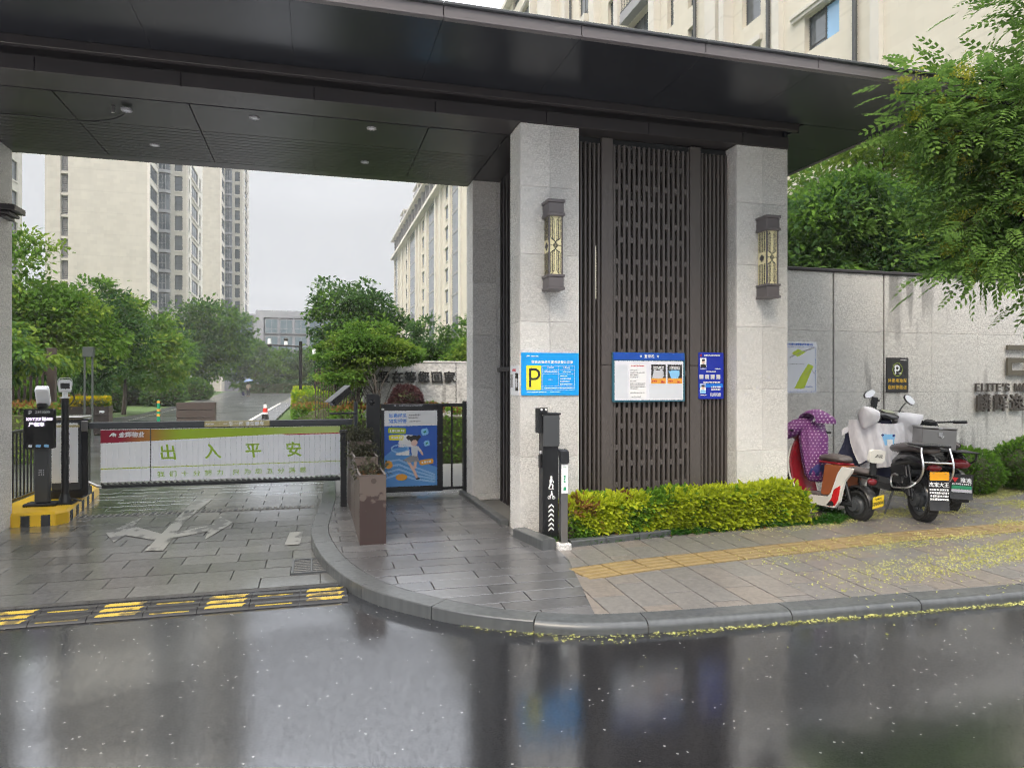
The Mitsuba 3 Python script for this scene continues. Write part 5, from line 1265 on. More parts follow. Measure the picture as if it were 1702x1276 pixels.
# a plain running figure: paper plane wings, hair, face, blouse, skirt, legs
part(p, 'poster_plane', printed(Polygon([(-.16, .02), (-.14, .17), (.02, .17), (.02, .02)]).union(Polygon([(-.19, -.06), (-.02, -.02), (-.02, -.09), (-.19, -.08)])), m2), 'white_print')
part(p, 'figure_skin', printed(affinity.scale(shapely.Point(.04, .075).buffer(.043), 1, 1.1).union(LineString([(.11, -.02), (.145, -.075)]).buffer(.012)).union(LineString([(-.03, -.17), (.035, -.28), (.07, -.36)]).buffer(.017)).union(LineString([(.055, -.17), (.05, -.24)]).buffer(.018)), m3), 'skin_print')
part(p, 'figure_hair', printed(affinity.scale(shapely.Point(.04, .12).buffer(.058), 1, .75).union(shapely.Point(-.03, .135).buffer(.028)).union(shapely.Point(.10, .145).buffer(.022)).difference(affinity.scale(shapely.Point(.045, .07).buffer(.038), 1, 1)), m3 @ rz(0, (0, 0, .002))), 'black_print')
part(p, 'figure_blouse', printed(Polygon([(.0, .03), (.085, .03), (.13, -.02), (.11, -.05), (.085, -.02), (.08, -.10), (.01, -.10)]), m3), 'paper_cool')
part(p, 'figure_skirt', printed(Polygon([(.0, -.09), (.085, -.09), (.105, -.175), (.03, -.17), (-.03, -.18), (-.10, -.145)]), m3), 'grey_print')
part(p, 'figure_shoe', printed(rrect(.05, .02, .008, .085, -.385), m3), 'black_print')
part(p, 'poster_leaves', printed(affinity.scale(shapely.Point(-.12, -.36).buffer(.06), 1.2, .7).union(shapely.Point(-.28, -.2).buffer(.05)), m3), 'orange_print')
sign_lines(p, m2, [(writing('如是所见', .055, .03, .001), -.165, .413), (writing('如实所得', .055, .03, .001), -.165, .345)], 'blue_glow_print', 'headline')
sign_lines(p, m2, [(dashes(.15, .018, 110), .045, .42), (dashes(.12, .018, 111), .03, .385), (dashes(.15, .014, 112), .045, .34)], 'grey_print', 'small_print')
sign_lines(p, FR(1.1785, GY - .0325, .7385), [(dashes(.30, .014, 113), .0, .54), (shapely.Point(-.2, .542).buffer(.011), 0, 0)], 'pale_print', 'frame_print')

# plate reader camera on its pole right of the barrier
p = thing('plate_camera', 'black plate reader camera tilted down on a pole at the barrier end', 'camera')
part(p, 'pole', cyl((.56, 10.15, .02), (.56, 10.15, 1.30), .028, 14), 'grey_metal', smooth=40)
part(p, 'bracket', cbox(.20, .58, 10.10, 10.15, 1.13, 1.155, .004), 'black_metal')
mm = np.eye(4)
u = np.array([-.62, -.55, -.50]); u /= np.linalg.norm(u)
s_ = np.cross(u, [0, 0, 1]); s_ /= np.linalg.norm(s_)
w_ = np.cross(s_, u)
mm[:3, 0], mm[:3, 1], mm[:3, 2], mm[:3, 3] = u, s_, w_, (.33, 10.05, 1.37)
part(p, 'housing', moved(cbox(-.20, .16, -.055, .055, -.05, .05, .012), mm), 'black_metal')
part(p, 'hood', moved(cbox(-.22, .22, -.062, .062, .051, .058, .003), mm), 'grey_metal')
part(p, 'lens', moved(cyl((.161, 0, 0), (.168, 0, 0), .035, 16), mm), 'gloss_black')
part(p, 'cable', tube(bez([(.46, 10.15, 1.46), (.52, 10.16, 1.42), (.56, 10.16, 1.30)], 8), .008, 6), 'black_metal', smooth=True)

# barrier island
ISL = Polygon([(-3.10, 8.72), (-2.70, 8.74), (-2.61, 8.87), (-2.86, 10.98), (-3.4, 11.0), (-3.4, 8.85)])
p = thing('traffic_island', 'yellow and black striped kerb island under the barrier machine', 'traffic island')
isl_top = ISL.buffer(-.025, join_style=1)
lo, hi = np.array(ISL.exterior.coords)[:-1], np.array(isl_top.exterior.coords)[:-1]
part(p, 'body', hull(np.vstack([np.column_stack([lo, np.full(len(lo), .02)]), np.column_stack([lo, np.full(len(lo), .14)]), np.column_stack([hi, np.full(len(hi), .168)])])), 'yellow_paint')
for (a, b_) in (((-3.10, 8.72), (-2.70, 8.74)), ((-2.61, 8.87), (-2.86, 10.98))):
    a, b_ = np.array(a), np.array(b_)
    L_ = np.linalg.norm(b_ - a)
    u = (b_ - a) / L_
    nn = np.array([u[1], -u[0]])
    step, wd = (.19, .085) if L_ < 1 else (.36, .15)
    for k in range(2 if L_ < 1 else int(L_ / step)):
        q0, q1 = a + u * (.075 + k * step), a + u * (.075 + k * step + wd)
        part(p, 'black_band', hull([[*(q0 + nn * .003), .021], [*(q1 + nn * .003), .021], [*(q0 + nn * .003), .138], [*(q1 + nn * .003), .138], [*(q0 - nn * .01), .021], [*(q1 - nn * .01), .021], [*(q0 - nn * .01), .138], [*(q1 - nn * .01), .138]]), 'black_print')
IZ = .169

# ticket machine with lit display
p = thing('ticket_machine', 'grey parking display post with a lit black screen and a white camera on top', 'parking terminal')
tx, ty = -2.985, 9.25
part(p, 'base', cbox(tx - .165, tx + .165, ty - .12, ty + .12, IZ, IZ + .03, .008), 'black_metal')
part(p, 'post', cbox(tx - .07, tx + .07, ty - .05, ty + .05, IZ + .03, .86, .01), 'grey_metal')
part(p, 'screen_case', moved(extrude(rrect(.30, .45, .02), .07), FR(tx, ty - .05, 1.045)), 'black_metal')
part(p, 'screen', moved(extrude(sbox(-.138, -.155, .138, .155), .004), FR(tx, ty - .12, 1.05)), 'gloss_black')
m = FR(tx, ty - .1245, 1.05)
led = unary_union([offset2(affinity.scale(writing('浙', .042, 0, .0006), 1, 1), .053, .105), offset2(writing('产权车', .050, .06, .0008), -.02, .045)])
lm = cat([moved(extrude(led, .002), m)] + [moved(latin(t_, .033, .002), m @ rz(0, (x_, .105, 0))) for t_, x_ in (('X5T22', -.053), ('AD', .105))])
scene_key = part(p, 'display_text', lm, 'led_text')
scene[scene_key]['emitter'] = {'type': 'area', 'radiance': rgb((.50, .43, .58))}
part(p, 'logo', moved(latin('P', .04, .0015, True), FR(tx - .085, ty - .1205, 1.23)), 'white_print')
ch = unary_union([LineString([(-.02 + .021 * k, .014), (-.008 + .021 * k, 0), (-.02 + .021 * k, -.014)]).buffer(.002) for k in range(7)])
part(p, 'chevrons', printed(ch, FR(tx - .01, ty - .1205, 1.235)), 'white_print')
for k in range(3):
    part(p, 'button', printed(rrect(.05 if k else .035, .03, .008), FR(tx - .085 + .08 * k, ty - .1205, .853)), 'sky_print' if k else 'white_print')
for i in range(3):
    for j in range(3):
        part(p, 'speaker_hole', printed(shapely.Point(0, 0).buffer(.006), FR(tx - .02 + .022 * i, ty - .0515, .52 + .026 * j)), 'pale_print')
mm = frame((tx + .01, ty - .02, 1.40), (1, .12, 0), (0, -.55, .8))
part(p, 'camera_bracket', cbox(tx - .045, tx + .055, ty - .06, ty + .03, 1.27, 1.33, .01), 'black_metal')
part(p, 'camera', moved(cbox(-.065, .065, -.10, .13, -.05, .045, .012), mm), 'white_paint')
part(p, 'lens', moved(cbox(-.055, .055, -.125, -.10, -.045, .04, .012), mm), 'gloss_black')

# camera on a black pole
p = thing('security_camera', 'white box camera on a black round pole beside the barrier machine', 'camera')
tx, ty = -2.775, 9.30
part(p, 'flange', moved(extrude(rrect(.20, .20, .01), .018), rz(0, (tx, ty, IZ))), 'black_metal')
part(p, 'pole', cyl((tx, ty, IZ + .018), (tx, ty, 1.385), .038, 20), 'black_metal', smooth=40)
part(p, 'foot_collar', cyl((tx, ty, IZ + .018), (tx, ty, IZ + .11), .07, 16, .045), 'black_metal', smooth=40)
part(p, 'mount', cat([cyl((tx, ty, 1.385), (tx, ty, 1.40), .052, 16), cyl((tx, ty, 1.40), (tx, ty, 1.46), .03, 12), cbox(tx - .05, tx + .05, ty - .06, ty + .06, 1.455, 1.475, .005)]), 'white_paint', smooth=40)
body = Polygon([(-.06, 0), (.06, 0), (.066, .02), (.066, .10), (.05, .125), (-.05, .125), (-.066, .10), (-.066, .02)])
part(p, 'housing', moved(extrude(body, .30), frame((tx - .043, ty + .144, 1.475), (.958, .285, 0))), 'white_paint')
part(p, 'window', moved(cbox(-.045, .045, .02, .085, .301, .304, .001), frame((tx - .043, ty + .144, 1.475), (.958, .285, 0))), 'gloss_black')
hood = Polygon([(-.072, .055), (-.072, .115), (-.052, .145), (.052, .145), (.072, .115), (.072, .055), (.067, .055), (.067, .112), (.05, .138), (-.05, .138), (-.067, .112), (-.067, .055)])
part(p, 'hood', moved(extrude(hood, .36), frame((tx - .052, ty + .174, 1.475), (.958, .285, 0))), 'white_paint')
part(p, 'cable', tube(bez([(tx + .03, ty + .05, 1.47), (tx + .07, ty + .08, 1.40), (tx + .035, ty + .02, 1.3)], 8), .008, 6), 'black_metal', smooth=True)
part(p, 'cable', tube(bez([(tx + .05, ty + .02, IZ + .05), (tx + .15, ty, IZ + .03), (tx + .12, ty + .12, IZ + .012), (tx, ty + .3, IZ + .01)], 12), .012, 6), 'rubber', smooth=True)

# barrier machine and its folding fence
p = thing('barrier_machine', 'grey barrier cabinet with a white front panel of welcome characters', 'barrier cabinet')
part(p, 'plinth', cbox(-3.05, -2.70, 9.68, 10.06, IZ, .27, .006), 'black_metal')
part(p, 'case', cbox(-3.04, -2.715, 9.69, 10.05, .27, 1.12, .008), 'grey_metal')
part(p, 'front_panel', cbox(-3.03, -2.75, 9.676, 9.69, .36, 1.08, .004), 'white_paint')
part(p, 'base_band', cbox(-3.03, -2.73, 9.680, 9.689, .275, .352, .002), 'grey_metal')
part(p, 'lid', cbox(-3.05, -2.70, 9.67, 10.07, 1.12, 1.16, .012), 'steel')
part(p, 'hinge_column', cbox(-2.712, -2.645, 9.68, 9.80, .2, 1.13, .008), 'black_metal')
part(p, 'joint_cap', cbox(-2.715, -2.64, 9.665, 9.68, .98, 1.10, .004), 'steel')
part(p, 'characters', printed(writing('欢迎回家', .11, .32, .001, rows=True), FR(-2.885, 9.6755, .72)), 'grey_print')
part(p, 'print_band', printed(sbox(-.155, .31, .155, .335), FR(-2.885, 9.6755, .72)), 'amber')
BY = 9.72
p = thing('barrier_fence', 'folding barrier fence with a red and lime banner and green characters', 'barrier')
part(p, 'arm', cbox(-2.64, .50, BY - .035, BY + .035, 1.005, 1.082, .006), 'grey_metal')
pl = part(p, 'plaque', cbox(-1.335, -.555, BY - .041, BY - .0355, 1.008, 1.079, .002), 'amber')
part(p, 'plaque_characters', printed(unary_union([offset2(writing('一车一杆', .056, .10, .0018), .0, 0), offset2(writing('请勿跟车', .056, .03, .0018), .255, 0), offset2(dashes(.10, .02, 120), -.28, 0), sbox(-.165, -.02, -.163, .02)]), FR(-.99, BY - .0415, 1.0435)), 'white_print')
NS, SX0, SX1 = 44, -2.515, .335
sw_ = (SX1 - SX0) / NS
for k in range(NS):
    x = SX0 + k * sw_
    part(p, 'slat', cbox(x + .0012, x + sw_ - .0012, BY - .012 + (.002 if k % 2 else 0), BY + .004, .345, .995, .002), 'white_paint')
part(p, 'bottom_rail', cbox(-2.50, .335, BY - .02, BY + .02, .270, .312, .006), 'black_metal')
part(p, 'stay', tube([(-2.66, BY, .36), (-2.55, BY, .30), (-2.48, BY, .29)], .016, 8), 'steel')
teeth = [Polygon([(SX0 + k * sw_, .314), (SX0 + (k + 1) * sw_ - .006, .314), (SX0 + k * sw_ + .01, .342)]) for k in range(NS)]
part(p, 'chain', moved(extrude(unary_union(teeth), .012), FR(0, BY + .004, 0)), 'black_metal')
part(p, 'top_rail', box(-2.515, .335, BY - .008, BY + .008, .996, 1.004), 'grey_metal')
part(p, 'join', cbox(-1.962, -1.952, BY - .016, BY - .0125, .345, .995, .001), 'grey_metal')
scene['mat_banner'] = {'type': 'principled', 'roughness': .45, 'base_color': proc(lambda p, n, uv: mix(mix((.30, .005, .03), (.40, .16, .03), smoothstep(-2.32, -2.0, p.x)), mix((.36, .52, .02), (.55, .66, .20), smoothstep(-.9, .3, p.x)), smoothstep(-2.05, -1.55, p.x)))}
m = FR(0, BY - .0125, 0)
part(p, 'banner', printed(Polygon([(-2.513, .985), (.333, .992), (.333, .905), (-.4, .90), (-1.2, .872), (-1.9, .845), (-2.513, .825)]), m), 'banner')
part(p, 'banner_line', printed(Polygon([(.333, .905), (.333, .893), (-.35, .887), (-.4, .898)]), FR(0, BY - .0145, 0)), 'red_print')
part(p, 'banner_line', printed(Polygon([(-2.513, .505), (.333, .525), (.333, .533), (-2.513, .517)]), m), 'lime_print')
m = FR(0, BY - .0145, 0)
for k, (ch, x_) in enumerate(zip('出入平安', (-1.76, -1.245, -.755, -.255))):
    part(p, 'character', printed(affinity.scale(writing(ch, .205, 0, .003, slant=-6), 1, .98), FR(x_, BY - .0145, .695)), 'lime_letter')
for k, (ch, x_) in enumerate(zip('我们十分努力只为您五分满意', [-1.84 + .137 * k for k in range(6)] + [-1.84 + .137 * k + .055 for k in range(6, 13)])):
    part(p, 'small_character', printed(affinity.scale(writing(ch, .082, 0, .0004), 1.12, .9), FR(x_, BY - .0145, .425)), 'lime_letter')
part(p, 'brand_characters', printed(writing('金辉物业', .072, .0, .002, slant=8), FR(-2.17, BY - .016, .925)), 'white_print')
part(p, 'brand_mark', printed(Polygon([(-.05, -.02), (-.012, .022), (.002, .03), (.04, .005), (.05, -.005), (.03, .0), (.03, -.022), (.02, -.022), (.015, .005), (.005, -.022), (-.008, -.022), (-.01, .004), (-.03, -.018)]), FR(-2.375, BY - .016, .925)), 'white_print')

# iron fence behind the left pillar
p = thing('iron_fence', 'black iron railing between the left pillar and the barrier island', 'fence')
for z0, z1 in ((.16, .20), (.96, 1.0)):
    part(p, 'rail', cbox(-3.44, -3.41, 8.80, 11.3, z0, z1, .004), 'black_metal')
for k in range(22):
    part(p, 'bar', cbox(-3.434, -3.416, 8.86 + .112 * k, 8.878 + .112 * k, .201, .959, .003), 'black_metal')
part(p, 'post', cbox(-3.46, -3.39, 11.28, 11.35, .02, 1.1, .004), 'black_metal')
part(p, 'post', cbox(-3.53, -3.45, 9.02, 9.10, .02, 1.38, .006), 'navy_cloth')
# ledge with lantern base on the left pillar
p = thing('pillar_lantern', 'dark stepped metal lantern foot on the pillar at the left picture edge', 'wall lantern')
for k, (z0, z1, e) in enumerate(((3.30, 3.33, .10), (3.34, 3.40, .15), (3.27, 3.295, .06))):
    part(p, ('foot', 'ledge', 'foot')[k], cbox(-3.118, -3.118 + e, 8.45 - e * .3, 8.66 + e * .3, z0, z1, .005), 'bronze')

# black access post before the left pillar, and the steel bollard beside it
p = thing('access_post', 'tall black access post with walker and cycle icons before the left pillar', 'access post')
px_, py_ = 2.085, 6.22
zb = .10
part(p, 'column', cbox(px_ - .075, px_ + .075, py_ - .06, py_ + .06, zb, 1.26, .004), 'black_metal')
part(p, 'head', cbox(px_ - .075, px_ + .078, py_ - .085, py_ - .0605, .98, 1.268, .003), 'grey_metal')
part(p, 'cap', cbox(px_ - .078, px_ + .09, py_ - .09, py_ + .065, 1.268, 1.285, .003), 'black_metal')
part(p, 'side_box', cbox(px_ - .115, px_ - .0755, py_ - .05, py_ + .05, 1.10, 1.33, .004), 'black_metal')
part(p, 'lamp_bracket', cbox(px_ - .118, px_ - .04, py_ - .095, py_ - .088, 1.285, 1.335, .002), 'black_metal')
for q in (-.10, -.058):
    part(p, 'lamp', moved(trimesh.creation.cylinder(radius=.010, height=.006, sections=14), frame((px_ + q, py_ - .098, 1.318), (1, 0, 0))), 'white_print')
part(p, 'hinge', cbox(px_ - .092, px_ - .0755, py_ - .02, py_ + .03, .78, .90, .004), 'rubber')
part(p, 'hinge_label', cbox(px_ - .094, px_ - .0755, py_ - .022, py_ - .015, .91, .94, .002), 'pale_print')
m = FR(px_ + .005, py_ - .0605, 0)
walker = unary_union([shapely.Point(0, .70).buffer(.011), LineString([(0, .685), (-.006, .645)]).buffer(.010), LineString([(-.006, .645), (.014, .625), (.012, .60)]).buffer(.0055), LineString([(-.006, .645), (-.014, .62), (-.022, .602)]).buffer(.0055), LineString([(0, .682), (.018, .66), (.022, .648)]).buffer(.004), LineString([(0, .682), (-.016, .664)]).buffer(.004), sbox(-.024, .586, .026, .592)])
part(p, 'walker_icon', printed(walker, m), 'white_print')
wheel = lambda x_, z_: shapely.Point(x_, z_).buffer(.0155).difference(shapely.Point(x_, z_).buffer(.0105))
cycle = unary_union([wheel(-.019, .515), wheel(.022, .512), LineString([(-.019, .515), (-.004, .535), (.016, .534), (.022, .512)]).buffer(.003), LineString([(-.004, .535), (.002, .553), (.012, .545)]).buffer(.005), shapely.Point(.003, .566).buffer(.008)])
part(p, 'cycle_icon', printed(cycle, m), 'white_print')
for k in range(6):
    z_ = .455 - .042 * k
    ch = Polygon([(-.026, z_ - .022), (0, z_), (.026, z_ - .022), (.026, z_ - .038), (0, z_ - .016), (-.026, z_ - .038)])
    part(p, 'chevron', printed(ch, m), 'white_print')
p = thing('steel_bollard', 'square stainless steel post with a pale label before the hedge', 'bollard')
bx_, by_ = 2.10, 5.86
part(p, 'shaft', cbox(bx_ - .032, bx_ + .032, by_ - .032, by_ + .032, .12, .92, .004), 'steel')
part(p, 'foot', cbox(bx_ - .06, bx_ + .06, by_ - .055, by_ + .055, .085, .165, .01), 'granite')
capp = hull([[bx_ - .037, by_ - .05, .86], [bx_ + .037, by_ - .05, .86], [bx_ - .037, by_ - .036, .86], [bx_ + .037, by_ - .036, .86], [bx_ - .037, by_ - .04, .965], [bx_ + .037, by_ - .04, .965], [bx_ - .037, by_ + .036, .98], [bx_ + .037, by_ + .036, .98], [bx_ - .037, by_ + .036, .93], [bx_ + .037, by_ + .036, .93]])
part(p, 'cap', capp, 'black_metal')
part(p, 'label', cbox(bx_ - .030, bx_ + .030, by_ - .0355, by_ - .0325, .60, .85, .001), 'white_print')
part(p, 'label_print', printed(unary_union([rrect(.03, .004, .001, 0, .10), affinity.rotate(dashes(.06, .02, 130), 90, origin=(0, 0)), rrect(.024, .03, .004, 0, -.085)]), FR(bx_, by_ - .0357, .725)), 'green_print')

# ------------------------------------------------------------------ buildings
def wall_with_holes(u0, u1, z0, z1, holes, m, t=.3):
    """A wall from u0 to u1 with window openings, t thick behind its face; local x, y lie in the face, z points outwards."""
    g = sbox(u0, z0, u1, z1)
    if holes:
        g = g.difference(unary_union([sbox(*h) for h in holes]))
    k = extrude(g, t)
    k.apply_translation([0, 0, -t])
    return moved(k, m)


def window(parent, m, u0, u1, z0, z1, bars=1, transom=None, fr=.05, set_=.14, pane='glass', sill=True, frame_mat='window_frame', open_=False):
    """One window set back in its opening: frame with mullions, its panes, its sill."""
    fm = [box(u0, u0 + fr, z0, z1, -set_ - .06, -set_), box(u1 - fr, u1, z0, z1, -set_ - .06, -set_), box(u0 + fr, u1 - fr, z0, z0 + fr, -set_ - .06, -set_), box(u0 + fr, u1 - fr, z1 - fr, z1, -set_ - .06, -set_)]
    for k in range(bars):
        x = u0 + (u1 - u0) * (k + 1) / (bars + 1)
        fm.append(box(x - fr * .4, x + fr * .4, z0 + fr, z1 - fr, -set_ - .055, -set_ - .004))
    if transom:
        fm.append(box(u0 + fr, u1 - fr, z0 + transom - fr * .4, z0 + transom + fr * .4, -set_ - .05, -set_ - .008))
    w = part(parent, 'window', moved(cat(fm), m), frame_mat)
    part(w, 'pane', moved(box(u0 + fr * .5, u1 - fr * .5, z0 + fr * .5, z1 - fr * .5, -set_ - .045, -set_ - .03), m), pane)
    if sill:
        part(w, 'sill', moved(box(u0 - .08, u1 + .08, z0 - .12, z0 - .002, -.1, .07), m), 'wall_trim')
    return w


def tower(label, x0, y0, blank, zb, zt, top, floor0, notch=True, seed=1):
    """A residential tower: a blank gable facing the gate, then stepped window bays going back on its right."""
    t = thing('residential_tower', label, 'tower')
    F = lambda x, y: frame((x, y, 0), (1, 0, 0))
    S = lambda x, y: frame((x, y, 0), (0, 1, 0))
    pitch = 2.92
    zs_ = [z for z in (floor0 + pitch * k for k in range(-12, 16)) if zb < z < zt]
    if notch:
        part(t, 'wall', box(x0 - blank, x0 - 10.9, y0, y0 + 12, -.08, top), 'wall_tower')
        part(t, 'recess', box(x0 - 10.9, x0 - 9.98, y0 + .9, y0 + 12, -.08, top), 'wall_grey')
        for z in zs_:
            for q in range(9):
                part(t, 'louver', box(x0 - 10.88, x0 - 10.0, y0 + .55, y0 + .75, z + .25 * q, z + .25 * q + .13), 'wall_grey')
            part(t, 'ledge', box(x0 - 10.9, x0 - 9.98, y0 + .12, y0 + .88, z - .45, z - .12), 'wall_tower')
        part(t, 'wall', box(x0 - 9.98, x0 - .3, y0, y0 + 12, -.08, top), 'wall_tower')
    else:
        part(t, 'wall', box(x0 - blank, x0 - .3, y0, y0 + 12, -.08, top), 'wall_tower')
    # the side of the gable with glazed balconies
    m = S(x0, y0)
    part(t, 'wall', wall_with_holes(0, 6.2, -.08, top, [(.5, z - .2, 5.4, z + 1.9) for z in zs_], m), 'wall_trim')
    for z in zs_:
        window(t, m, .5, 5.4, z - .2, z + 1.9, 3, .9, .09, .1)
    # chamfered glazed bay, one box per floor
    yb = y0 + 5.9
    for z in zs_:
        plan = Polygon([(x0 + .02, yb + .3), (x0 + .02, yb - .2), (x0 + .95, yb - .2), (x0 + 1.45, yb + .25), (x0 + 1.45, yb + 1.2), (x0 + .02, yb + 1.2)])
        b_ = part(t, 'bay', moved(extrude(plan.buffer(.06, join_style=2), .45), rz(0, (0, 0, z - .75))), 'wall_grey')
        part(b_, 'glass', moved(extrude(plan, 2.3), rz(0, (0, 0, z - .29))), 'glass')
        part(b_, 'mullion', cat([box(x0 + q - .035, x0 + q + .035, yb - .225, yb - .195, z - .28, z + 2.0) for q in (.06, .5, .93)] + [box(x0, x0 + .97, yb - .225, yb - .195, z + .55, z + .62), box(x0 + 1.43, x0 + 1.475, yb + .2, yb + .28, z - .28, z + 2.0), box(x0 + 1.43, x0 + 1.475, yb + .65, yb + .72, z - .28, z + 2.0)]), 'wall_grey')
    # the stepped front with single windows
    m = F(x0 + 1.5, yb + .6)
    part(t, 'wall', wall_with_holes(-1.5, 2.4, -.08, top, [(.55, z - .25, 1.6, z + 1.95) for z in zs_], m), 'wall_tower')
    for z in zs_:
        window(t, m, .55, 1.6, z - .25, z + 1.95, 0, 1.0 if (int(z * 7) % 3) else None, .06, .16)
    # the long flank going back
    m = S(x0 + 3.9, yb + .6)
    holes = [(a, z - .2, b_, z + 1.9) for z in zs_ for a, b_ in ((.5, 1.5), (3.0, 9.2), (10.6, 12.2))]
    part(t, 'wall', wall_with_holes(0, 14, -.08, top, holes, m), 'wall_trim')
    for z in zs_:
        window(t, m, .5, 1.5, z - .2, z + 1.9, 0, None, .08)
        window(t, m, 3.0, 9.2, z - .2, z + 1.9, 2, .8, .12)
        window(t, m, 10.6, 12.2, z - .2, z + 1.9, 0, None, .08)
        part(t, 'string_course', moved(box(2.6, 9.6, z - .62, z - .33, 0.003, .18), m), 'wall_tower')
    part(t, 'core', box(x0 - .28, x0 + 3.5, yb + 1.6, yb + 13, -.08, top - .2), 'wall_grey')
    part(t, 'roof', box(x0 - blank - .2, x0 + 3.9, y0 + 1, yb + 14, top, top + .5), 'wall_grey')
    return t


tower('tall cream tower whose blank gable fills the left of the gate opening', -21.9, 108, 12.7, 3, 36, 99, 21.55)
tower('farther cream tower peeping out behind the right side of the nearer tower', -19.3, 165, 8, 6, 52, 110, 21.3, notch=False)
# the sliver of a tower at the far left
t = thing('residential_tower', 'sliver of a pale tower with narrow windows beside the left pillar', 'tower')
m = frame((-27.6, 60, 0), (0, 1, 0))
zs_ = [9.4 + 2.9 * k for k in range(9)]
part(t, 'wall', wall_with_holes(0, 20, -.08, 40, [(17.4, z, 18.9, z + 1.9) for z in zs_], m), 'wall_tower')
for z in zs_:
    window(t, m, 17.4, 18.9, z, z + 1.9, 0)
part(t, 'body', box(-38, -27.92, 60, 80, -.08, 40), 'wall_tower')

# the long slab block behind on the right (its flank runs away from the gate)
t = thing('apartment_block', 'long cream apartment block with grey top storeys receding beyond the wall', 'apartment block')
XB = 17.5
m = frame((XB, 160, 0), (0, -1, 0))      # local u = 160 - y
U = lambda y: 160 - y
wz = [4.0 + 2.86 * k for k in range(9)]
ZT = 29.2
cols = [(97.2, 94.6), (119.0, 116.6), (141, 138.6)]
holes = [(U(a) + .3, z, U(b_) - .3, z + 1.75) for a, b_ in cols for z in wz]
strips = [(112.0, 106.2), (134.5, 126.8), (161 - 1.2, 153.5), (92.2, 87.5)]
gw = sbox(U(160), -.08, U(68), ZT).difference(unary_union([sbox(*h) for h in holes]))
k = extrude(gw, .4)
k.apply_translation([0, 0, -.4])
part(t, 'wall', moved(k, m), 'wall_cream')
part(t, 'body', box(XB + .42, XB + 14, 68, 160, -.08, ZT), 'wall_grey')
for a, b_ in cols:
    for z in wz:
        w = window(t, m, U(a) + .3, U(b_) - .3, z, z + 1.75, 0, None, .09, .05)
        part(w, 'lintel', moved(box(U(a), U(b_), z + 1.78, z + 1.95, .003, .16), m), 'wall_trim')
for a, b_ in strips:
    for k in range(10):
        z = 2.6 + 2.66 * k
        w = part(t, 'window', moved(box(U(a) + .4, U(b_) - .4, z, z + 2.35, .012, .05), m), 'glass')
        part(w, 'spandrel', moved(box(U(a) + .35, U(b_) - .35, z + 2.36, z + 2.65, .012, .10), m), 'wall_grey')
for y in (160, 152.8, 146.5, 136.4, 125.6, 121.5, 113.5, 104.8, 100.6, 93.2, 86.4, 80, 74):
    part(t, 'pilaster', moved(box(U(y) - .35, U(y) + .9, -.08, ZT - .01, .003, .28), m), 'wall_trim')
part(t, 'cornice', moved(box(U(160) - .5, U(68), ZT, ZT + .5, -.3, 1.0), m), 'wall_trim')
for k in range(22):
    y = 158.5 - 4.1 * k
    part(t, 'roof_post', moved(box(U(y) - .2, U(y) + .25, ZT + .5, ZT + 4.1, -.2, .35), m), 'wall_grey')
    part(t, 'roof_window', moved(box(U(y) + .5, U(y) + 3.4, ZT + .9, ZT + 3.9, -.9, -.8), m), 'glass')
part(t, 'upper_storey', box(XB + 1.0, XB + 13, 68, 159.6, ZT + .5, ZT + 4.1), 'wall_grey')
part(t, 'eaves', moved(box(U(161), U(68), ZT + 4.1, ZT + 4.45, -1.5, .9), m), 'wall_trim')
for y in (146, 126):
    part(t, 'roof_tower', box(XB + .2, XB + 4, y, y + 6, ZT + 4.45, ZT + 7.2), 'wall_grey')
    part(t, 'roof_railing', cat([box(XB + .1, XB + 4.1, y - .1, y + 6.1, ZT + 8.0, ZT + 8.15)] + [box(XB + .15 + q, XB + .25 + q, y - .05, y + .05, ZT + 7.2, ZT + 8.0) for q in (0, 1.3, 2.6, 3.8)]), 'wall_trim')

# the near apartment block above the canopy, seen along its flank
t = thing('apartment_block', 'near cream apartment block rising right above the canopy', 'apartment block')
XN = 16.0
m = frame((XN, 60, 0), (0, -1, 0))
U = lambda y: 60 - y
kinds = [(20.5, 18.85, 'wide'), (24.15, 22.95, 'plain'), (28.3, 27.75, 'slim'), (30.2, 29.6, 'slim'), (34.5, 32.1, 'balcony'), (37.2, 36.3, 'slim'), (41.7, 40.2, 'bay'), (54.5, 51.0, 'wide'), (57.0, 55.2, 'plain')]
holes, todo = [], []
for a, b_, kd in kinds:
    y = (a + b_) / 2
    Z = XN * .2689 + y * .9632
    for k in range(-3, 9):
        z0 = 12.7 + 2.88 * k
        if z0 < 1 or z0 > 33:
            continue
        if (1.55 + .40 * Z - 3.2 < z0 < 1.55 + .54 * Z + 1.5) or (y < 21 and k in (-2, -3)):
            hh = {'wide': 1.25, 'plain': 1.9, 'slim': 2.0, 'balcony': 2.3, 'bay': 1.9}[kd]
            zz = z0 - (0 if kd == 'wide' else .3)
            holes.append((U(a), zz, U(b_), zz + hh))
            todo.append((kd, U(a), U(b_), zz, zz + hh, k))
part(t, 'wall', wall_with_holes(0, 49, -.08, 33.4, holes, m, .45), 'wall_cream')
part(t, 'body', box(XN + 1.6, XN + 13, 11, 60, -.08, 33.4), 'wall_cream')
part(t, 'rear_reveal', box(XN + .47, XN + 1.58, 11, 60, -.08, 33.4), 'wall_grey')
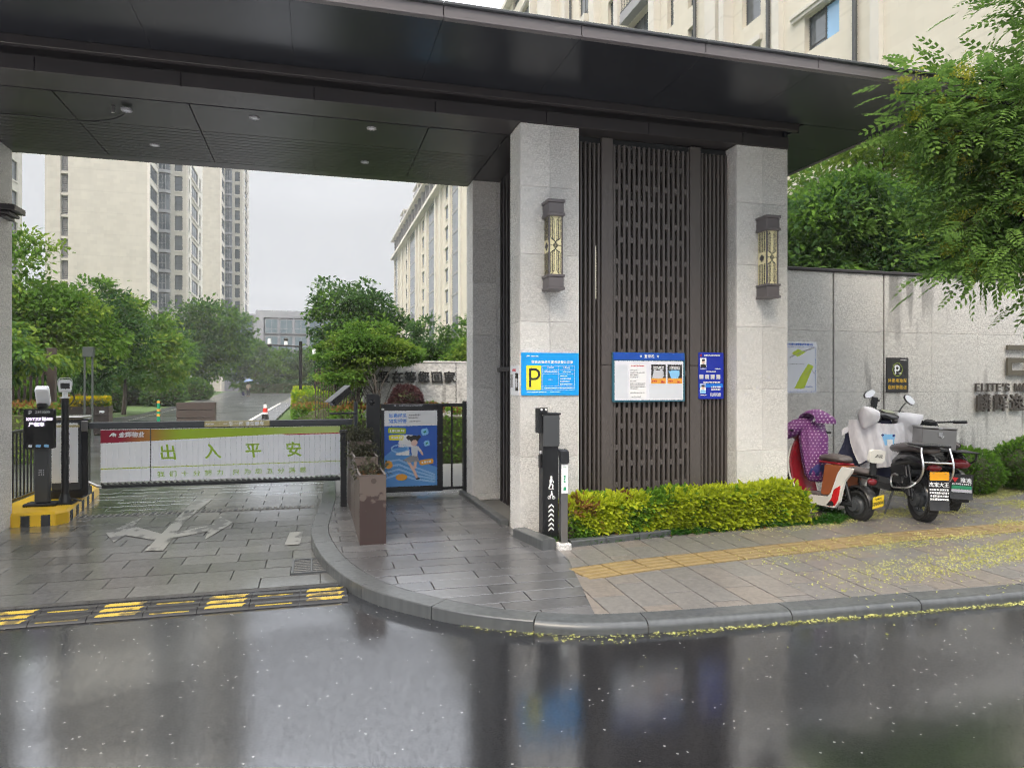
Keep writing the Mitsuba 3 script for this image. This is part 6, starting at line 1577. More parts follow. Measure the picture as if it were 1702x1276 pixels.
for kd, u0, u1, z0, z1, k in todo:
    if kd == 'wide':
        w = window(t, m, u0, (u0 + u1) / 2, z0, z1, 0, .25, .05, .2, 'glass', False)
        w2 = window(t, m, (u0 + u1) / 2 + .002, u1, z0, z1, 0, None, .05, .16, 'curtain_glass' if k == 0 else 'glass', False)
        part(t, 'lintel', moved(box(u0 - .6, u1 + .1, z1 + .02, z1 + .14, .003, .10), m), 'wall_trim')
        part(t, 'lintel', moved(box(u0 - .6, u1 + .1, z1 + .141, z1 + .25, .003, .16), m), 'wall_trim')
    elif kd == 'balcony':
        w = window(t, m, u0, u1, z0, z1, 1, None, .06, .35, 'glass', False)
        b_ = part(t, 'balcony', moved(box(u0 - .1, u1 + .1, z0 - .55, z0 - .02, -.3, .45), m), 'wall_grey')
        part(b_, 'railing', moved(cat([box(u0 - .1, u1 + .1, z0 + .95, z0 + 1.0, .38, .43), box(u0 - .1, u1 + .1, z0 + .05, z0 + .09, .38, .43)] + [box(u0 + .2 * q, u0 + .2 * q + .03, z0 - .02, z0 + .96, .39, .42) for q in range(int((u1 - u0) / .2) + 1)]), m), 'window_frame')
    elif kd == 'bay':
        w = window(t, m, u0, u1, z0, z1, 1, .5, .06, .1, 'glass', False)
        part(t, 'corbel', moved(box(u0 - .2, u1 + .2, z0 - .5, z0 - .05, .003, .35), m), 'wall_trim')
    else:
        window(t, m, u0, u1, z0, z1, 0, .7 if kd == 'slim' else None, .05, .2, 'glass', False)
        if kd == 'plain':
            part(t, 'lintel', moved(box(u0 - .3, u1 + .1, z1 + .02, z1 + .25, .003, .12), m), 'wall_trim')
for y, w_, d_ in ((26.0, .8, .3), (24.9, .35, .45), (21.8, .4, .22), (31.2, .6, .35), (35.3, .5, .4), (38.6, .7, .45), (43.6, .5, .4), (47.0, 3.0, .6), (49.9, .35, .75), (17.2, .35, .18)):
    part(t, 'pilaster', moved(box(U(y) - w_ / 2, U(y) + w_ / 2, -.08, 33.4, .003, d_), m), 'wall_trim')
for y in (22.35, 18.05, 27.5, 31.6, 43.0):
    part(t, 'drain_pipe', moved(cyl((U(y), 0, .12), (U(y), 33.2, .12), .075, 10), m), 'window_frame', smooth=40)
part(t, 'parapet', moved(box(-.4, 49, 33.4, 33.8, -.8, .55), m), 'wall_trim')

# distant office block
t = thing('office_block', 'hazy grey glass office block across the end of the inner road', 'office block')
m = FR(-14.6, 170, 0)
part(t, 'body', box(-22, 16, 170.5, 190, -.08, 17.4), 'office_wall')
part(t, 'parapet', moved(box(1.9, 30, 16.6, 18.2, -.4, .2), m), 'office_wall')
part(t, 'pier', moved(box(1.5, 3.6, -.08, 16.59, -.4, .35), m), 'office_wall')
for i in range(7):
    for j in range(4):
        u0, z0 = 3.9 + 3.2 * i, 1.6 + 3.8 * j
        window(t, m, u0, u0 + 2.8, z0, z0 + 3.3, 1, 1.1, .12, -.1, 'office_glass', False, 'office_wall')
for j in range(4):
    window(t, m, -2.6, 1.2, 1.6 + 3.8 * j, 4.9 + 3.8 * j, 2, 1.1, .12, -.1, 'office_glass', False, 'office_wall')
for i in range(7):
    part(t, 'pier', moved(box(6.75 + 3.2 * i, 7.05 + 3.2 * i, -.08, 16.59, -.4, .25), m), 'office_wall')

# ------------------------------------------------------------------ inner court: wall with lettering, fences, lamps
b = thing('court_wall', 'pale streaked stone wall with black brush characters behind the pedestrian gate', 'wall')
part(b, 'core', box(.95, 6.2, 14.53, 14.75, -.05, 1.98), 'joint')
for a, d in ((.95, 1.38), (1.382, 2.83), (2.85, 4.28), (4.282, 6.2)):
    for z0, z1 in ((-.05, .6), (.602, 1.3), (1.302, 1.985)):
        part(b, 'panel', cbox(a, d, 14.505, 14.529, z0, z1, .002), 'granite_pale')
part(b, 'coping', cbox(.94, 6.2, 14.49, 14.76, 1.986, 2.02, .005), 'granite_pale')
w_ = thing('wall_characters', 'black brush script characters fixed to the pale wall behind the gate', 'lettering')
for k, ch in enumerate('爱在等您回家'):
    part(w_, 'character', moved(extrude(writing(ch, .245, 0, .007, slant=-5), .02), FR(1.36 + .268 * k, 14.484, 1.685)), 'black_print')

p = thing('palisade_fence', 'dark palisade fence ending at the pale wall, half hidden by the small tree', 'fence')
for k in range(18):
    x = .02 + .052 * k
    part(p, 'pale', cbox(x, x + .018, 15.2, 15.22, .1, 1.86 + .02 * (k % 2), .003), 'wood_brown')
for z in (.3, 1.55):
    part(p, 'rail', cbox(.0, .96, 15.225, 15.25, z, z + .04, .003), 'wood_brown')
p = thing('garden_fence', 'tall dark slatted garden fence under the trees beside the left pillar', 'fence')
for k in range(26):
    x = -8.6 + .115 * k
    part(p, 'slat', cbox(x, x + .05, 18.0, 18.03, .0, 1.95, .004), 'wood_brown')
part(p, 'rail', cbox(-8.65, -5.55, 18.035, 18.07, 1.75, 1.83, .004), 'wood_brown')
part(p, 'post', cbox(-5.72, -5.56, 17.95, 18.1, 0, 2.35, .006), 'wood_brown')

for k, (x, y, h, arm) in enumerate(((.0, 40, 3.85, True), (.55, 43, 3.6, False))):
    x = (-.335 * .9632 + .2689) / (.9632 + .335 * .2689 * 1.0) * y + (.0 if k == 0 else .45)
    x = -.0 + {0: -.70, 1: .05}[k]
    p = thing('camera_mast' if arm else 'garden_lamp', ['black mast with an arm carrying two dome cameras over the inner road', 'slim black garden lamp with a white head close behind the camera mast'][k], 'camera mast' if arm else 'lamp post')
    part(p, 'pole', cyl((x, y, 0), (x, y, h), .085 if arm else .06, 12), 'black_metal', smooth=40)
    if arm:
        part(p, 'arm', cyl((x, y, h - .28), (x - 1.62, y, h - .22), .05, 10), 'black_metal', smooth=40)
        for q in (.75, 1.6):
            d_ = part(p, 'dome_camera', cyl((x - q, y, h - .2), (x - q, y, h + .12), .10, 14, .07), 'white_paint', smooth=40)
            part(d_, 'dome', ellipsoid((x - q, y, h - .22 + (.30 if q < 1 else .0)), (.11, .11, .12), 2), 'gloss_black', smooth=True)
    else:
        part(p, 'head', cyl((x, y, h - .5), (x, y, h), .13, 12, .17), 'white_paint', smooth=40)
p = thing('garden_lamp', 'grey square garden lamp among the shrubs left of the barrier', 'lamp post')
x, y = -5.72, 21.0
for sx in (-.09, .09):
    part(p, 'post', cbox(x + sx - .022, x + sx + .022, y - .022, y + .022, -.03, 2.26, .005), 'lamp_green')
part(p, 'head', cbox(x - .125, x + .125, y - .09, y + .09, 2.26, 2.52, .01), 'lamp_green')

p = thing('traffic_cone', 'red and white traffic cone with a black base at the inner pavement', 'traffic cone')
cx0, cy0 = -1.98, 31.6
part(p, 'base', cbox(cx0 - .2, cx0 + .2, cy0 - .2, cy0 + .2, .0, .05, .01), 'rubber')
for z0, z1, mm in ((.05, .28, 'rubber'), (.28, .36, 'white_paint'), (.36, .54, 'cone_red'), (.54, .70, 'white_paint'), (.70, .76, 'rubber')):
    part(p, 'band', cyl((cx0, cy0, z0), (cx0, cy0, z1), .16 - .15 * z0, 18, .16 - .15 * z1), mm, smooth=40)

for k, (px0, py0, wd, lab) in enumerate(((-6.55, 24.0, 1.12, 'brown slatted planter box topped with bright yellow flowers'), (-4.15, 28.0, 1.30, 'empty dark brown slatted planter box in the middle of the inner road'))):
    p = thing('planter_box', lab, 'planter')
    part(p, 'liner', box(px0 - wd / 2 + .03, px0 + wd / 2 - .03, py0 + .03, py0 + .42, .02, .86), 'wood_brown')
    for z in range(3):
        part(p, 'plank', cbox(px0 - wd / 2, px0 + wd / 2, py0, py0 + .025, .04 + .29 * z, .30 + .29 * z, .006), 'wood_brown')
    for sx in (-1, 1):
        part(p, 'side', cbox(px0 + sx * (wd / 2 - .02) - .015, px0 + sx * (wd / 2 - .02) + .015, py0 + .03, py0 + .45, .04, .88, .006), 'wood_brown')
    if k == 0:
        part(p, 'label_plate', cbox(px0 + .30, px0 + .44, py0 - .006, py0 - .001, .68, .75, .001), 'white_print')
leaf('flower_yellow', (.55, .42, .01), (.85, .68, .03), 5.0)
clipped_hedge('flower_bed', 'mass of bright yellow flowers filling the brown planter box', (-7.06, -6.02, 24.03, 24.44, .82, 1.15), 1500, .07, ['flower_yellow', 'flower_yellow', 'leaf_hedge_green'], seed=4, category='flowers')
for k, (x, y) in enumerate(((-5.1, 26.5),)):
    p = thing('flexible_bollard', 'green bollard with orange bands standing on the inner road', 'bollard')
    part(p, 'shaft', cyl((x, y, 0), (x, y, 1.0), .05, 12), 'green_print', smooth=40)
    for z in (.45, .62, .9):
        part(p, 'band', cyl((x, y, z), (x, y, z + .08), .053, 12), 'orange_print', smooth=40)
p = thing('blue_bin_lid', 'light blue plastic crate on the hedge edge seen over the gate', 'crate')
part(p, 'crate', cbox(1.80, 2.13, 12.62, 12.9, .62, 1.12, .015), 'cyan_sign')
part(p, 'rim', cbox(1.78, 2.15, 12.6, 12.92, 1.12, 1.16, .008), 'sky_print')
part(p, 'stand', box(1.84, 2.09, 12.66, 12.86, 0.0, .619), 'grey_metal')

# ------------------------------------------------------------------ hedges and bushes of the court
clipped_hedge('clipped_hedge', 'green hedge with rusty shoots in front of the pale wall', (.25, 3.9, 13.3, 14.2, .0, 1.12), 7500, .085, ['leaf_green', 'leaf_hedge_green'], 'hedges inside the gate', 2, top='leaf_rust')
round_bush('round_bush', 'dense purple leaved round bush before the pale wall', (1.66, 13.25, 1.22), (.37, .36, .34), 4200, .055, ['leaf_purple'], None, 3)
clipped_hedge('clipped_hedge', 'low hedge with orange new shoots right of the inner pavement', (-.62, 1.9, 19.5, 21.5, 0, 1.0), 5200, .10, ['leaf_green', 'leaf_hedge_green'], 'hedges inside the gate', 5, top='leaf_orange')
clipped_hedge('clipped_hedge', 'bright yellow green hedge block at the foot of the camera mast', (-1.02, .9, 34, 37, 0, 1.20), 4200, .14, ['leaf_hedge', 'leaf_hedge_green'], 'hedges inside the gate', 6)
clipped_hedge('clipped_hedge', 'farther yellow green hedge beside the inner pavement', (-1.25, .2, 46, 54, 0, 1.3), 3500, .18, ['leaf_hedge', 'leaf_green'], 'hedges inside the gate', 7)
clipped_hedge('clipped_hedge', 'long low clipped hedge along the left of the inner road', (-15, -9.3, 34, 37.5, 0, .95), 5000, .14, ['leaf_hedge', 'leaf_green'], 'hedges inside the gate', 8)
clipped_hedge('clipped_hedge', 'rust tipped hedge behind the ticket machine', (-8.8, -4.9, 15.6, 16.6, 0, 1.16), 5200, .09, ['leaf_green', 'leaf_yellow_green'], 'hedges inside the gate', 9, top='leaf_rust')
clipped_hedge('clipped_hedge', 'rust tipped hedge left of the yellow flower box', (-9.4, -7.1, 24.6, 26, 0, 1.15), 3200, .11, ['leaf_green'], 'hedges inside the gate', 10, top='leaf_rust')
clipped_hedge('clipped_hedge', 'dark distant hedge across the end of the inner road', (-12, 3, 125, 128, 0, 2.0), 4000, .4, ['leaf_dark'], 'hedges inside the gate', 11)
round_bush('round_bush', 'rounded green bush behind the white box camera', (-6.25, 18.6, 1.05), (.62, .6, .62), 5200, .075, ['leaf_green', 'leaf_hedge_green'], 'rounded bushes inside the gate', 12)
round_bush('round_bush', 'rounded green bush behind the ticket machine camera', (-7.35, 19.2, 1.0), (.6, .6, .6), 4000, .08, ['leaf_green', 'leaf_yellow_green'], 'rounded bushes inside the gate', 13)
for k, (x, y, s_) in enumerate(((-11.6, 44, 1.5), (-10.2, 55, 1.7), (-12.8, 60, 2.0), (-11.2, 75, 1.8))):
    round_bush('round_bush', ['clipped dome bush on the lawn left of the inner road, nearest of the row', 'second clipped dome bush along the left lawn', 'large dark dome bush under the left trees', 'farthest dome bush along the left lawn'][k], (x, y, s_ * .45), (s_, s_, s_ * .75), 2600, .16 + .002 * y, ['leaf_green', 'leaf_dark'], 'rounded bushes inside the gate', 20 + k)

# ------------------------------------------------------------------ trees of the court
GT = 'trees inside the gate'
tree('tree', 'bright green tree rising beside the left pillar', GT, (-7.7, 22.5, 0), (-7.6, 22.5, 3.4), [((-7.8, 22.4, 4.0), (1.5, 1.4, 1.5)), ((-7.1, 22.2, 3.0), (1.5, 1.3, 1.2)), ((-8.5, 22.6, 2.9), (1.3, 1.3, 1.3)), ((-6.3, 22.3, 3.1), (1.0, 1.0, .9))], 230, 80, .17, ['leaf_yellow_green', 'leaf_green'], .11, seed=1)
tree('tree', 'low feathery tree with pale drooping sprays beside the left pillar', GT, (-6.9, 16.8, 0), (-6.7, 16.8, 2.1), [((-6.9, 16.6, 2.5), (1.0, .9, .65)), ((-6.0, 16.5, 2.2), (.8, .7, .5))], 60, 80, .16, ['leaf_green', 'leaf_dark', 'leaf_yellow_green'], .07, 'oval', seed=2, droop=.6)
tree('tree', 'dark evergreen tree in front of the blank tower gable', GT, (-8.6, 30.5, 0), (-8.3, 30.5, 3.6), [((-8.2, 30.4, 4.0), (1.6, 1.5, 1.4)), ((-7.4, 30.2, 3.2), (1.3, 1.3, 1.0)), ((-9.2, 30.8, 3.0), (1.5, 1.4, 1.2)), ((-8.0, 30, 2.2), (1.4, 1.2, .8))], 220, 80, .20, ['leaf_dark', 'leaf_dark', 'leaf_green'], .12, seed=3, spread=.15)
tree('tree', 'olive green tree between the dark tree and the big round tree', GT, (-9.3, 40, 0), (-9.0, 40, 3.4), [((-8.9, 40, 4.2), (1.7, 1.6, 1.5)), ((-8.0, 39.8, 2.9), (1.6, 1.5, 1.4)), ((-10, 40.3, 3.0), (1.6, 1.6, 1.4))], 210, 75, .24, ['leaf_yellow_green', 'leaf_green'], .12, seed=4)
tree('tree', 'big round dark crowned tree left of the inner road', GT, (-11.8, 83, 0), (-11.2, 83, 6), [((-11.0, 83, 7.2), (4.0, 3.8, 3.4)), ((-10.0, 82, 5.4), (2.2, 2.6, 2.3)), ((-13.6, 84, 5.5), (3.2, 3, 2.8)), ((-11, 81, 4.4), (3.4, 3, 2.2))], 330, 70, .45, ['leaf_dark', 'leaf_green', 'leaf_dark'], .22, seed=5)
tree('tree', 'bushy tree filling in below the olive tree left of the road', GT, (-11.5, 58, 0), (-11.2, 58, 3), [((-11.5, 58, 3.6), (2.8, 2.4, 2.2)), ((-14.5, 57, 3.2), (2.6, 2.4, 2.2)), ((-17.5, 56, 3.4), (2.6, 2.4, 2.4))], 200, 70, .32, ['leaf_green', 'leaf_dark'], .15, seed=6)
tree('tree', 'dense tree mass behind the left garden fence', GT, (-13.5, 34, 0), (-13.2, 34, 3.6), [((-13.3, 34, 4.0), (2.6, 2.2, 2.3)), ((-16.6, 35, 3.6), (2.6, 2.4, 2.6)), ((-10.8, 33.6, 2.4), (1.8, 1.6, 1.5))], 220, 70, .26, ['leaf_green', 'leaf_dark'], .15, seed=7)
tree('ornamental_tree', 'layered small leaved tree with several slim stems before the pale wall', None, (1.15, 14.15, 0), (.98, 14.05, 1.7), [((.52, 13.9, 1.74), (.45, .6, .22)), ((1.0, 13.9, 2.18), (.75, .7, .26)), ((.90, 14.0, 2.50), (.58, .6, .22)), ((.55, 14.0, 2.15), (.5, .5, .25)), ((1.6, 13.8, 2.12), (.42, .5, .18))], 230, 95, .07, ['leaf_yellow_green', 'leaf_green', 'leaf_green'], .028, 'plain', 'bark', 8, .2, 4, .3, .35, .15)
tree('tree', 'large dark tree behind the layered tree, in front of the sky', GT, (1.4, 26.5, 0), (1.4, 26.5, 3.2), [((1.4, 26.4, 4.1), (1.35, 1.3, 1.15)), ((1.0, 26.2, 3.0), (.95, 1.1, 1.0)), ((2.4, 26.4, 3.3), (1.0, 1.0, .95)), ((1.1, 26, 1.9), (.8, .9, .8))], 240, 85, .17, ['leaf_dark', 'leaf_green', 'leaf_dark'], .12, seed=9, spread=.15)
tree('tree', 'rounded dark green tree before the receding apartment block', GT, (3.7, 22, 0), (3.7, 22, 2.2), [((3.65, 22, 2.75), (.85, .8, .8)), ((4.3, 21.8, 2.4), (.6, .6, .6)), ((3.1, 21.6, 2.1), (.6, .6, .5))], 150, 80, .12, ['leaf_green', 'leaf_dark'], .08, seed=10)
tree('tree', 'light green bushy tree beside the rear granite pillar', GT, (4.2, 19, 0), (4.2, 19, 1.8), [((4.15, 19, 2.2), (.6, .6, .55)), ((3.5, 18.6, 1.9), (.55, .5, .4))], 90, 75, .11, ['leaf_yellow_green', 'leaf_green'], .06, seed=11)
tree('tree', 'broad leaved tree whose branch hangs beside the rear pillar', GT, (4.6, 16.5, 0), (4.4, 16.5, 2.6), [((3.75, 16.3, 3.05), (.45, .4, .42)), ((4.6, 16.4, 3.3), (.8, .7, .6))], 45, 55, .13, ['leaf_dark', 'leaf_green'], .07, 'oval', seed=12)
for k, (x, y, h, w_) in enumerate(((-9.5, 128, 8.5, 3.4), (-4.5, 132, 7.6, 3.6), (.5, 135, 8.6, 3.6), (4.5, 118, 7.5, 3.2), (2.8, 84, 5.6, 2.4), (3.5, 60, 4.8, 2.0), (1.8, 48, 3.6, 1.2))):
    tree('tree', ['hazy tree at the far left end of the inner road', 'hazy tree straight beyond the end of the inner road', 'hazy far tree right of the road end', 'far tree behind the camera mast', 'middle distance tree right of the inner road', 'light green tree right of the inner pavement', 'small light tree behind the camera mast'][k], 'far trees along the inner road', (x, y, 0), (x, y, h * .55),
        [((x, y, h * .66), (w_, w_, h * .34)), ((x - w_ * .6, y - .5, h * .42), (w_ * .7, w_ * .7, h * .28)), ((x + w_ * .6, y - .5, h * .45), (w_ * .7, w_ * .7, h * .28))], 120, 55, .0048 * y if y > 60 else .22, ['leaf_green', 'leaf_dark'] if k < 5 else ['leaf_yellow_green', 'leaf_green'], .16, seed=40 + k)
GW = 'trees behind the boundary wall'
tree('tree', 'glossy dark green tree above the wall beside the right pillar', GW, (8.6, 10.4, 0), (8.6, 10.4, 2.9), [((8.3, 10.2, 3.95), (1.15, .9, .75)), ((9.6, 10.2, 3.7), (1.2, .9, .8)), ((7.75, 10.1, 3.45), (.75, .7, .55)), ((10.7, 10.3, 3.6), (1.1, .9, .8)), ((9.0, 10.2, 4.6), (1.0, .8, .5)), ((10.2, 10.2, 4.5), (1.0, .8, .6))], 330, 85, .135, ['leaf_ash', 'leaf_dark', 'leaf_green'], .1, 'oval', seed=60, spread=.2)
tree('tree', 'tall light green tree behind the glossy tree, over the canopy end', GW, (12.0, 13, 0), (12, 13, 4.4), [((11.4, 12.8, 5.4), (1.5, 1.4, 1.1)), ((13.2, 12.8, 5.6), (1.6, 1.4, 1.3)), ((10.2, 12.6, 4.9), (1.2, 1.0, .6)), ((11.8, 12.8, 7.2), (1.3, 1.2, .8)), ((13.6, 12.8, 7.4), (1.4, 1.2, 1.2)), ((12.6, 12.6, 4.4), (1.8, 1.2, 1.0))], 300, 75, .16, ['leaf_green', 'leaf_ash', 'leaf_yellow_green'], .12, 'oval', seed=61)

# ------------------------------------------------------------------ parked electric bikes
def pose(x, y, z, heading, lean=0.0):
    m = rz(heading, (x, y, z))
    a = math.radians(lean)
    k = np.eye(4)
    k[1:3, 1:3] = [[math.cos(a), -math.sin(a)], [math.sin(a), math.cos(a)]]
    return m @ k


def wheel_parts(t, m, x, r, w, seed=0, hub=True):
    prof = np.array([(r - .075, -w * .32), (r - .03, -w * .5), (r - .008, -w * .42), (r, -w * .2), (r, w * .2), (r - .008, w * .42), (r - .03, w * .5), (r - .075, w * .32), (r - .075, -w * .32)])
    tyre = trimesh.creation.revolve(prof, sections=40)
    turn = frame((x, 0, r), (1, 0, 0), (0, 0, 1))
    k = part(t, 'wheel', moved(tyre, m @ turn), 'tyre', smooth=35)
    rim = trimesh.creation.revolve(np.array([(r - .10, -w * .28), (r - .07, -w * .34), (r - .07, w * .34), (r - .10, w * .28), (r - .10, -w * .28)]), sections=32)
    part(k, 'rim', moved(rim, m @ turn), 'grey_metal', smooth=35)
    hubm = trimesh.creation.revolve(np.array([(0.001, -w * .55), (.05, -w * .5), (.075, -w * .28), (.075, w * .28), (.05, w * .5), (0.001, w * .55)]), sections=24)
    part(k, 'hub', moved(hubm, m @ turn), 'grey_metal', smooth=35)
    for q in range(5):
        a = 2 * math.pi * q / 5 + seed
        p0, p1 = np.array([math.cos(a) * .06, math.sin(a) * .06, 0]), np.array([math.cos(a + .25) * (r - .085), math.sin(a + .25) * (r - .085), 0])
        part(k, 'spoke', moved(tube([p0, p1], [.016, .012], 6), m @ turn), 'grey_metal')
    if True:
        tr = [moved(box(-.008, .008, r - .004, r + .0035, -w * .3, w * .3), np.block([[np.array([[math.cos(a), -math.sin(a), 0], [math.sin(a), math.cos(a), 0], [0, 0, 1]]), np.zeros((3, 1))], [np.zeros((1, 3)), np.ones((1, 1))]])) for a in np.linspace(0, 2 * math.pi, 28, endpoint=False)]
        part(k, 'tread', moved(cat(tr), m @ turn), 'tyre')
    return k


def shell(fn, nu, nv, t=.008):
    """A thin closed sheet from fn(u, v) -> points, u and v from 0 to 1."""
    u, v = np.meshgrid(np.linspace(0, 1, nu), np.linspace(0, 1, nv), indexing='ij')
    P = fn(u, v)
    du, dv = np.gradient(P, axis=0), np.gradient(P, axis=1)
    N = np.cross(du, dv)
    N /= np.linalg.norm(N, axis=-1, keepdims=True) + 1e-12
    A, B = (P + N * t / 2).reshape(-1, 3), (P - N * t / 2).reshape(-1, 3)
    idx = np.arange(nu * nv).reshape(nu, nv)
    q = np.stack([idx[:-1, :-1], idx[1:, :-1], idx[1:, 1:], idx[:-1, 1:]], -1).reshape(-1, 4)
    n = nu * nv
    rim = np.concatenate([idx[:, 0], idx[-1, 1:], idx[::-1, -1][1:], idx[0, ::-1][1:]])
    e = np.stack([rim[1:], rim[:-1], rim[:-1] + n, rim[1:] + n], -1)
    F = np.vstack([q, q[:, ::-1] + n, e])
    return trimesh.Trimesh(np.vstack([A, B]), np.vstack([F[:, [0, 1, 2]], F[:, [0, 2, 3]]]), process=False)


def loft(sections, n=24, fold=0.0, kf=7, seed=0):
    """A closed body through elliptic sections (centre, half width across, half depth, tilt axis is the path)."""
    C = np.array([s_[0] for s_ in sections], float)
    d = np.gradient(C, axis=0)
    d /= np.linalg.norm(d, axis=1, keepdims=True) + 1e-9
    ang = np.arange(n) * 2 * np.pi / n
    V = []
    for k, (c_, a, b_, *o) in enumerate(sections):
        side = np.array(o[0] if o else (0, 1, 0), float)
        side = side - d[k] * (side @ d[k])
        side /= np.linalg.norm(side)
        w_ = np.cross(d[k], side)
        f = 1 + fold * np.sin(kf * ang + .5 * k + seed)
        V.append(np.array(c_) + (a * f * np.cos(ang))[:, None] * side + (b_ * f * np.sin(ang))[:, None] * w_)
    V = np.vstack(V + [C[:1], C[-1:]])
    i = np.arange(n)
    F = []
    for k in range(len(sections) - 1):
        o = k * n
        F += [np.stack([o + i, o + (i + 1) % n, o + n + (i + 1) % n], 1), np.stack([o + i, o + n + (i + 1) % n, o + n + i], 1)]
    e = (len(sections) - 1) * n
    F += [np.stack([i * 0 + len(V) - 2, (i + 1) % n, i], 1), np.stack([i * 0 + len(V) - 1, e + i, e + (i + 1) % n], 1)]
    return trimesh.Trimesh(V, np.vstack(F), process=False)


def side_shape(pts, y0, y1, r=.0):
    """A profile in the x-z plane of the bike, extruded from y0 to y1."""
    g = Polygon(pts)
    if r:
        g = g.buffer(-r).buffer(2 * r, quad_segs=4).buffer(-r)
    k = extrude(g, abs(y1 - y0))
    return moved(k, frame((0, max(y0, y1), 0), (1, 0, 0)) @ np.diag([1, 1, 1, 1.0]))


def fender(x, r, a0, a1, w, t=.006):
    def fn(u, v):
        a = np.radians(a0 + (a1 - a0) * u)
        rr = r - .02 * (2 * v - 1) ** 4
        return np.stack([x + rr * np.cos(a), w * (v - .5), .22 + rr * np.sin(a)], -1)
    return shell(fn, 16, 9, t)


def mudflap(t, m, x, z0, z1, w, lines, plate_mat=None):
    k = part(t, 'mudflap', moved(shell(lambda u, v: np.stack([x + .02 * np.sin(v * 2.5) - .05 * v + 0 * u, (u - .5) * w * (1 - .06 * v), z1 + (z0 - z1) * v + 0 * u], -1), 6, 8, .006), m), 'rubber', smooth=30)
    return k


lab = 'electric bike with a grey quilted wind apron and a white lettered mudflap'
A = thing('electric_bike', 'black ' + lab, 'electric bike', 'bikes parked by the wall')
mA = pose(6.17, 6.04, zs(6.1) - .015, 71.5, 2)
wheel_parts(A, mA, 0, .235, .125)
wheel_parts(A, mA, 1.27, .225, .095, 1)
part(A, 'rear_fender', moved(fender(0, .275, 55, 190, .19), mA), 'gloss_black', smooth=40)
part(A, 'front_fender', moved(fender(1.27, .26, 0, 150, .13), mA), 'gloss_black', smooth=40)
mf = mudflap(A, mA, -.285, .17, .47, .205, None)
back = lambda x, z: mA @ frame((x, 0, z), (0, -1, 0))
part(A, 'number_plate', moved(extrude(rrect(.19, .085, .006), .003), back(-.292, .515) @ rz(2)), 'plate_orange')
part(A, 'plate_bolt', moved(cat([cyl((s_, .03, 0), (s_, .03, .008), .006, 8) for s_ in (-.06, .06)]), back(-.292, .515)), 'steel')
ln = [(writing('杰宝大王', .048, .04, .0012), 0, .085)] + [(dashes(w_, .022, 140 + k), 0, .035 - .032 * k) for k, w_ in enumerate((.19, .19, .18, .18))]
part(mf, 'lettering', printed(unary_union([offset2(g, dx, dy) for g, dx, dy in ln]), back(-.300, .345) @ np.array([[1, 0, 0, 0], [0, .99, .12, 0], [0, -.12, .99, .003], [0, 0, 0, 1.0]])), 'white_print')
part(A, 'tail_body', moved(loft([((-.20, 0, .60), .085, .05), ((-.10, 0, .63), .12, .075), ((.1, 0, .64), .13, .10), ((.35, 0, .60), .12, .12), ((.5, 0, .52), .10, .12)]), mA), 'gloss_black', smooth=50)
part(A, 'tail_light', moved(loft([((-.225, 0, .585), .05, .025), ((-.20, 0, .585), .075, .035), ((-.15, 0, .59), .08, .04)]), mA), 'tail_red', smooth=50)
part(A, 'seat', moved(loft([((-.16, 0, .755), .06, .03), ((-.10, 0, .765), .115, .045), ((.12, 0, .77), .13, .055), ((.38, 0, .745), .125, .06), ((.56, 0, .725), .10, .05), ((.60, 0, .72), .05, .02)]), mA), 'seat_leather', smooth=50)
for s_ in (-1, 1):
    part(A, 'rack_bar', moved(tube(bez([(-.05, s_ * .15, .42), (-.22, s_ * .15, .48), (-.27, s_ * .15, .60), (-.235, s_ * .15, .70), (-.20, s_ * .14, .79)], 14), .0115, 8), mA), 'chrome', smooth=True)
    part(A, 'rack_bar', moved(tube([(-.20, s_ * .14, .79), (.10, s_ * .13, .80)], .009, 8), mA), 'chrome', smooth=True)
part(A, 'rack_bar', moved(tube([(-.262, -.15, .645), (-.262, .15, .645)], .0115, 8), mA), 'chrome', smooth=True)
part(A, 'rack_plate', moved(cbox(-.22, .08, -.15, .15, .803, .818, .005), mA), 'black_metal')
part(A, 'frame', moved(cat([tube([(0, s_ * .10, .235), (.35, s_ * .11, .36), (.75, s_ * .11, .30)], .022, 8) for s_ in (-1, 1)] + [tube([(.0, s_ * .105, .25), (.12, s_ * .105, .58)], .02, 8) for s_ in (-1, 1)]), mA), 'black_metal', smooth=True)
part(A, 'shock_absorber', moved(cat([tube([(.03, s_ * .125, .26), (.14, s_ * .125, .56)], .022, 10) for s_ in (-1, 1)]), mA), 'rubber', smooth=True)
part(A, 'battery_case', moved(side_shape([(.15, .30), (.16, .58), (.50, .56), (.48, .30)], -.11, .11, .03), mA), 'black_metal')
part(A, 'motor_cover', moved(cyl((.0, .07, .235), (.0, .105, .235), .075, 20), mA), 'grey_metal', smooth=40)
part(A, 'footboard', moved(side_shape([(.36, .26), (.36, .345), (.92, .36), (1.02, .30), (.9, .25)], -.17, .17, .02), mA), 'gloss_black')
part(A, 'side_panel', moved(side_shape([(.30, .345), (.42, .40), (.85, .395), (.95, .355), (.5, .335)], .171, .185, .012), mA), 'grey_metal')
part(A, 'foot_peg', moved(side_shape([(.02, .38), (.03, .46), (.20, .47), (.28, .40)], .14, .20, .015), mA), 'gloss_black')
part(A, 'guard_bar', moved(tube(bez([(-.15, .15, .43), (-.10, .24, .36), (.0, .27, .35), (.15, .26, .36), (.18, .25, .44), (.10, .22, .47)], 18), .010, 8), mA), 'chrome', smooth=True)
part(A, 'kickstand', moved(tube([(.38, .13, .27), (.33, .24, .0)], [.012, .010], 8), mA), 'grey_metal', smooth=True)
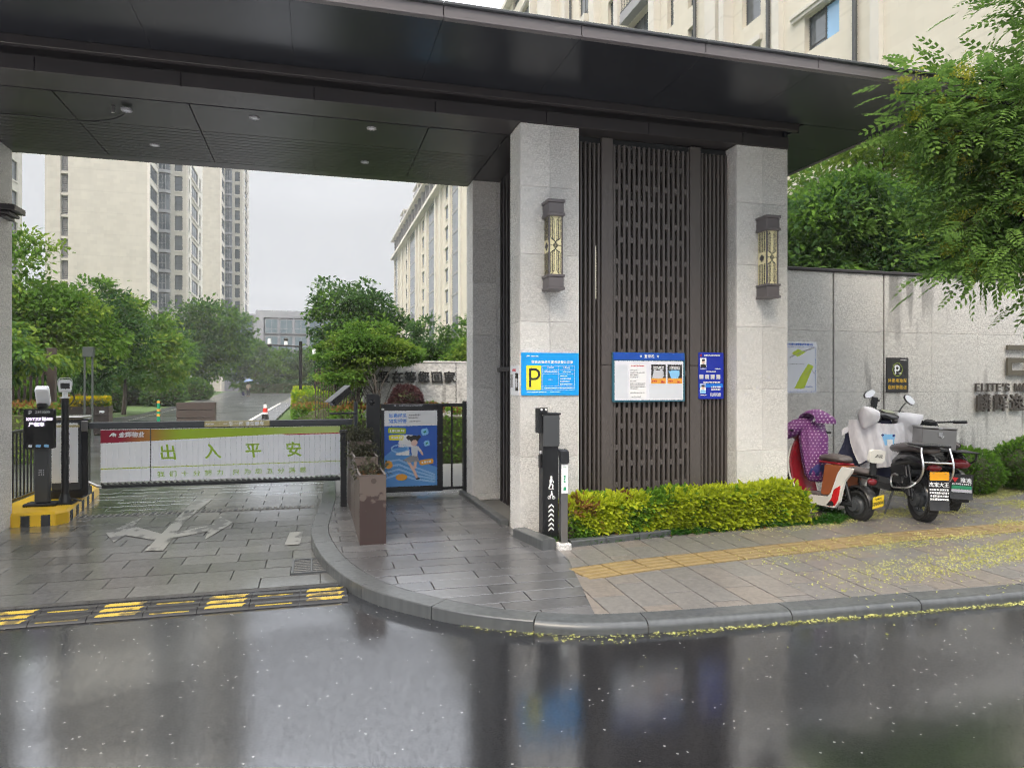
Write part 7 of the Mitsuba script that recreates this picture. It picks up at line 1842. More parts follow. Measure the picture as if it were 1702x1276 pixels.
part(A, 'leg_shield', moved(loft([((.90, 0, .28), .12, .04), ((.98, 0, .45), .19, .05), ((1.02, 0, .75), .20, .07), ((.98, 0, .95), .15, .07), ((.95, 0, 1.03), .08, .05)]), mA), 'navy_cloth', smooth=50)
part(A, 'fork', moved(cat([tube([(1.27, s_ * .075, .225), (1.02, s_ * .06, .85)], .02, 8) for s_ in (-1, 1)]), mA), 'grey_metal', smooth=True)
# handlebar, turned a little to the left
mh = mA @ frame((.90, 0, 1.055), (.97, .22, 0), (-.22, .97, .10))
part(A, 'dashboard', moved(loft([((-.10, 0, -.01), .05, .02), ((-.06, 0, .015), .14, .04), ((.02, 0, .03), .17, .055), ((.10, 0, .0), .12, .05), ((.13, 0, -.02), .06, .03)]), mh), 'gloss_black', smooth=50)
part(A, 'display', moved(loft([((-.062, 0, .058), .05, .003), ((-.04, 0, .070), .085, .006), ((0, 0, .085), .085, .006), ((.02, 0, .088), .045, .003)]), mh), 'dial', smooth=50)
part(A, 'handlebar', moved(tube(bez([(-.10, .33, .03), (-.02, .20, .02), (.03, 0, .0), (-.02, -.20, .02), (-.10, -.33, .03)], 20), .013, 8), mh), 'black_metal', smooth=True)
for s_ in (-1, 1):
    mi_ = part(A, 'mirror_stem', moved(tube(bez([(-.03, s_ * .14, .03), (-.02, s_ * .17, .12), (-.03, s_ * .22, .20)], 10), .0075, 8), mh), 'black_metal', smooth=True)
    g = affinity.rotate(affinity.scale(shapely.Point(0, 0).buffer(.062), 1.25, .62).intersection(sbox(-.072, -.06, .07, .06)), s_ * 32)
    fm = mh @ frame((-.035, s_ * .265, .245), (0, -1, 0), (.12, 0, 1))
    part(mi_, 'mirror_back', moved(extrude(g.buffer(.005), .018), fm @ rz(0, (0, 0, -.02))), 'black_metal')
    part(mi_, 'mirror_glass', moved(extrude(g, .003), fm), 'mirror_glass')
ph = part(A, 'phone_holder', moved(cbox(-.02, .02, .135, .205, .10, .22, .008), mh), 'black_metal')
part(A, 'holder_arm', moved(tube([(.0, .17, .02), (.0, .17, .12)], .009, 6), mh), 'black_metal')
part(A, 'holder_clamp', moved(cat([cbox(-.03, .0, .205, .22, .14, .165, .003), cbox(-.03, .0, .12, .135, .17, .195, .003)]), mh), 'black_metal')

for s_ in (-1, 1):
    part(A, 'brake_cable', moved(tube(bez([(-.06, s_ * .26, .03), (.04, s_ * .22, .10), (.10, s_ * .10, .06), (.12, s_ * .04, -.08)], 14), .004, 6), mh), 'rubber', smooth=True)
    part(A, 'brake_lever', moved(tube(bez([(-.02, s_ * .18, .02), (.03, s_ * .25, .01), (-.03, s_ * .36, .02)], 8), .006, 6), mh), 'steel', smooth=True)

# the quilted apron over the bars (a thing of its own), its two sleeves and its lining
scene['mat_quilt'] = {'type': 'bumpmap', 'arbitrary': proc(lambda p, n, uv: .007 * fbm(p.x * 22 + p.y * 11, p.z * 7, 2.0), eps=3e-3), 'scale': 1.0,
                      'b': {'type': 'principled', 'roughness': .75, 'base_color': proc(lambda p, n, uv: mix((.64, .62, .64), (.84, .82, .83), fbm(p.x * 30, p.y * 30, p.z * 8)))}}
W = thing('wind_apron', 'grey quilted wind apron with a pale blue patch draped over the black bike bars', 'wind apron')


def apron(u, v):
    a = (u - .5) * 2
    top = 1.03 - .05 * np.cos(a * 2.2) - .05 * np.abs(a) ** 2.5
    z = top - v * (top - .50 + .07 * a * a)
    x = .80 - .17 * v + .16 * a * a * (1 - .3 * v) + .022 * np.sin(a * 11 + 2 * v) * v + .012 * np.sin(a * 23 - 3 * v)
    return np.stack([x, -a * (.36 - .08 * v + .05 * np.sin(v * 3)) + .03, z], -1)


part(W, 'panel', moved(shell(apron, 40, 24, .02), mA), 'quilt', smooth=40)
part(W, 'lining', moved(shell(lambda u, v: np.stack([.99 + .03 * np.sin(3 * u) - .05 * v, .22 + .26 * u * (1 - .25 * np.cos(3 * v)), 1.0 - .16 * u - v * (.62 - .25 * u)], -1), 14, 16, .012), mA), 'navy_cloth', smooth=40)
part(W, 'lining', moved(shell(lambda u, v: np.stack([.55 + .40 * u, .20 + .16 * (1 - v) + 0 * u, .56 - .14 * u + .12 * v * (1 - u)], -1), 10, 8, .012), mA), 'navy_cloth', smooth=40)
part(W, 'edge', moved(shell(lambda u, v: np.stack([.955 - .02 * v + 0 * u, .25 + .23 * u, 1.03 - .14 * u - .07 * v], -1), 12, 5, .02), mA), 'quilt', smooth=40)
for s_ in (-1, 1):
    part(W, 'sleeve', moved(loft([((.0, s_ * .12, .0), .045, .045, (0, 0, 1)), ((-.01, s_ * .15, .0), .08, .07, (0, 0, 1)), ((-.04, s_ * .22, -.01), .10, .09, (0, 0, 1)), ((-.08, s_ * .32, -.03), .12, .095, (0, 0, 1)), ((-.10, s_ * .355, -.045), .135, .05, (0, 0, 1)), ((-.11, s_ * .37, -.05), .12, .02, (0, 0, 1))], 24, .04, 5), mh), 'quilt', smooth=50)
    part(W, 'cuff', moved(loft([((.01, s_ * .10, .0), .05, .05, (0, 0, 1)), ((.0, s_ * .112, .0), .066, .062, (0, 0, 1)), ((-.005, s_ * .135, .0), .066, .062, (0, 0, 1)), ((-.01, s_ * .15, .0), .05, .05, (0, 0, 1))], 20, .05, 9), mh), 'steel', smooth=50)
pt = lambda u, v: shell(lambda a, b: apron(.36 + .22 * a, .22 + .34 * b) + np.array([-.014, 0, 0]), 8, 8, .004)
part(W, 'blue_patch', moved(shell(lambda a, b: apron(.40 + .20 * a + .03 * (a - .5) * -2 * b, .24 + .26 * b) + np.array([-.013, 0, 0]), 8, 8, .004), mA), 'sky_print', smooth=40)
part(W, 'pale_patch', moved(shell(lambda a, b: apron(.46 + .10 * a, .36 + .16 * b) + np.array([-.017, 0, 0]), 6, 6, .004), mA), 'white_print', smooth=40)
for a_ in (.415, .585):
    part(W, 'button', moved(ellipsoid(apron(np.array(a_), np.array(.27)) + np.array([-.015, 0, 0]), (.008, .016, .014), 1), mA), 'blue_cloth', smooth=True)

# second bike, behind on the right, with the steel box on its rack
B = thing('electric_bike', 'black electric bike at the wall with a red and green lettered mudflap', 'electric bike', 'bikes parked by the wall')
mB = pose(6.98, 6.46, zs(6.5) - .03, 62, 3)
wheel_parts(B, mB, 0, .225, .115)
wheel_parts(B, mB, 1.06, .215, .09, 1)
part(B, 'rear_fender', moved(fender(0, .27, 50, 195, .20), mB), 'gloss_black', smooth=40)
part(B, 'front_fender', moved(fender(1.06, .25, 0, 150, .12), mB), 'gloss_black', smooth=40)
mf = mudflap(B, mB, -.275, .19, .46, .24, None)
bB = lambda x, z: mB @ frame((x, 0, z), (0, -1, 0))
tl = np.array([[1, 0, 0, 0], [0, .99, .12, 0], [0, -.12, .99, .003], [0, 0, 0, 1.0]])
part(mf, 'red_mark', printed(Polygon([(-.10, .085), (-.03, .085), (-.065, .03)]), bB(-.292, .34) @ tl), 'bright_red')
part(mf, 'lettering', printed(unary_union([offset2(writing('雅迪', .055, .05, .0015), .045, .058), offset2(dashes(.19, .018, 150), 0, .015)]), bB(-.292, .34) @ tl), 'white_print')
part(mf, 'green_strip', printed(sbox(-.10, -.04, .10, -.002), bB(-.292, .34) @ tl), 'green_print')
part(mf, 'green_letters', printed(writing('车行', .032, .5, .001), bB(-.2935, .318) @ tl), 'white_print')
part(mf, 'grey_strip', printed(sbox(-.10, -.075, .10, -.042), bB(-.292, .34) @ tl), 'pale_print')
part(B, 'tail_light', moved(loft([((-.26, 0, .56), .06, .03), ((-.235, 0, .565), .10, .05), ((-.16, 0, .57), .11, .06)]), mB), 'tail_red', smooth=50)
part(B, 'tail_body', moved(loft([((-.18, 0, .58), .10, .06), ((.0, 0, .61), .13, .09), ((.35, 0, .58), .12, .12), ((.48, 0, .5), .1, .1)]), mB), 'gloss_black', smooth=50)
part(B, 'seat', moved(loft([((.02, 0, .74), .07, .03), ((.1, 0, .75), .12, .05), ((.36, 0, .735), .12, .06), ((.52, 0, .71), .08, .04)]), mB), 'seat_leather', smooth=50)
part(B, 'rack', moved(cat([cbox(-.30, .08, -.16, .40, .695, .71, .004), tube([(-.28, .14, .70), (-.25, .14, .62), (-.10, .13, .56)], .010, 6), tube([(-.28, -.14, .70), (-.25, -.14, .62), (-.10, -.13, .56)], .010, 6)]), mB), 'black_metal', smooth=True)
part(B, 'battery_case', moved(side_shape([(.12, .28), (.14, .55), (.46, .52), (.44, .28)], -.11, .11, .03), mB), 'black_metal')
part(B, 'footboard', moved(side_shape([(.34, .25), (.34, .33), (.76, .34), (.84, .29), (.74, .24)], -.16, .16, .02), mB), 'gloss_black')
part(B, 'leg_shield', moved(loft([((.76, 0, .30), .14, .04), ((.82, 0, .5), .19, .05), ((.84, 0, .75), .18, .06), ((.80, 0, .93), .12, .06), ((.77, 0, 1.0), .06, .04)]), mB), 'gloss_black', smooth=50)
part(B, 'fork', moved(cat([tube([(1.06, s_ * .07, .215), (.84, s_ * .06, .8)], .018, 8) for s_ in (-1, 1)]), mB), 'grey_metal', smooth=True)
part(B, 'handlebar', moved(tube(bez([(.66, .36, 1.01), (.73, .22, 1.0), (.78, 0, .98), (.73, -.22, 1.0), (.66, -.36, 1.01)], 18), .012, 8), mB), 'black_metal', smooth=True)
for s_ in (-1, 1):
    part(B, 'grip', moved(tube([(.725, s_ * .24, 1.0), (.655, s_ * .37, 1.012)], .019, 10), mB), 'rubber', smooth=True)
    part(B, 'brake_lever', moved(tube(bez([(.77, s_ * .22, 1.0), (.76, s_ * .29, .995), (.71, s_ * .37, 1.0)], 8), .006, 6), mB), 'black_metal', smooth=True)
for z in (.80, .86, .92):
    part(B, 'grille_bar', moved(tube(bez([(.74, .20, z), (.70, .10, z + .015), (.70, -.05, z)], 8), .010, 6), mB), 'rubber', smooth=True)
part(B, 'kickstand', moved(tube([(.34, .12, .25), (.30, .22, .0)], .011, 8), mB), 'grey_metal')
K = thing('steel_box', 'brushed stainless steel delivery box with a latch on the rear bike rack', 'delivery box')
mk = mB @ rz(0, (-.08, .23, .711))
part(K, 'body', moved(cbox(-.16, .16, -.175, .175, .0, .228, .006), mk), 'steel')
part(K, 'lid', moved(cbox(-.168, .168, -.183, .183, .229, .252, .006), mk), 'steel')
part(K, 'latch', moved(cat([cbox(-.178, -.161, -.03, .012, .145, .195, .004), tube([(-.176, -.012, .15), (-.182, -.03, .13), (-.176, -.04, .16)], .005, 6)]), mk), 'chrome')
part(K, 'latch_plate', moved(cbox(-.176, -.169, -.028, .016, .231, .25, .002), mk), 'chrome')

# the small red and white scooter with the dotted cover
S = thing('electric_scooter', 'small white and red electric scooter parked beside the right pillar', 'electric scooter', 'bikes parked by the wall')
mS = pose(5.52, 6.22, zs(6.2) - .01, 96, 4)
wheel_parts(S, mS, 0, .165, .10)
wheel_parts(S, mS, 1.02, .165, .09, 1)
part(S, 'rear_fender', moved(moved(fender(0, .21, 35, 175, .14), rz(0, (0, 0, -.055))), mS), 'rubber', smooth=40)
part(S, 'front_fender', moved(moved(fender(1.02, .205, 10, 150, .12), rz(0, (0, 0, -.055))), mS), 'scooter_red', smooth=40)
body = [(-.04, .55), (-.02, .50), (.06, .40), (.11, .18), (.17, .11), (.52, .105), (.55, .20), (.27, .215), (.225, .27), (.15, .48), (.10, .555)]
for s_ in (-1, 1):
    pnl = part(S, 'side_panel', moved(side_shape(body, s_ * .135, s_ * .165, .010), mS), 'scooter_white')
    if s_ == 1:
        part(pnl, 'flame_mark', moved(side_shape([(.10, .36), (.125, .20), (.16, .135), (.245, .115), (.265, .135), (.215, .205), (.19, .30)], .1655, .1668, .006), mS), 'bright_red')
        part(pnl, 'flame_core', moved(side_shape([(.19, .125), (.175, .15), (.205, .18), (.245, .165), (.285, .12)], .167, .168, .006), mS), 'black_print')
part(S, 'floor', moved(cbox(.23, .70, -.134, .134, .205, .225, .006), mS), 'seat_leather')
part(S, 'seat_box', moved(side_shape([(.12, .34), (.10, .56), (.36, .56), (.40, .23), (.30, .23)], -.132, .132, .02), mS), 'scooter_orange')
part(S, 'seat', moved(loft([((.17, 0, .615), .06, .02), ((.22, 0, .625), .12, .045), ((.36, 0, .63), .125, .05), ((.48, 0, .62), .10, .04), ((.51, 0, .61), .05, .015)]), mS), 'seat_leather', smooth=50)
part(S, 'seat_trim', moved(cbox(.18, .48, -.11, .11, .565, .588, .01), mS), 'scooter_red')
part(S, 'rear_seat', moved(loft([((-.13, 0, .52), .06, .015), ((-.10, 0, .525), .11, .035), ((.04, 0, .53), .115, .04), ((.13, 0, .525), .08, .03)]), mS), 'seat_leather', smooth=50)
part(S, 'tail_frame', moved(cat([tube([(.2, s_ * .08, .48), (-.15, s_ * .08, .47)], .014, 6) for s_ in (-1, 1)] + [tube([(.25, s_ * .08, .45), (.0, s_ * .085, .17)], .014, 6) for s_ in (-1, 1)] + [tube([(.45, s_ * .09, .16), (0, s_ * .09, .165)], .024, 8) for s_ in (-1, 1)]), mS), 'black_metal', smooth=True)
for s_ in (-1, 1):
    part(S, 'spring', moved(tube([(.12, s_ * .10, .44), (.02, s_ * .10, .2)], .016, 8), mS), 'rubber', smooth=True)
part(S, 'motor_case', moved(cyl((0, .055, .165), (0, .10, .165), .06, 18), mS), 'grey_metal', smooth=40)
br = part(S, 'backrest', moved(moved(extrude(rrect(.205, .135, .035), .035), frame((-.165, 0, .70), (0, -1, 0), (-.16, 0, 1))), mS), 'scooter_white')
part(br, 'post', moved(cbox(-.165, -.13, -.035, .035, .49, .66, .006), mS), 'black_metal')
part(br, 'lettering', moved(moved(latin('JYJZ', .03, .001, True), frame((-.205, -.01, .70), (0, -1, 0), (-.16, 0, 1))), mS), 'black_print')
part(S, 'tail_light', moved(loft([((-.19, .02, .43), .03, .02), ((-.175, .02, .43), .06, .035), ((-.15, .02, .43), .055, .035), ((-.13, .02, .43), .02, .02)]), mS), 'tail_red', smooth=50)
pl = part(S, 'number_plate', moved(moved(extrude(rrect(.175, .125, .008), .003), frame((-.222, -.01, .235), (.10, -1, .18), (-.16, .15, 1))), mS), 'plate_yellow')
part(pl, 'digits', moved(moved(latin('5260043', .034, .001, True), frame((-.2255, -.012, .222), (.10, -1, .18), (-.16, .15, 1))), mS), 'black_print')
part(pl, 'small_print', moved(printed(dashes(.10, .02, 160), frame((-.229, -.006, .268), (.10, -1, .18), (-.16, .15, 1))), mS), 'black_print')
part(S, 'leg_shield', moved(loft([((.70, 0, .20), .13, .02), ((.80, 0, .34), .17, .025), ((.86, 0, .55), .17, .03), ((.85, 0, .76), .13, .03), ((.84, 0, .84), .07, .03)]), mS), 'scooter_red', smooth=50)
part(S, 'shield_trim', moved(cat([tube(bez([(.70, s_ * .135, .20), (.805, s_ * .175, .34), (.865, s_ * .175, .55), (.85, s_ * .135, .77)], 14), .012, 8) for s_ in (-1, 1)]), mS), 'scooter_white', smooth=True)
part(S, 'steering_column', moved(tube([(.80, -.02, .22), (.835, -.02, .62), (.82, -.02, .85)], [.04, .035, .03], 10), mS), 'scooter_orange', smooth=True)
part(S, 'head', moved(loft([((.76, 0, .84), .05, .03), ((.80, 0, .87), .13, .055), ((.88, 0, .87), .13, .06), ((.95, 0, .83), .07, .05)]), mS), 'scooter_red', smooth=50)
part(S, 'handlebar', moved(tube(bez([(.72, .30, .90), (.78, .16, .89), (.80, 0, .88), (.78, -.16, .89), (.72, -.30, .90)], 14), .013, 8), mS), 'black_metal', smooth=True)
part(S, 'fork', moved(cat([tube([(1.02, s_ * .07, .165), (.90, s_ * .05, .6)], .016, 8) for s_ in (-1, 1)]), mS), 'grey_metal', smooth=True)
part(S, 'kickstand', moved(tube([(.5, .12, .14), (.47, .19, .0)], .010, 8), mS), 'grey_metal')

scene['mat_dotted'] = {'type': 'principled', 'roughness': .6, 'sheen': .3, 'base_color': proc(lambda p, n, uv: (lambda a, b: dr.select(
    dr.square(a - dr.floor(a) - .5) + dr.square(b - dr.floor(b) - .5) < .022 + .022 * cell_rand(dr.floor(a), dr.floor(b), 2), mi.Color3f(.72, .62, .70), mix((.10, .016, .13), (.17, .032, .18), fbm(p.x * 9, p.y * 9, p.z * 9))))
    ((p.y * .8 - p.x * .6) * 30 + .5 * dr.floor(p.z * 30), p.z * 30))}
C = thing('scooter_cover', 'purple rain cover with white dots draped over the small scooter bars', 'rain cover')
part(C, 'drape', moved(loft([((.74, -.02, .99), .05, .04), ((.72, -.02, .95), .13, .10), ((.69, -.01, .84), .17, .13), ((.66, .0, .70), .165, .12), ((.63, .01, .55), .15, .10), ((.61, .01, .42), .13, .085), ((.60, .02, .34), .08, .05)], 40, .07, 9), mS), 'dotted', smooth=60)
hood = shell(lambda u, v: np.stack([.66 + .17 * np.cos(np.pi * (u * 1.05)) * (1 - .25 * v), (v - .5) * .25, 1.03 + .135 * np.sin(np.pi * u) * (1 - .35 * (2 * v - 1) ** 2) - .03 * u], -1), 18, 14, .012)
part(C, 'hood', moved(hood, mS), 'dotted', smooth=50)
part(C, 'shoulder', moved(loft([((.86, .30, .80), .03, .03), ((.84, .26, .86), .08, .07), ((.80, .16, .93), .10, .08), ((.76, .02, .97), .10, .09), ((.78, -.14, .95), .10, .08), ((.84, -.26, .87), .08, .07), ((.86, -.30, .80), .03, .03)], 24, .05, 6), mS), 'dotted', smooth=60)
part(C, 'lining', moved(loft([((.60, .0, .40), .03, .03), ((.585, .01, .44), .12, .06), ((.56, .02, .50), .10, .05), ((.55, .02, .55), .04, .02)], 20, .08, 6), mS), 'blue_cloth', smooth=60)

# damp air over the whole place
scene['haze'] = {'type': 'cube', 'to_world': T().translate([0, 110, 80]).scale([250, 200, 81.2]), 'bsdf': {'type': 'null'}, 'interior': {'type': 'ref', 'id': 'haze_air'}}
tag('haze', 'damp grey air over the gate and the towers', 'haze', kind='stuff')

# ------------------------------------------------------------------ the street hedge, its edging, grass and litter
e = thing('stone_edging', 'low dark stone edging round the left end of the street hedge', 'edging')
def edge_run(pts, n, h, w):
    L_ = LineString(pts)
    for k in range(n):
        a, b = np.array(L_.interpolate(L_.length * k / n + .003).coords[0]), np.array(L_.interpolate(L_.length * (k + 1) / n - .003).coords[0])
        u = (b - a) / np.linalg.norm(b - a)
        nn = np.array([-u[1], u[0]])
        z = zs((a[1] + b[1]) / 2)
        P = [[*(q + nn * s_), zz] for q in (a, b) for s_, zz in ((0, z - .03), (w, z - .03), (.006, z + h), (w - .006, z + h), (0, z + h - .008), (w, z + h - .008))]
        part(e, 'stone', hull(P), 'kerb')
edge_run([(2.03, 5.86), (1.92, 6.42)], 1, .085, .13)
edge_run([(2.18, 5.88), (3.25, 6.06)], 3, .055, .10)
bed = Polygon([(2.0, 5.98), (3.6, 6.16), (4.4, 6.26), (5.2, 6.22), (5.42, 6.36), (5.4, 6.86), (4.9, 6.86), (4.9, 6.50), (2.52, 6.50), (1.98, 6.50)])
struct('hedge_soil', lift(sheet(shapely.segmentize(bed, .3), .006)), 'soil')


def street_hedge():
    r = np.random.default_rng(81)
    t = thing('street_hedge', 'bright yellow green hedge along the foot of the gate pillars and lattice', 'hedge')
    spine = LineString([(2.28, 6.26), (3.0, 6.33), (3.7, 6.37), (4.4, 6.37), (4.75, 6.40), (4.88, 6.41)])
    n = 9000
    s_ = r.random(n) * spine.length
    c_ = np.array([spine.interpolate(q).coords[0] for q in s_])
    a = np.where(r.random(n) < .5, r.uniform(.0, .5, n), r.uniform(.3, 1.0, n)) * np.pi
    low = r.random(n) < .42
    a = np.where(low, 0.02, a)
    hw = .205 + .03 * np.sin(s_ * 5)
    top = .30 + .10 * meshkit.fbm(np.column_stack([s_ * 2.6, s_ * 0, s_ * 0]), 3, 5) + .0 * s_
    rr = 1 - .16 * r.random(n) ** 2 + .14 * (meshkit.fbm(np.column_stack([s_ * 6, a * 2, s_ * 0]), 3, 8) - .5)
    sup = lambda q, e_: np.sign(q) * np.abs(q) ** e_
    P = np.column_stack([c_[:, 0] + .05 * r.normal(size=n), c_[:, 1] - sup(np.cos(a), .6) * hw * rr, .10 + np.where(low, r.uniform(.02, .95, n) * top, top * np.clip(sup(np.sin(a), .55), 0, 1) * rr) + .02])
    endc = np.clip((s_ - spine.length + .22) / .22, 0, 1) + np.clip((.12 - s_) / .12, 0, 1) * .6
    P[:, 2] = .12 + (P[:, 2] - .12) * (1 - .40 * endc ** 2)
    D = np.column_stack([.25 * r.normal(size=n), -np.cos(a), np.sin(a) + .35])
    line = np.column_stack([np.array([spine.interpolate(q).coords[0] for q in np.linspace(.1, spine.length - .12, 16)]), np.full(16, .21)])
    part(t, 'inner_twigs', tube(line, np.full(16, .085), 10), 'inner_twigs', smooth=True)
    stems = []
    for q in r.random(70) * spine.length:
        x, y = spine.interpolate(q).coords[0]
        o = r.normal(0, .08, 2)
        stems.append(tube([(x, y, .1), (x + o[0], y + o[1] * .8, .40)], [.006, .003], 4))
    part(t, 'stems', cat(stems), 'bark', kind='stuff')
    tone = meshkit.fbm(np.column_stack([P[:, 0] * 3.1, P[:, 2] * 4, P[:, 1] * 2]), 3, 4) + r.normal(0, .06, n)
    green = np.clip((P[:, 0] - 4.75) * 1.5, 0, 1) * .35 + np.clip(.24 - P[:, 2], 0, 1) * .9
    which = np.where(tone < .36 + green, 1, 0)
    which[(tone > .66) & (P[:, 0] < 3.0) & (r.random(n) < .8)] = 2
    for k, mm in enumerate(('leaf_hedge', 'leaf_hedge_green', 'leaf_rust')):
        q = which == k
        part(t, 'foliage', scatter_leaves(P[q], D[q], .080, 'oval', r, .2), mm, kind='stuff')


street_hedge()


def grass(name, label, line, n, h, w, seed):
    r = np.random.default_rng(seed)
    q = r.random(n) * line.length
    c_ = np.array([line.interpolate(a).coords[0] for a in q]) + r.normal(0, w, (n, 2))
    clump = meshkit.noise(np.column_stack([c_ * 5, q * 0]))
    P = np.column_stack([c_, np.array([zs(y) for y in c_[:, 1]]) - .005])
    D = np.column_stack([r.normal(0, .6, n), r.normal(-.25, .5, n), np.full(n, .9)])
    v, f = leaf_shape('blade')
    d = D / np.linalg.norm(D, axis=1, keepdims=True)
    b = np.cross(d, r.normal(size=(n, 3)))
    b /= np.linalg.norm(b, axis=1, keepdims=True)
    s_ = (h * (.5 + .8 * clump) * r.uniform(.6, 1.2, n))[:, None, None]
    lean = np.array([0, 0, -1.0])
    tt = v[None, :, :1]
    V = P[:, None] + s_ * (tt * d[:, None] + .35 * tt ** 2 * np.stack([d[:, 0], d[:, 1], -.8 * np.ones(n)], 1)[:, None]) + v[None, :, 1:2] * b[:, None] * .14
    F = f[None] + (np.arange(n) * len(v))[:, None, None]
    one(name, trimesh.Trimesh(V.reshape(-1, 3), F.reshape(-1, 3), process=False), 'grass_blade', label, 'grass', kind='stuff')


grass('lily_grass', 'dark green grass growing along the foot of the yellow green hedge', LineString([(2.25, 6.02), (3.1, 6.14), (3.7, 6.18), (4.4, 6.24), (5.2, 6.22), (5.42, 6.4)]), 5200, .12, .045, 4)
grass('verge_grass', 'thin weeds sprouting beside the small scooter', LineString([(5.3, 6.28), (5.55, 6.6), (5.5, 7.2)]), 600, .10, .05, 5)
grass('verge_grass', 'tuft of grass behind the steel bollard', LineString([(2.0, 6.05), (2.14, 6.3)]), 260, .11, .04, 6)

# fallen blossom from the street tree
def litter():
    r = np.random.default_rng(99)
    n = 170000
    x, y = r.uniform(2.4, 11.5, n), r.uniform(3.85, 7.8, n)
    dens = np.clip((x - 3.3) / 3.0, 0, 1) ** 1.4 * (.05 + 3.0 * np.clip(meshkit.fbm(np.column_stack([x * .7 + y * .5, y * 2.4 - x * .4, x * 0]), 4, 3) - .40, 0, 1) * 2.2)
    keep = r.random(n) < dens
    x, y = x[keep], y[keep]
    z = np.array([zs(q) for q in y]) + .004
    # in the gutter along the kerb
    m = 1700
    t_ = r.random(m) ** .8
    gx = 0.9 + 7.5 * t_
    gy = np.interp(gx, [q[0] for q in KERB[::-1][4:]], [q[1] for q in KERB[::-1][4:]]) - np.abs(r.normal(0, .018 + .05 * np.exp(-((gx - 1.7) / .5) ** 2), m)) - .012
    X = np.concatenate([x, gx, r.uniform(1.5, 6.0, 24)])
    Y = np.concatenate([y, gy, r.uniform(3.4, 3.9, 24)])
    Z = np.concatenate([z, np.full(m, .004), np.full(24, .004)])
    D = np.column_stack([r.normal(size=len(X)), r.normal(size=len(X)), np.zeros(len(X))])
    P = np.column_stack([X, Y, Z])
    one('fallen_blossom', scatter_leaves(P, D * 3, .021, 'plain', r, 0), 'fallen_petal', 'small yellow fallen blossoms strewn over the brown pavement and gutter', 'blossom', kind='stuff')


litter()
one('fallen_leaves', scatter_leaves(np.column_stack([np.random.default_rng(5).uniform(2.5, 5.2, 26), np.interp(np.random.default_rng(5).uniform(2.5, 5.2, 26), [2.2, 3.6, 5.3], [5.98, 6.10, 6.16]) - .01, np.full(26, .125)]), np.random.default_rng(6).normal(size=(26, 3)) * np.array([1, 1, .1]), .05, 'oval', np.random.default_rng(7), 0), 'leaf_rust', 'pale brown fallen leaves at the front foot of the hedge', 'leaves', kind='stuff')

# shrubs before the wall on the right
def wall_shrub(label, c_, rad, n, seed):
    round_bush('wall_shrub', label, c_, rad, n, .055, ['leaf_hedge_green', 'leaf_green'], 'shrubs along the boundary wall', seed, 'oval', 'shrub')


wall_shrub('low green shrub right behind the lettered mudflaps', (8.25, 7.35, .40), (.55, .42, .36), 4200, 1)
wall_shrub('taller green shrub at the right edge before the raised lettering', (9.35, 7.35, .46), (.65, .45, .42), 5000, 2)
wall_shrub('green shrub cut by the right picture edge', (10.5, 7.3, .45), (.7, .45, .42), 4200, 3)

# ------------------------------------------------------------------ the flowering street tree that reaches in from the right
def pinnate(r, n_pairs, L_):
    """One feathered leaf along +x: leaflets in pairs and one at the tip."""
    v, f = leaf_shape('plain')
    V, F = [], []
    for k in range(n_pairs * 2 + 1):
        if k == n_pairs * 2:
            t, ang, s_ = 1.0, 0, .17
        else:
            t = .22 + .74 * (k // 2) / (n_pairs - .5)
            ang = (1 if k % 2 else -1) * math.radians(58 - 18 * t)
            s_ = .27 * (1 - .55 * abs(t - .45))
        s_ *= L_
        x = t * L_
        q = v.copy() * np.array([1, 1.05, 1.0]) * s_
        q = np.column_stack([q[:, 0] * math.cos(ang) - q[:, 1] * math.sin(ang), q[:, 0] * math.sin(ang) + q[:, 1] * math.cos(ang), q[:, 2] - .28 * np.hypot(q[:, 0], 0) * .5])
        V.append(q + np.array([x, 0, -.22 * L_ * t * t]))
        F.append(f + len(v) * k)
    return np.vstack(V), np.vstack(F)


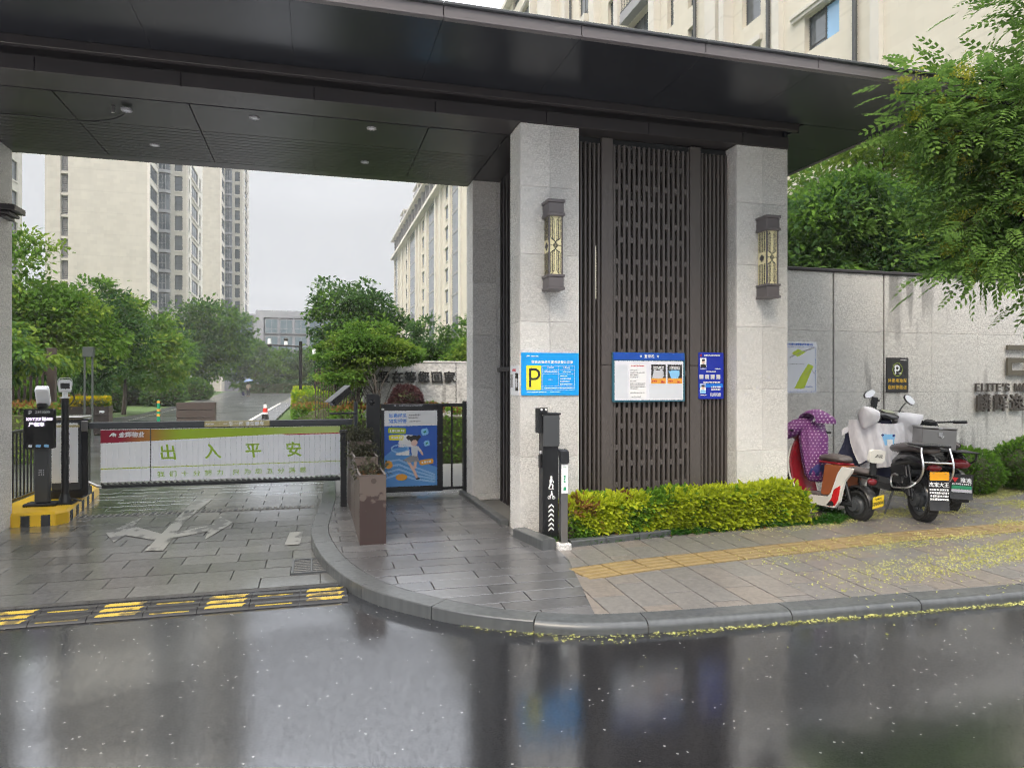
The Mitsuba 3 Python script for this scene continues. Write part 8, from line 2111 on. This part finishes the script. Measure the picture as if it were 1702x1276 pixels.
def street_tree():
    r = np.random.default_rng(17)
    t = thing('flowering_tree', 'street tree with feathered leaves and yellow blossom reaching in from the right', 'tree')
    part(t, 'trunk', tube(bez([(9.4, 4.9, -.03), (9.3, 4.95, 1.4), (9.05, 5.0, 2.6), (8.8, 5.0, 3.8)], 12), np.linspace(.17, .10, 12), 14), 'bark', smooth=True)
    fork = np.array([9.05, 5.0, 2.6])
    # tips of the main boughs
    tips = [(4.62, 4.85, 3.95), (4.72, 4.85, 3.68), (5.4, 4.7, 4.95), (5.2, 4.85, 4.15), (5.1, 4.9, 3.6), (5.35, 4.9, 3.35), (5.28, 4.9, 2.88), (5.12, 4.9, 2.58), (5.32, 4.85, 2.45), (5.85, 4.9, 2.68),
            (6.2, 4.9, 2.25), (5.6, 4.8, 3.3), (5.9, 4.8, 3.9), (6.15, 4.7, 4.4), (5.95, 4.6, 5.15), (6.2, 4.9, 3.0), (5.5, 4.9, 2.95), (4.98, 4.85, 3.85), (5.35, 4.8, 3.85), (6.4, 4.7, 3.5), (6.3, 4.6, 4.3), (6.3, 4.5, 5.0), (6.7, 4.8, 2.8),
            (6.9, 4.7, 3.8), (6.8, 4.6, 4.6), (5.35, 5.2, 3.5), (5.75, 5.25, 3.1), (5.95, 5.25, 3.6), (6.5, 5.3, 3.3), (6.1, 4.4, 4.7), (6.0, 4.5, 5.4)]
    limbs, VL, FL, spots = [], [], [], []
    at = 0
    for q, tip in enumerate(tips):
        tip = np.array(tip) + np.array([.10, 0, .03])
        start = np.array([8.5, 4.95, 3.3]) + r.normal(0, .25, 3)
        mid = start * .5 + tip * .5 + np.array([0, 0, .28]) + r.normal(0, .12, 3)
        path = bez([start, mid, tip], 16)
        limbs.append(tube(path, np.linspace(.045, .006, 16), 6))
        for s_ in np.linspace(.34, 1.0, 34):
            p = path[min(15, int(s_ * 15))] + r.normal(0, .05, 3)
            for _ in range(9):
                side = np.array([r.normal(), r.normal() * .8, r.normal() * .55])
                side /= np.linalg.norm(side)
                b0 = p + side * r.uniform(.02, .36)
                d = side + np.array([-.45, -.1, -.25]) + .6 * (tip - start) / np.linalg.norm(tip - start)
                d /= np.linalg.norm(d)
                v, f = pinnate(r, int(r.integers(4, 6)), r.uniform(.21, .32))
                up = np.array([0, 0, 1.0]) + r.normal(0, .35, 3)
                b = np.cross(up, d)
                b /= np.linalg.norm(b)
                c_ = np.cross(d, b)
                VL.append(b0 + v[:, :1] * d + v[:, 1:2] * b + v[:, 2:] * c_)
                FL.append(f + at)
                at += len(v)
        spots.append(tip + np.array([0, -.05, .08]))
        spots += [path[k] + np.array([0, r.normal(0, .1), .16]) for k in (7, 10, 13) if r.random() < .7]
        spots += [path[k] + np.array([r.normal(0, .2), -r.uniform(.15, .4), r.uniform(0, .35)]) for k in (8, 12) if r.random() < .6]
    V, F = np.vstack(VL), np.vstack(FL)
    part(t, 'limbs', cat(limbs), 'bark_dark', smooth=True, kind='stuff')
    part(t, 'crown', trimesh.Trimesh(V, F, process=False), 'leaf_ash', kind='stuff')
    B = []
    for s_ in spots:
        for _ in range(9):
            e = s_ + r.normal(0, .10, 3) * np.array([1.2, .9, .8])
            k = np.linspace(0, 1, 26)[:, None]
            B.append(s_ * (1 - k) + e * k + r.normal(0, .020, (26, 3)))
    B = np.vstack(B)
    part(t, 'blossom', scatter_leaves(B, r.normal(size=B.shape), .022, 'plain', r, 0), 'blossom', kind='stuff')


street_tree()

# ------------------------------------------------------------------ a walker under an umbrella on the inner road
def person():
    import manifold3d as mf
    t = thing('person', 'person in a tan top walking away under a blue umbrella on the inner road', 'person')
    O = np.array([-7.8, 93.0, 0.0])

    def limbs(bones):
        out = None
        for a, b, ra, rb in bones:
            pts = []
            for c_, q in ((a, ra), (b, rb)):
                pts.append(trimesh.creation.icosphere(subdivisions=2, radius=q).vertices + np.array(c_))
            h = mf.Manifold.hull_points(np.vstack(pts).astype(np.float32))
            out = h if out is None else out + h
        k = out.refine_to_length(.03).to_mesh()
        m_ = trimesh.Trimesh(k.vert_properties[:, :3], k.tri_verts, process=True)
        trimesh.smoothing.filter_taubin(m_, iterations=6)
        m_.apply_translation(O)
        return m_
    body = [((0, 0, .92), (0, 0, 1.12), .15, .13), ((0, 0, 1.12), (0, 0, 1.36), .14, .16), ((-.14, 0, 1.38), (.14, 0, 1.38), .08, .08), ((0, 0, 1.4), (0, .0, 1.5), .055, .05), ((0, .01, 1.60), (0, -.01, 1.64), .095, .10),
            ((-.09, 0, .9), (-.12, .06, .48), .09, .065), ((-.12, .06, .48), (-.12, -.06, .10), .06, .04), ((-.12, -.06, .06), (-.12, .12, .05), .045, .035),
            ((.09, 0, .9), (.10, .10, .48), .09, .065), ((.10, .10, .48), (.10, .06, .10), .06, .04), ((.10, .06, .06), (.10, .24, .05), .045, .035),
            ((.19, 0, 1.37), (.27, .05, 1.12), .055, .042), ((.27, .05, 1.12), (.14, .2, 1.24), .04, .03), ((.14, .2, 1.24), (.11, .22, 1.30), .034, .03),
            ((-.19, 0, 1.37), (-.25, -.03, 1.10), .055, .042), ((-.25, -.03, 1.10), (-.24, .10, .88), .04, .03), ((-.24, .10, .88), (-.24, .13, .80), .034, .025)]
    for hx, hy, hz, sx in ((.11, .22, 1.31, 1), (-.24, .13, .79, -1)):
        for k in range(4):
            body.append(((hx - .03 + .02 * k, hy, hz), (hx - .03 + .02 * k, hy + .035, hz - .05 - .005 * (k % 3)), .010, .009))
        body.append(((hx + sx * .03, hy, hz + .01), (hx + sx * .045, hy + .03, hz - .03), .011, .009))
    body += [((0, .10, 1.62), (0, .115, 1.60), .016, .018), ((-.098, 0, 1.62), (-.098, 0, 1.60), .02, .018), ((.098, 0, 1.62), (.098, 0, 1.60), .02, .018)]
    part(t, 'body', limbs(body), 'skin', smooth=True)
    part(t, 'top', limbs([((0, 0, .98), (0, 0, 1.14), .165, .145), ((0, 0, 1.12), (0, 0, 1.36), .155, .172), ((-.15, 0, 1.38), (.15, 0, 1.38), .092, .092), ((.19, 0, 1.38), (.24, .03, 1.22), .07, .06), ((-.19, 0, 1.38), (-.23, -.02, 1.20), .07, .06)]), 'shirt_tan', smooth=True)
    part(t, 'trousers', limbs([((-.07, 0, .96), (.07, 0, .96), .15, .15), ((-.09, 0, .9), (-.12, .06, .48), .105, .08), ((-.12, .06, .48), (-.12, -.05, .14), .078, .06), ((.09, 0, .9), (.10, .10, .48), .105, .08), ((.10, .10, .48), (.10, .07, .14), .078, .06)]), 'trousers', smooth=True)
    part(t, 'hair', limbs([((0, -.03, 1.63), (0, -.02, 1.67), .098, .10), ((0, -.06, 1.55), (0, -.05, 1.62), .07, .08)]), 'hair', smooth=True)
    u = thing('umbrella', 'pale blue umbrella held over the walker on the inner road', 'umbrella')
    tilt = np.array([-.12, -.05, 1.0])
    c0 = O + np.array([.12, .22, 1.28])
    top = c0 + np.array([-.16, -.12, .86])
    part(u, 'shaft', tube([c0 - np.array([-.02, 0, .1]), top], .012, 8), 'steel')
    part(u, 'handle', tube(bez([c0 - np.array([-.02, 0, .02]), c0 - np.array([-.02, 0, .14]), c0 - np.array([-.07, 0, .16])], 8), .016, 8), 'rubber')
    n = 8
    ang = np.arange(n) * 2 * np.pi / n
    V = [np.array([0, 0, 0])]
    for rad, dz in ((.22, -.03), (.42, -.11), (.56, -.23)):
        for a in ang:
            V.append([rad * math.cos(a), rad * math.sin(a), dz])
    F = [[0, 1 + i, 1 + (i + 1) % n] for i in range(n)]
    for k in range(2):
        for i in range(n):
            a, b = 1 + k * n + i, 1 + k * n + (i + 1) % n
            F += [[a, a + n, b + n], [a, b + n, b]]
    cn = trimesh.Trimesh(np.array(V, float), F, process=False)
    lower = cn.copy()
    lower.apply_translation([0, 0, -.008])
    lower.invert()
    q = cat([cn, lower])
    mm = frame(top, (1, 0, .15), (0, 1, .12))
    part(u, 'canopy', moved(q, mm), 'umbrella_blue')
    for i in range(n):
        part(u, 'rib', moved(tube([(0, 0, -.012), (.22 * math.cos(ang[i]), .22 * math.sin(ang[i]), -.042), (.42 * math.cos(ang[i]), .42 * math.sin(ang[i]), -.122), (.55 * math.cos(ang[i]), .55 * math.sin(ang[i]), -.238)], .005, 5), mm), 'steel')
    c = thing('hand_cart', 'small two wheeled shopping cart pulled by the walker', 'cart')
    part(c, 'frame', cat([tube([O + (-.24, .13, .8), O + (-.36, -.1, .75), O + (-.48, -.3, .1)], .012, 6), tube([O + (-.40, -.3, .75), O + (-.60, -.3, .1)], .012, 6)]), 'steel')
    part(c, 'bag', cbox(O[0] - .70, O[0] - .42, O[1] - .45, O[1] - .2, .12, .55, .03), 'navy_cloth')
    for sx in (-.75, -.38):
        part(c, 'wheel', cyl(O + (sx, -.33, .09), O + (sx + .03, -.33, .09), .09, 14), 'tyre')


person()
